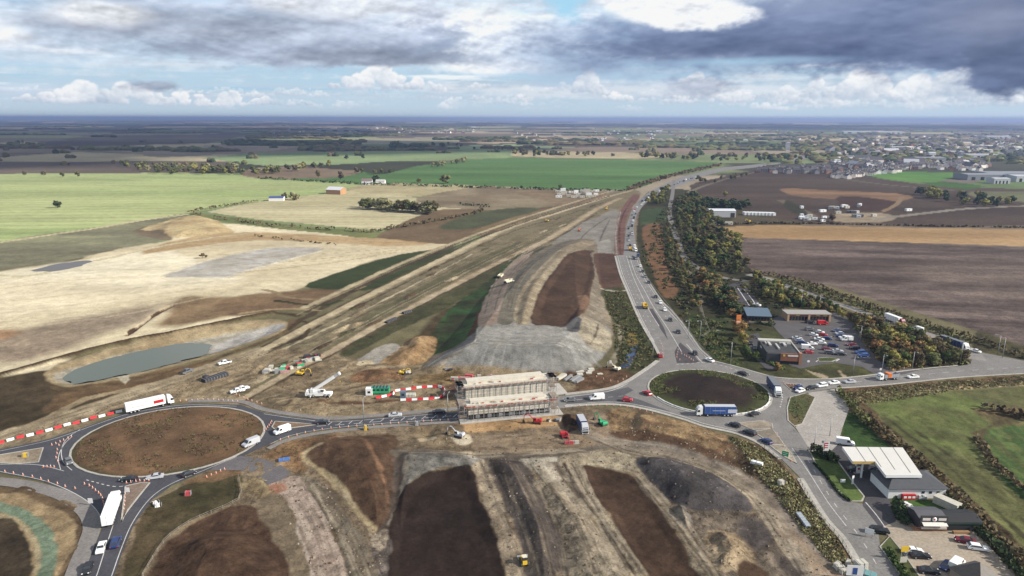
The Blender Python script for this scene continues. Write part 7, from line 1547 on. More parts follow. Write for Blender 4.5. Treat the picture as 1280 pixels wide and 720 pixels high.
def crown_mesh(seed, n, wid, hei, base, leaf, m, nm='crown', lobes=9):
    V, C_ = crown_data(seed, n, wid, hei, base, leaf, lobes); fs = [tuple(range(i * 4, i * 4 + 4)) for i in range(n)]
    vs = [tuple(v) for v in V]
    # inner masses so the crown is not see-through everywhere
    r = np.random.default_rng(seed + 99)
    for c in C_:
        b0 = len(vs); rad = c[3] * .74; rings = [(-1, 0)] ; pts = []
        for j in range(1, 4):
            ph = math.pi * j / 4 - math.pi / 2
            for i in range(6):
                th = i * math.pi / 3 + j * .5; q = rad * r.uniform(.8, 1.15); pts.append((c[0] + q * math.cos(ph) * math.cos(th), c[1] + q * math.cos(ph) * math.sin(th), c[2] + q * math.sin(ph) * .85))
        pts = [(c[0], c[1], c[2] - rad * .85)] + pts + [(c[0], c[1], c[2] + rad * .85)]
        vs += pts; L_ = len(pts) - 1
        for i in range(6):
            fs.append((b0, b0 + 1 + (i + 1) % 6, b0 + 1 + i)); fs.append((b0 + L_, b0 + 13 + i, b0 + 13 + (i + 1) % 6))
            for j in (0, 1): fs.append((b0 + 1 + j * 6 + i, b0 + 1 + j * 6 + (i + 1) % 6, b0 + 7 + j * 6 + (i + 1) % 6, b0 + 7 + j * 6 + i))
    me = bpy.data.meshes.new(nm); me.from_pydata(vs, [], fs); me.materials.append(m); me.update(); return me
def trunk_mesh(seed, h, wid):
    r = random.Random(seed); b = MB(); b.tube((0, 0, -.2), (0, 0, h * .55), .035 * h * .6, .02 * h * .6, BARK, 7)
    for i in range(4):
        a = i * 1.6 + r.random(); z = h * r.uniform(.25, .5); b.tube((0, 0, z), (math.cos(a) * wid * .3, math.sin(a) * wid * .3, z + h * .28), .014 * h * .6, .005 * h, BARK, 5)
    return b.mesh('trunk')
_tm = {}; TREEQ = []; KI = list(LF)
def tree(x, y, h, kind, lab, grp=None, lod=None):
    TREEQ.append((x, y, h, kind, lab, grp, lod, random.randrange(3), random.uniform(0.95, 1.5), random.random() * 6.28))
def tmesh(kind, lod, v):
    key = (kind, lod, v)
    if key not in _tm:
        n, lf = ((620, .34), (320, .5), (130, .85))[lod]
        _tm[key] = (crown_mesh(KI.index(kind) * 31 + v * 7 + lod, n, 7.4, 9.4, 1.0, lf, LF[kind]), trunk_mesh(v, 9, 7))
    return _tm[key]
def flush_trees(keep=300):
    q = sorted(TREEQ, key=lambda t: (t[5] is not None, math.hypot(t[0], t[1]))); V = []; Fc = []; mi = []; base = 0
    for i, (x, y, h, kind, lab, grp, lod, v, wd, rz) in enumerate(q):
        d = math.hypot(x, y); lod = (0 if d < 330 else 1 if d < 900 else 2) if lod is None else lod; s = h / 9.4; zz = gz(x, y); cm, tmh = tmesh(kind, lod, v)
        if i < keep:
            t = empty('tree', (x, y, zz), rz); t.scale = (s * wd, s * wd, s); link('crown', cm, t); link('trunk', tmh, t); tag(t, lab, 'tree', grp)
        else:
            cm, _ = tmesh(kind, max(lod, 1), v)
            co = np.empty(len(cm.vertices) * 3); cm.vertices.foreach_get('co', co); co = co.reshape(-1, 3)
            c_, s_ = math.cos(rz), math.sin(rz); co = np.stack([(co[:, 0] * c_ - co[:, 1] * s_) * s * wd + x, (co[:, 0] * s_ + co[:, 1] * c_) * s * wd + y, co[:, 2] * s + zz], 1)
            V.append(co); Fc += [[a + base for a in p.vertices] for p in cm.polygons]; mi += [KI.index(kind)] * len(cm.polygons); base += len(co)
    if V:
        me = bpy.data.meshes.new('woodland'); me.from_pydata(np.concatenate(V).tolist(), [], Fc)
        for k in KI: me.materials.append(LF[k])
        me.polygons.foreach_set('material_index', mi); me.update(); o = link('woodland', me); tag(o, 'autumn woodland and tree belts from the lane back to the distant fields', 'woodland', None, 'stuff')
    print('trees', len(q))
placed = []
def belt(poly, n, kinds, hr, lab, grp, mind=4.2, lod=None):
    P = W(poly); x0, y0 = P.min(0); x1, y1 = P.max(0); c = 0; tr = 0
    while c < n and tr < n * 80:
        tr += 1; x, y = random.uniform(x0, x1), random.uniform(y0, y1)
        if not inside(np.array([x]), np.array([y]), P)[0]: continue
        if any((x - q[0]) ** 2 + (y - q[1]) ** 2 < mind ** 2 for q in placed[-500:]): continue
        placed.append((x, y)); k = random.choice(kinds); h = random.uniform(*hr); tree(x, y, h, k, f'{k} leaved autumn tree {lab}', grp, lod); c += 1
    return c
def scrub(name, poly, n, kinds_m, size, hgt, lab, cat='scrub', per=26, leaf=.3):
    """uncountable undergrowth: one object"""
    P = W(poly); x0, y0 = P.min(0); x1, y1 = P.max(0); V = []; mi = []; r = np.random.default_rng(len(lab)); cnt = 0; tr = 0
    while cnt < n and tr < n * 50:
        tr += 1; x, y = r.uniform(x0, x1), r.uniform(y0, y1)
        if not inside(np.array([x]), np.array([y]), P)[0]: continue
        cnt += 1; g = gz(x, y); s = size * r.uniform(.6, 1.5); k = r.integers(0, len(kinds_m))
        d = r.normal(size=(per, 3)); d /= np.linalg.norm(d, axis=1)[:, None]; d[:, 2] = abs(d[:, 2])
        p = np.array([x, y, g]) + d * np.array([s, s, hgt * r.uniform(.6, 1.3)]) * (0.5 + 0.5 * r.random((per, 1)))
        nn = d + r.normal(size=(per, 3)) * .6; nn /= np.linalg.norm(nn, axis=1)[:, None]; a = np.cross(nn, r.normal(size=(per, 3))); a /= np.linalg.norm(a, axis=1)[:, None]; b = np.cross(nn, a); q = leaf * r.uniform(.6, 1.5, (per, 1))
        V.append(np.stack([p - a * q - b * q, p + a * q - b * q * .7, p + a * q * .7 + b * q, p - a * q + b * q * .8], 1).reshape(-1, 3)); mi += [int(k)] * per
    V = np.concatenate(V); me = bpy.data.meshes.new(name); me.from_pydata(V.tolist(), [], [tuple(range(i * 4, i * 4 + 4)) for i in range(len(V) // 4)])
    for m in kinds_m: me.materials.append(m)
    me.polygons.foreach_set('material_index', mi); me.update(); o = link(name, me); tag(o, lab, cat, None, 'stuff'); return o
def hedge(pts, w_, h, kind, lab, leaf=.35, dens=5.0, world=False, gaps=0.0, grp=None):
    P = smooth(pts if world else W(pts), False, 5); sg = np.r_[0, np.cumsum(np.linalg.norm(np.diff(P, axis=0), axis=1))]; L_ = sg[-1]; n = int(min(L_ * dens, 9000)); r = np.random.default_rng(int(L_ * 10) % 9999)
    d = r.random(n) * L_
    if gaps: d = d[vnoise(d / (h * 3.0), d * 0 + 3) > gaps]; n = len(d)
    o = P[0]; x, y = np.interp(d, sg, P[:, 0]), np.interp(d, sg, P[:, 1]); hh = h * (0.62 + 0.75 * vnoise(d / (h * 1.7), d * 0)); a = r.random(n) * 6.283; rad = w_ / 2 * np.sqrt(r.random(n)); zz = hh * (r.random(n) ** .6) * np.sqrt(np.clip(1 - (rad / (w_ / 2 + .01)) ** 2 * .6, .2, 1))
    gg = np.array([gz(px, py) for px, py in zip(x, y)]); p = np.stack([x - o[0] + np.cos(a) * rad, y - o[1] + np.sin(a) * rad, zz + gg], 1)
    nn = r.normal(size=(n, 3)); nn[:, 2] += .5; nn /= np.linalg.norm(nn, axis=1)[:, None]; A = np.cross(nn, r.normal(size=(n, 3))); A /= np.linalg.norm(A, axis=1)[:, None]; B = np.cross(nn, A); q = leaf * r.uniform(.6, 1.6, (n, 1))
    V = np.stack([p - A * q - B * q, p + A * q - B * q * .7, p + A * q * .7 + B * q, p - A * q + B * q * .8], 1).reshape(-1, 3); fs = [tuple(range(i * 4, i * 4 + 4)) for i in range(n)]
    m = LF[kind]; me = bpy.data.meshes.new('hedge'); me.from_pydata(V.tolist(), [], fs); me.materials.append(m); me.update(); ob = link('hedge', me); ob.location = (o[0], o[1], 0); tag(ob, lab, 'hedge', grp); return ob
# --- tree belts right of the dual carriageway
belt([(846,252),(868,243),(884,262),(905,285),(925,302),(934,330),(926,344),(900,342),(880,330),(862,322),(855,302),(846,282)], 240, ['olive','olive','brown','olive','yellow','green','dark green','brown'], (3.5, 9), 'in the wide belt between lane and ploughed field', 'trees in the wide belt', 3.3)
belt([(806,252),(820,242),(836,234),(833,256),(812,258)], 34, ['olive','yellow','olive'], (5, 8), 'in the copse where lane and dual carriageway part', 'trees in the small copse', 4.2)
belt([(824,285),(836,283),(846,310),(860,335),(874,362),(878,392),(864,392),(846,360),(834,330)], 70, ['brown','olive','brown','olive','green','orange'], (2.5, 5.5), 'in the strip between lane and dual carriageway', 'trees in the lane strip', 3.6)
belt([(870,345),(895,350),(915,372),(926,398),(914,402),(896,380),(880,366)], 40, ['dark green','brown','olive','orange'], (4.5, 7.5), 'left of the drive through restaurants', 'trees left of the restaurants', 3.2)
belt([(940,346),(962,354),(1000,370),(1040,384),(1064,394),(1050,396),(1030,388),(985,385),(955,372)], 74, ['olive','green','yellow','olive','brown'], (2.5, 6), 'behind the shops beside the side road', 'trees behind the shops', 3.2)
belt([(1050,396),(1100,408),(1150,426),(1200,446),(1208,454),(1150,458),(1112,461),(1092,440),(1078,418),(1064,402)], 160, ['orange','yellow','olive','olive','brown','brown','green'], (2.5, 6.8), 'in the autumn copse above the right hand road', 'trees in the autumn copse', 2.7)
for x_, y_, h, k, lab in [(925,420,7,'orange','orange leaved tree under the orange totem sign'),(929,432,6.5,'yellow','yellow orange tree beside the drive through lane'),(921,412,6,'orange','small orange tree left of the totem sign'),(933,446,5.5,'green','green bush like tree above the right roundabout'),(944,452,5,'green','green bush on the corner under the drive through'),
                          (972,463,3.6,'orange','russet bush in front of the brick fronted restaurant'),(880,286,9,'yellow','big yellow tree in the middle of the wide belt'),(921,326,8,'yellow','large yellow tree at the field edge of the belt'),(906,246,9,'yellow','yellow tree behind the warehouse'),(1040,277,8,'brown','round brown tree beside the far yard'),
                          (72,260,9,'dark green','lone dark tree in the large green field'),(97,221,11,'olive','olive tree on the left field edge'),(31,220,9,'brown','small brown tree at far left edge of the green field'),(55,220,9,'brown','brown tree second from left on the field edge'),(78,221,9,'olive','clipped olive tree on the left field edge'),
                          (398,222.5,13,'brown','rounded brown tree left of the farm trees'),(426,224.5,14,'brown','big brown tree in the farm tree group'),(446,217.5,12,'brown','left tree of a pair above the farm'),(453,216.5,11,'olive','right tree of a pair above the farm'),(433,198.8,12,'dark green','left dark tree in the middle distance'),(454,198.8,13,'dark green','right dark tree in the middle distance'),
                          (557,229.5,15,'olive','tall lone tree on the edge of the far green field'),(524,228.5,8,'olive','small tree left of the tall lone tree'),(470,229,13,'dark green','dark tree between farmhouse and outbuilding'),(366,250,11,'pale','pale leafy clump right of the blue roofed shed'),(371,250,9,'pale','low pale clump at the end of the blue roofed shed'),(356,249.5,9,'brown','brown bush behind the blue roofed shed'),
                          (651,191,14,'dark green','dark tree left of the distant hamlet'),(670,191,13,'brown','brown tree in the distant hamlet'),(593,187.5,10,'dark green','tiny lone tree above the far green field'),(628,188,10,'dark green','tiny dark tree right above the far green field'),(700,235.5,6,'olive','small tree on the near edge of the far green field')]:
    x, y = G(x_, y_); tree(x, y, h, k, lab)
x, y = G(253, 323); tree(x, y, 4, 'brown', 'dark thin tree standing by the grey hardstanding'); x, y = G(258, 322.5); tree(x, y, 2.4, 'brown', 'lower bush beside the thin tree on the hardstanding')
hedge([(312,294),(350,299),(395,304),(422,307)], 2.2, 1.6, 'brown', 'thin broken scrub line on the pale earthworks', .5, 1.4, gaps=.4)
# farm clump in the pale field
belt([(449,258),(500,262),(545,266),(542,269),(500,266),(455,262)], 36, ['pale','olive','pale','brown','olive'], (8, 14.5), 'in the clump inside the pale field', 'trees in the field clump', 5)
belt([(462,216),(490,214),(492,216),(464,219)], 8, ['brown','olive'], (6, 9), 'in the low group right of the farm pair', 'trees right of the farm pair', 9)
# mid distance woods
belt([(136,205),(200,209),(318,213),(412,207.5),(414,209.5),(330,219.5),(200,218.5),(150,208)], 84, ['pale','olive','brown','olive','yellow'], (10, 15), 'in the long mid distance wood at left', 'trees in the long wood', 12, 2)
belt([(535,209),(586,200),(587,202),(540,211.5)], 14, ['olive','pale'], (8, 12), 'in the tree line above the far green field', 'trees in the far line', 14, 2)
belt([(640,190),(720,193),(850,196),(960,196),(1000,200),(960,203),(880,201),(760,196),(640,196)], 66, ['dark green','olive','brown','dark green','yellow'], (10, 16), 'in the dark wood behind the far green field', 'trees in the dark far wood', 16, 2)
belt([(520,180),(580,182),(580,184),(520,183)], 10, ['dark green','olive'], (11, 16), 'in the small copse in the middle distance', 'trees in the middle distance copse', 18, 2)
belt([(870,225),(905,222),(930,218),(940,219),(900,228),(872,232)], 12, ['brown','olive'], (5, 9), 'on the bank above the far carriageway', 'trees above the far carriageway', 9, 2)
belt([(1150,243),(1205,247),(1270,255),(1262,261),(1205,258),(1148,248)], 24, ['dark green','dark green','yellow'], (9, 13), 'in the dark plantation on the eastern earthworks', 'trees in the plantation', 9, 2)
belt([(950,196),(1130,192),(1190,200),(1180,205),(1060,203),(960,205)], 46, ['yellow','olive','dark green','orange'], (9, 14), 'in the town trees behind the estate', 'trees behind the estate', 14, 2)
belt([(875,262),(930,265),(944,261),(944,259),(905,258),(872,256)], 24, ['dark green'], (9, 11), 'in the dark row behind the warehouse', 'trees behind the warehouse', 5, 2)
# hedges
hedge([(234,266),(262,272),(320,280),(352,284),(420,288),(466,291)], 4, 3.2, 'brown', 'broken brown hedge below the pale left field', .7, 1.6, gaps=.42)
hedge([(234,265),(262,261),(292,256),(322,251.5)], 3, 2.6, 'brown', 'thin brown hedge between green and pale fields', .7, 1.6)
hedge([(322,223.5),(372,226),(455,231),(500,232),(600,235),(700,238)], 5, 4, 'dark green', 'dark hedge along the near edge of the far green field', .9, 1.6, gaps=.2)
hedge([(466,290),(500,285),(545,277),(590,268),(604,262)], 5, 3.4, 'brown', 'brown hedge at the right edge of the pale left field', .7, 2.2)
hedge([(574,256),(612,259)], 4, 3, 'dark green', 'short dark hedge right of the field clump', .7, 2)
hedge([(786,238),(812,229),(840,221),(880,212),(900,207)], 9, 6, 'brown', 'scrubby hedge between far green field and dual carriageway', 1.0, 2.4)
hedge([(700,238),(786,239)], 5, 3, 'dark green', 'dark hedge above the far site compound', .9, 1.6)
hedge([(936,340),(960,344),(1000,353),(1040,366),(1100,388),(1160,408),(1230,430),(1300,452),(1420,480)], 3.4, 2.6, 'brown', 'long clipped hedge along the ploughed field edge', .42, 7)
hedge([(972,352),(1010,362),(1040,373),(1090,391),(1130,403),(1170,415),(1212,432)], 4.5, 3.0, 'olive', 'rough hedge between side road and ploughed field hedge', .42, 7)
hedge([(896,282),(960,279.5),(1060,281),(1160,283),(1280,285),(1500,288)], 3, 1.6, 'brown', 'low hedge along the top of the golden stubble', .8, 1.6)
hedge([(1080,520),(1097,538),(1125,561),(1155,587),(1182,612),(1218,646),(1254,681),(1285,712),(1330,760)], 4.6, 2.6, 'brown', 'long rough hedge along the right hand grass field', .34, 16)
hedge([(1048,490),(1064,508),(1085,535)], 3.2, 2.4, 'olive', 'overgrown hedge between apron and right hand field', .32, 16)
hedge([(1017,568),(1030,571),(1042,576)], 4.4, 3.2, 'dark green', 'rounded dark hedge under the price sign', .26, 90)
hedge([(1120,634),(1126,646),(1131,655)], 3.0, 3.0, 'dark green', 'dark shrubs left of the cafe', .26, 80)
hedge([(1018,580),(1034,598),(1048,616),(1062,627)], .9, .6, 'dark green', 'low clipped edging round the fuel station lawn', .18, 40)
hedge([(1176,618),(1210,652),(1244,686),(1274,720),(1300,750)], 2.4, 2.2, 'dark green', 'added dark shrubs in place of the shadow under the long hedge behind the sheds', .3, 22)  # dark foliage added to stand for the shadow at the hedge foot
hedge([(1110,690),(1125,712),(1140,735)], 2.2, 1.2, 'green', 'scrubby shrubs on the verge of the gravel yard', .26, 30)
hedge([(945,440),(958,452),(980,462)], 2.0, 1.0, 'green', 'low shrubs below the drive through lane', .3, 20)
hedge([(1222,548),(1240,578),(1268,604),(1300,626)], 3, 1.6, 'brown', 'curved brambly hedge in the right hand field', .36, 9)
hedge([(1234,512),(1252,516),(1290,524),(1330,530)], 6, 3.0, 'brown', 'thorny clump at the right edge of the grass field', .5, 9)
hedge([(930,395),(948,404),(966,408)], 2, 1.0, 'dark green', 'low shrubs between the two restaurants', .3, 16)
# undergrowth, one object each
scrub('undergrowth', [(800,320),(812,290),(830,260),(846,250),(870,262),(930,330),(930,350),(960,378),(985,386),(985,400),(950,412),(930,455),(905,450),(885,440),(865,412),(845,388)], 900, [LF['brown'], LF['olive'], LF['dark green']], 1.7, 1.5, 'tangled brown undergrowth beneath the tree belts', 'undergrowth', 16, .38)
scrub('undergrowth', [(985,368),(1040,382),(1100,404),(1205,446),(1206,456),(1110,463),(1090,442),(1062,400),(1040,390)], 420, [LF['brown'], LF['orange'], LF['olive']], 1.6, 1.5, 'russet undergrowth under the copse by the right road', 'undergrowth', 16, .36)
scrub('rough_grass', [(915,548),(950,560),(985,592),(1015,632),(1050,684),(1060,706),(1035,700),(1005,664),(975,625),(945,592)], 1400, [LF['brown'], LF['olive'], LF['pale']], .8, .5, 'rough scrubby grass on the bank left of the lower road', 'rough grass', 12, .17)
scrub('rough_grass', [(1045,492),(1100,484),(1200,476),(1280,470),(1300,480),(1200,487),(1150,496),(1085,505),(1062,503)], 900, [LF['brown'], LF['pale'], LF['olive']], .7, .4, 'brown rough grass under the right hand road', 'rough grass', 12, .16)
scrub('rough_grass', [(985,498),(1006,493),(1016,500),(1003,528),(990,530)], 130, [LF['brown'], LF['olive']], .5, .35, 'weedy growth on the verge by the concrete apron', 'rough grass', 12, .14)
scrub('rough_grass', [(752,365),(780,365),(800,405),(816,442),(808,460),(772,462),(768,410)], 500, [LF['olive'], LF['dark green'], LF['brown']], .9, .5, 'weedy growth left of the dual carriageway', 'rough grass', 12, .22)
scrub('rough_grass', [(880,398),(905,402),(912,440),(935,460),(900,451),(872,425),(862,400)], 300, [LF['green'], LF['olive']], .7, .35, 'tussocky grass in the fenced plots', 'rough grass', 12, .2)
flush_trees()
def island_weeds(ringp, n, lab, kinds, rmin, dome):
    cc2 = np.array(ringp).mean(0); q = np.random.default_rng(n); V = []; rx = max(p[0] for p in ringp) - cc2[0]; ry = max(p[1] for p in ringp) - cc2[1]; mi = []
    for _ in range(n):
        t = q.random() * 6.283; rr_ = math.sqrt(q.uniform(rmin ** 2, .93)); x, y = cc2[0] + rx * rr_ * math.cos(t), cc2[1] + ry * rr_ * math.sin(t); g = .17 + dome * (1 - rr_ ** 2); k = int(q.integers(0, len(kinds)))
        if vnoise(np.array([x / 6]), np.array([y / 6]))[0] < .45: continue
        p = np.array([x, y, g]) + q.normal(size=(9, 3)) * [.35, .35, .0] + np.abs(q.normal(size=(9, 1))) * [0, 0, .16]; nn = q.normal(size=(9, 3)); nn /= np.linalg.norm(nn, axis=1)[:, None]; A = np.cross(nn, q.normal(size=(9, 3))); A /= np.linalg.norm(A, axis=1)[:, None]; B = np.cross(nn, A); z = .13
        V.append(np.stack([p - A * z - B * z, p + A * z - B * z, p + A * z + B * z, p - A * z + B * z], 1).reshape(-1, 3)); mi += [k] * 9
    V = np.concatenate(V); me = bpy.data.meshes.new('weeds'); me.from_pydata(V.tolist(), [], [tuple(range(i * 4, i * 4 + 4)) for i in range(len(V) // 4)])
    for m in kinds: me.materials.append(m)
    me.polygons.foreach_set('material_index', mi); me.update(); o = link('weeds', me); tag(o, lab, 'weeds', None, 'stuff')
island_weeds(CW, 700, 'sparse weeds and clods on the left roundabout island', [mat('clod_dark', S(96, 76, 56)), LF['brown'], LF['olive']], .1, 1.4)
island_weeds(CE, 1500, 'tufted grass round the rim of the right roundabout island', [LF['green'], LF['olive'], LF['brown']], .55, 1.6)
# bare saplings on the left roundabout
ts = MB(); r_ = random.Random(4)
ts.tube((0, 0, 0), (0, 0, 2.2), .05, .03, BARK, 5); [ts.tube((0, 0, 1.2 + .2 * i), (math.cos(i * 2.1) * .6, math.sin(i * 2.1) * .6, 2.1 + .2 * i), .025, .01, BARK, 4) for i in range(5)]
ts = ts.mesh('sapling')
for i, (x_, y_) in enumerate(((145, 578), (150, 580), (156, 577), (163, 580), (170, 577), (174, 574), (238, 566), (246, 569), (253, 570), (260, 566), (266, 568))):
    o = link('sapling', ts); x, y = G(x_, y_, .8); o.location = (x, y, .75); tag(o, 'bare staked sapling on the left roundabout island', 'sapling', 'saplings on the left roundabout')
# distant woodland and hedgerow trees as one mass
def far_woods():
    r = np.random.default_rng(5); V = []; F_ = []; mi = []
    ms = [LF['dark green'], LF['brown'], LF['olive']]
    def blob(x, y, w_, h_, k):
        b0 = len(V); g = gz(x, y); n = 7
        for j, (q, zz) in enumerate(((1.0, 0), (1.05, .55), (.6, .95))):
            for i in range(n): a = i * 2 * math.pi / n + j * .4; s = w_ * q * r.uniform(.75, 1.2); V.append((x + math.cos(a) * s * 1.6, y + math.sin(a) * s, g + h_ * zz * r.uniform(.8, 1.15)))
        V.append((x, y, g + h_ * 1.05))
        for j in range(2):
            for i in range(n): F_.append((b0 + j * n + i, b0 + j * n + (i + 1) % n, b0 + (j + 1) * n + (i + 1) % n, b0 + (j + 1) * n + i)); mi.append(k)
        for i in range(n): F_.append((b0 + 2 * n + i, b0 + 2 * n + (i + 1) % n, b0 + 3 * n)); mi.append(k)
    # strips
    for s in range(130):
        py = 151.5 + 38 * r.random() ** 1.5; px = r.uniform(-150, 1430); x, y = G(px, py)
        if y > 17000: continue
        n = int(r.uniform(6, 26)); k = int(r.integers(0, 3)); a = r.normal() * .12; st = y * .004 + 6; hh = r.uniform(9, 15)
        for i in range(n):
            xx = x + i * st * math.cos(a); yy = y + i * st * math.sin(a) + r.normal() * 8
            blob(xx, yy, st * r.uniform(.5, .9), hh * r.uniform(.6, 1.2), k if r.random() < .8 else int(r.integers(0, 3)))
    for s in range(120):
        py = r.uniform(176, 214); px = r.uniform(-150, 1430); 
        if 640 < px < 900 and py > 196: continue
        if 900 < px < 1300 and py > 203: continue
        if 320 < px < 640 and py > 198: continue
        if px < 140 and py > 206: continue
        x, y = G(px, py)
        for i in range(int(r.uniform(1, 5))): blob(x + i * 9, y + r.normal() * 8, r.uniform(3, 6), r.uniform(6, 12), int(r.integers(0, 3)))
    for s in range(620):
        x, y = G(r.uniform(960, 1430), r.uniform(166, 205)); blob(x, y, r.uniform(5, 12), r.uniform(7, 12), int(r.integers(0, 3)))
    me = bpy.data.meshes.new('distant_woodland'); me.from_pydata(V, [], F_)
    for m in ms: me.materials.append(m)
    me.polygons.foreach_set('material_index', mi); me.update(); o = link('distant_woodland', me); tag(o, 'dark far off woods and hedgerow trees under the horizon', 'woodland', None, 'stuff')
far_woods()
# stones and clods on the worked ground
def clods(name, polys, n, lab, m, sr):
    r = np.random.default_rng(8); V = []; F_ = []
    base = [(1,0,0),(0,1,0),(-1,0,0),(0,-1,0),(0,0,1)]
    for poly, k in polys:
        P = W(poly); x0, y0 = P.min(0); x1, y1 = P.max(0); c = 0; t = 0
        while c < k and t < k * 40:
            t += 1; x, y = r.uniform(x0, x1), r.uniform(y0, y1)
            if not inside(np.array([x]), np.array([y]), P)[0]: continue
            c += 1; g = gz(x, y); s = sr * .32 / (r.uniform(.12, 1) ** .8); b0 = len(V); a = r.random() * 6
            for q in base: V.append((x + s * (q[0] * math.cos(a) - q[1] * math.sin(a)) * r.uniform(.6, 1.3), y + s * (q[0] * math.sin(a) + q[1] * math.cos(a)) * r.uniform(.6, 1.3), g - .05 + s * .9 * q[2]))
            F_ += [(b0, b0 + 1, b0 + 4), (b0 + 1, b0 + 2, b0 + 4), (b0 + 2, b0 + 3, b0 + 4), (b0 + 3, b0, b0 + 4)]
    me = bpy.data.meshes.new(name); me.from_pydata(V, [], F_); me.materials.append(m); me.update(); o = link(name, me); tag(o, lab, 'rubble', None, 'stuff')
site = [(260,462),(330,440),(440,448),(530,464),(700,470),(700,490),(578,508),(420,520),(330,512),(250,498)]
low = [(500,560),(580,535),(740,530),(800,555),(900,580),(1000,660),(1040,722),(905,722),(820,610),(780,588),(728,580),(760,645),(800,722),(645,722),(600,590),(520,596)]; lowl = [(335,600),(400,600),(440,640),(480,670),(480,722),(390,722)]
clods('rubble', [(site, 900), (low, 1500), (lowl, 300), ([(760,518),(880,538),(950,562),(1000,610),(960,610),(850,560),(770,545)], 700)], 0, 'pale stones and clods strewn over the worked ground', mat('stone_pale', S(160, 144, 116), rough=.95, noise=.3), .3)
clods('clods', [(site, 700), (low, 1300), (lowl, 300), ([(20,540),(160,500),(260,470),(240,490),(60,540)], 300)], 0, 'dark clods strewn over the worked ground', mat('clod_dark', S(96, 76, 56), rough=.95, noise=.3), .34)
# ------------------------------------------------------------------ unseen clouds added overhead, placed so their shadows darken the far country
CLM = mat('cloud_white', (.8, .8, .8), rough=1, noise=.05)
def shadow_cloud(cx_, cy_, rx, ry, n, seed, alt=6000):
    sd = Vector((0.86, -0.22, 0.50)).normalized(); ox, oy = sd.x / sd.z * alt, sd.y / sd.z * alt
    r = random.Random(seed); bm = bmesh.new()
    for i in range(n):
        t = r.random() * 6.283; q = math.sqrt(r.random()); s = r.uniform(.14, .3) * min(rx, ry) * 1.4; M4 = Matrix.Translation((math.cos(t) * q * rx, math.sin(t) * q * ry, r.uniform(0, s * .3))) @ Matrix.Diagonal((s * 1.3, s, s * .35, 1))
        bmesh.ops.create_icosphere(bm, subdivisions=3, radius=1, matrix=M4)
    me = bpy.data.meshes.new('shadow_cloud'); bm.to_mesh(me); bm.free(); me.polygons.foreach_set('use_smooth', np.ones(len(me.polygons), bool)); me.materials.append(CLM); o = link('shadow_cloud', me); o.location = (cx_ + ox, cy_ + oy, alt); o['kind'] = 'structure'
for i, (px, py, rx, ry, n) in enumerate(((90, 181, 1500, 800, 70), (-150, 190, 1200, 700, 40), (40, 165, 2600, 1900, 60), (330, 155.5, 4200, 2600, 50), (960, 158, 3500, 2300, 50), (1250, 160, 3600, 2600, 50))):
    x, y = G(px, py); shadow_cloud(x, y, rx, ry, n, i)
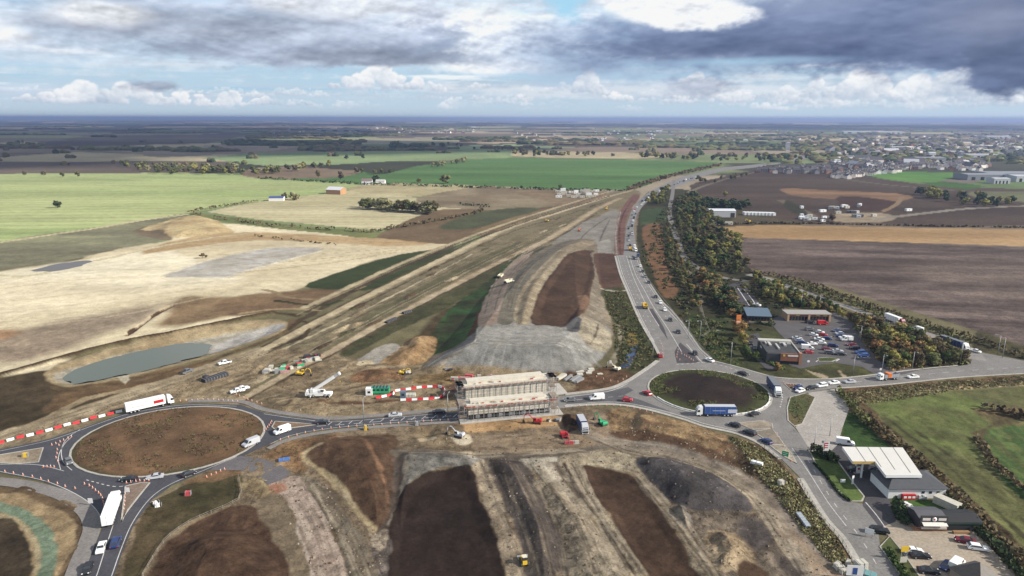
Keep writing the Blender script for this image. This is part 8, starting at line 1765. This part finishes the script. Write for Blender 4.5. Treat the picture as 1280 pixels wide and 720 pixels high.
# ================================================================== SKY BACKDROP: a ring of cloud far beyond the land, coloured per vertex by azimuth and elevation
def AX(px): return 640 + 879 * math.atan((px - 640) / 879)
def EY(py, px): return (148 - py) * math.cos(math.atan((px - 640) / 879))      # height above the horizon, in 1/943 rad
def sky_rgb(X, Y):
    X = X.copy(); n = X.shape
    def N_(wx, wy, o=6, sx=0, sy=0): return fbm((X + sx) / wx * 100, (Y + sy) / wy * 100, 100, o)
    big = N_(260, 70, 6, 40, 10); mid = N_(90, 34, 6, 900, 50); fin = N_(34, 18, 6, 300, 77); vf = N_(12, 8, 4, 123, 7)
    up = N_(90, 34, 6, 905, 45) ; lit_mid = mid - up          # crude relief: brighter towards upper right
    fu = N_(34, 18, 6, 303, 74); lit_fin = fin - fu
    bu = N_(260, 70, 6, 52, 2); lit_big = big - bu
    A = lambda *c: np.array(c, float)
    def mix(c, d, t): return c * (1 - t)[:, None] + d * t[:, None]
    g = sstep(0, 130, Y); c = A(190, 210, 223) * (1 - g)[:, None] + A(158, 200, 228) * g[:, None]
    st = N_(420, 22, 7, 77, 5) + 0.3 * fin
    c = mix(c, A(190, 203, 218) + 40 * lit_big[:, None], np.clip(sstep(-0.25, 0.5, st) * 0.85 * sstep(8, 30, Y), 0, 1))
    st2 = N_(300, 16, 7, 7, 205) + 0.25 * vf
    c = mix(c, A(224, 230, 236) + 0 * c, np.clip(sstep(-0.1, 0.6, st2) * 0.75 * sstep(12, 34, Y), 0, 1))
    def ell(px, py, rx, ry, wob=.45, soft=.5, fine=.3, rot=0.0):
        soft *= 1.25
        x0, y0 = AX(px), EY(py, px); f = math.cos(math.atan((px - 640) / 879)) ** 2
        dx = (X - x0) / (rx * f); dy = (Y - y0 - rot * (X - x0)) / ry
        d = np.sqrt(dx * dx + dy * dy) + wob * mid + fine * fin + .12 * vf
        return 1 - sstep(1 - soft / 2, 1 + soft / 2, d)
    grey = A(176, 187, 207) + 44 * np.clip(big * .7 + .8 * mid, -1, 1)[:, None] + 30 * lit_mid[:, None]
    pale = A(202, 212, 226) + 26 * np.clip(mid + .5 * fin, -1, 1)[:, None] + 45 * lit_mid[:, None] + 16 * lit_fin[:, None]
    white = A(238, 241, 246) + 24 * np.clip(mid * .6 + fin * .6, -1, 1)[:, None] + 60 * lit_mid[:, None] + 26 * lit_fin[:, None]
    dark = A(112, 127, 160) + 26 * np.clip(big + .4 * mid, -1, 1)[:, None] + 30 * lit_big[:, None] + 10 * lit_mid[:, None]
    # general broken sheet
    c = mix(c, pale, np.clip(sstep(-.1, .35, big + .45 * mid) * sstep(48, 80, Y) * .7, 0, 1))
    st3 = N_(150, 9, 6, 37, 405) + .5 * mid; c = mix(c, A(246, 248, 250) + 0 * c, np.clip(sstep(.25, .8, st3) * .8 * sstep(14, 40, Y), 0, 1)); st4 = N_(220, 10, 6, 637, 5) + .4 * mid; c = mix(c, A(158, 198, 224) + 0 * c, np.clip(sstep(.3, .8, st4) * .6 * sstep(10, 30, Y), 0, 1))
    c = mix(c, pale, ell(110, 50, 240, 26, soft=1.2) * .6)
    # cumulus row: heaps with flat bases, made of rounded puffs
    r = np.random.default_rng(12)
    heaps = []
    for i in range(190): px = r.uniform(-900, 2200); heaps.append((px, r.uniform(112, 138), r.uniform(10, 46), r.uniform(3, 10), r.uniform(.3, .6)))
    heaps += [(60, 128, 36, 14, .9), (110, 130, 50, 22, .95), (165, 130, 55, 22, .95), (230, 130, 40, 16, .95), (290, 131, 22, 16, .9), (330, 131, 20, 10, .85), (370, 132, 26, 8, .8), (425, 132, 10, 8, .6),
              (470, 110, 66, 26, .95), (520, 112, 50, 16, .9), (600, 110, 20, 10, .8), (596, 124, 16, 7, .7), (570, 128, 22, 8, .7), (735, 115, 26, 24, .95), (770, 122, 26, 14, .9), (725, 100, 8, 8, .8),
              (655, 124, 20, 8, .6), (870, 121, 48, 28, .85), (915, 126, 34, 16, .9), (850, 127, 30, 10, .9), (980, 124, 26, 16, .7), (1020, 120, 24, 22, .85), (1010, 128, 40, 14, .8), (1075, 120, 36, 32, .95), (1100, 124, 26, 18, .9),
              (1140, 124, 30, 24, .85), (1190, 118, 44, 38, .97), (1215, 124, 30, 18, .9), (1255, 131, 36, 16, .85), (1160, 134, 50, 14, .6), (1060, 134, 60, 12, .6), (930, 134, 50, 10, .6), (1290, 120, 30, 14, .7)]
    heaps.sort(key=lambda h: h[4])
    for (px, pb, w, h, op) in heaps:
        x0, yb = AX(px), EY(pb, px)
        m = (abs(X - x0) < w * 1.4 + 10) & (Y > yb - 8) & (Y < yb + h * 1.7 + 10); idx = np.nonzero(m)[0]
        if len(idx) == 0: continue
        xx = X[idx] + 3.2 * fin[idx] + 2.0 * vf[idx]; yy = Y[idx] + 2.2 * fin[idx] + 1.6 * vf[idx]; best = np.full(len(idx), -9.); sh = np.zeros(len(idx))
        for k in range(int(14 + w / 3)):
            q = r.uniform(-1, 1); rr_ = h * r.uniform(.22, .42) * (1.15 - .6 * abs(q)); cx = x0 + q * w * .8; cy = yb + rr_ * .3 + r.random() ** 1.3 * h * (1 - q * q) * .72
            d = 1 - np.sqrt((xx - cx) ** 2 + ((yy - cy) * 1.1) ** 2) / rr_; b = d > best
            s_ = .5 + .5 * ((xx - cx) * .55 + (yy - cy) * .9) / rr_ + .35 * (cy - yb) / h; sh = np.where(b, s_, sh); best = np.where(b, d, best)
        a = sstep(-.12, .22, best) * sstep(-3.5, 1.0, yy - yb + 1.5 * fin[idx]) * op
        t = np.clip(.15 + .62 * sh + .25 * (yy - yb) / h + .35 * fin[idx], 0, 1)[:, None]; cc = A(168, 184, 204) * (1 - t) + A(246, 246, 246) * t
        c[idx] = c[idx] * (1 - a)[:, None] + cc * a[:, None]
    # large masses
    c = mix(c, white, ell(585, 44, 125, 44, soft=.7))
    c = mix(c, white, ell(605, 80, 70, 13, soft=.5, wob=.3))
    c = mix(c, grey, ell(330, 18, 250, 40, soft=1.0, rot=.04, wob=.6, fine=.5) * .85)
    c = mix(c, grey * .98, ell(430, 54, 150, 24, soft=.5, wob=.3, rot=.07)); c = mix(c, grey * .9, ell(495, 72, 115, 9, soft=.7, wob=.25)); c = mix(c, grey * .88, ell(250, 30, 120, 12, soft=1.1, wob=.5) * .7)
    c = mix(c, white, ell(135, 17, 55, 11, soft=1) * .9); c = mix(c, white, ell(2, 42, 44, 13, soft=.9)); c = mix(c, white, ell(445, 8, 70, 14, soft=1) * .7); c = mix(c, white * .99, ell(355, 4, 30, 8, soft=1) * .6)
    c = mix(c, grey * .9, ell(197, 107, 30, 6, soft=.8, wob=.5, fine=.7) * .85); c = mix(c, grey * .98, ell(868, 107, 34, 9, soft=1, wob=.6, fine=.7) * .7)
    c = mix(c, A(166, 184, 210) + 20 * mid[:, None], ell(720, 60, 130, 34, soft=1.3) * .75)
    c = mix(c, dark * A(1.02, 1.02, 1.02), ell(930, 44, 230, 32, soft=1.0, wob=.35, fine=.25) * .9); c = mix(c, dark, ell(1120, 28, 220, 50, soft=.5, wob=.2, fine=.15)); c = mix(c, dark * .93, ell(880, 58, 190, 12, soft=1.2, wob=.3) * .7)
    c = mix(c, dark * .92, ell(1275, 64, 85, 41, soft=.3, wob=.15, fine=.12)); c = mix(c, dark * .92, ell(1500, 40, 260, 70, soft=.5, wob=.2)); c = mix(c, A(140, 148, 172) + 12 * mid[:, None], ell(1225, 22, 70, 26, soft=1.3, wob=.5) * .7)
    c = mix(c, A(150, 162, 190) + 0 * c, ell(1000, 4, 60, 10, soft=1.3, wob=.5) * .6)
    c = mix(c, np.clip(white + 12, 0, 252), ell(835, 13, 84, 21, soft=.3, wob=.22, fine=.14, rot=-.08)); c = mix(c, white, ell(775, 2, 40, 14, soft=.5))
    c = mix(c, A(164, 212, 238) + 0 * c, ell(706, 8, 24, 18, soft=1.0, wob=.7, fine=.7) * .9); c = mix(c, A(176, 216, 236) + 0 * c, ell(930, 74, 90, 4, soft=1.2, wob=.5) * .5)
    c = mix(c, dark, ell(1165, 78, 22, 5, soft=.9, wob=.5, fine=.9)); c = mix(c, dark * 1.05, ell(1222, 99, 20, 5, soft=.9, wob=.5, fine=.8) * .8)
    hz = (1 - sstep(0, 20, Y)) * .75; c = mix(c, A(194, 212, 224) + 0 * c, hz)
    c = 158 + (c - 158) * 1.05 + 4
    return np.clip(c, 60, 249)
def build_sky():
    R0 = 82000.0
    az = np.concatenate([np.radians(np.arange(-180, -52, 2.0)), np.radians(np.arange(-52, 52, 0.078)), np.radians(np.arange(52, 180.1, 2.0))]); az[-1] = math.pi
    el = np.concatenate([[-.02, -.006], np.arange(-.002, .205, .00135), [.23, .26]])
    nA, nE = len(az), len(el); E, A = np.meshgrid(el, az, indexing='ij'); A = A.ravel(); E = E.ravel()
    x, y, z = R0 * np.sin(A), R0 * np.cos(A), H0 + R0 * np.tan(E)
    c = sky_rgb(640 + 879 * A, E / .00106) / 255.0
    lc = np.where(c <= .04045, c / 12.92, ((c + .055) / 1.055) ** 2.4)
    me = bpy.data.meshes.new('sky'); me.vertices.add(len(x)); me.vertices.foreach_set('co', np.stack([x, y, z], 1).ravel())
    i = (np.arange(nE - 1)[:, None] * nA + np.arange(nA - 1)[None, :]).ravel(); f = np.stack([i, i + nA, i + nA + 1, i + 1], 1)
    me.loops.add(f.size); me.loops.foreach_set('vertex_index', f.ravel()); me.polygons.add(len(f)); me.polygons.foreach_set('loop_start', np.arange(len(f)) * 4)
    me.update(calc_edges=True)
    at_ = me.attributes.new('Sky', 'FLOAT_COLOR', 'POINT'); c4 = np.ones((len(x), 4)); c4[:, :3] = lc; at_.data.foreach_set('color', c4.ravel())
    m = bpy.data.materials.new('sky_cloud'); m.use_nodes = True; n = m.node_tree.nodes; k = m.node_tree.links; n.clear()
    a = n.new('ShaderNodeAttribute'); a.attribute_name = 'Sky'; e = n.new('ShaderNodeEmission'); e.inputs['Strength'].default_value = 2 ** (-EXPO); o = n.new('ShaderNodeOutputMaterial')
    k.new(a.outputs['Color'], e.inputs['Color']); k.new(e.outputs[0], o.inputs['Surface'])
    try: m.cycles.emission_sampling = 'NONE'
    except Exception: pass
    me.materials.append(m); ob = link('sky', me); ob['kind'] = 'structure'
if 'PREVIEW' not in globals(): build_sky()
# ================================================================== CAMERA, SUN, SKY, AIR
cam = bpy.data.objects.new('camera', bpy.data.cameras.new('camera')); C.objects.link(cam); scene.camera = cam
cam.data.sensor_width = 36; cam.data.lens = 36 * F / 1280; cam.data.clip_start = 1; cam.data.clip_end = 200000
R = Matrix.Rotation(math.radians(90) - PITCH, 4, 'X') @ Matrix.Rotation(ROLL, 4, 'Z')
cam.matrix_world = Matrix.Translation((0, 0, H0)) @ R
SUN_DIR = Vector((0.86, -0.22, 0.50)).normalized()
sl = bpy.data.lights.new('sun', 'SUN'); sl.energy = SUN_E; sl.angle = math.radians(0.6); sl.color = (1, 0.94, 0.85)
so = bpy.data.objects.new('sun', sl); C.objects.link(so); so.rotation_euler = SUN_DIR.to_track_quat('Z', 'Y').to_euler(); so.location = (0, 0, 200)
w = bpy.data.worlds.new('World'); scene.world = w; w.use_nodes = True
N, K = w.node_tree.nodes, w.node_tree.links; N.clear()
out = N.new('ShaderNodeOutputWorld'); bg = N.new('ShaderNodeBackground'); K.new(bg.outputs[0], out.inputs['Surface'])
sky = N.new('ShaderNodeTexSky'); sky.sky_type = 'NISHITA'; sky.sun_disc = False
sky.sun_elevation = math.asin(SUN_DIR.z); sky.sun_rotation = math.atan2(SUN_DIR.x, SUN_DIR.y); sky.altitude = 100; sky.air_density = 1.0; sky.dust_density = 1.0
STR = 0.07; bg.inputs['Strength'].default_value = STR
tc = N.new('ShaderNodeTexCoord'); nz = N.new('ShaderNodeTexNoise'); nz.inputs['Scale'].default_value = 2.2; nz.inputs['Detail'].default_value = 4; K.new(tc.outputs['Generated'], nz.inputs['Vector'])
mr_ = N.new('ShaderNodeMapRange'); mr_.inputs[1].default_value = 0.44; mr_.inputs[2].default_value = 0.56; K.new(nz.outputs['Fac'], mr_.inputs[0])
mx = N.new('ShaderNodeMix'); mx.data_type = 'RGBA'; K.new(mr_.outputs[0], mx.inputs[0]); K.new(sky.outputs[0], mx.inputs[6]); mx.inputs[7].default_value = (6.6, 7.1, 8.0, 1); K.new(mx.outputs[2], bg.inputs['Color'])
# air
if HAZE > 0:
    hm = bpy.data.materials.new('air'); hm.use_nodes = True; n = hm.node_tree.nodes; k = hm.node_tree.links; n.clear()
    o_ = n.new('ShaderNodeOutputMaterial'); pv = n.new('ShaderNodeVolumePrincipled'); pv.inputs['Color'].default_value = (0.46, 0.58, 0.92, 1); pv.inputs['Density'].default_value = HAZE; pv.inputs['Anisotropy'].default_value = 0.3
    k.new(pv.outputs[0], o_.inputs['Volume'])
    mb = MB(); mb.box(-52000, 52000, -2000, 48000, -40, 135, hm); h = mb.build('haze'); h['kind'] = 'stuff'
scene.view_settings.view_transform = 'Standard'; scene.view_settings.look = 'None'; scene.view_settings.gamma = 1; scene.view_settings.exposure = EXPO
scene.cycles.max_bounces = 6; scene.cycles.diffuse_bounces = 2; scene.cycles.glossy_bounces = 2; scene.cycles.transparent_max_bounces = 12; scene.cycles.volume_bounces = 0
scene.cycles.use_denoising = True; scene.cycles.sample_clamp_indirect = 5
try: scene.cycles.denoiser = 'OPENIMAGEDENOISE'
except Exception: pass
try:
    w.cycles.sampling_method = 'MANUAL'; w.cycles.sample_map_resolution = 512
except Exception as ex: print(ex)
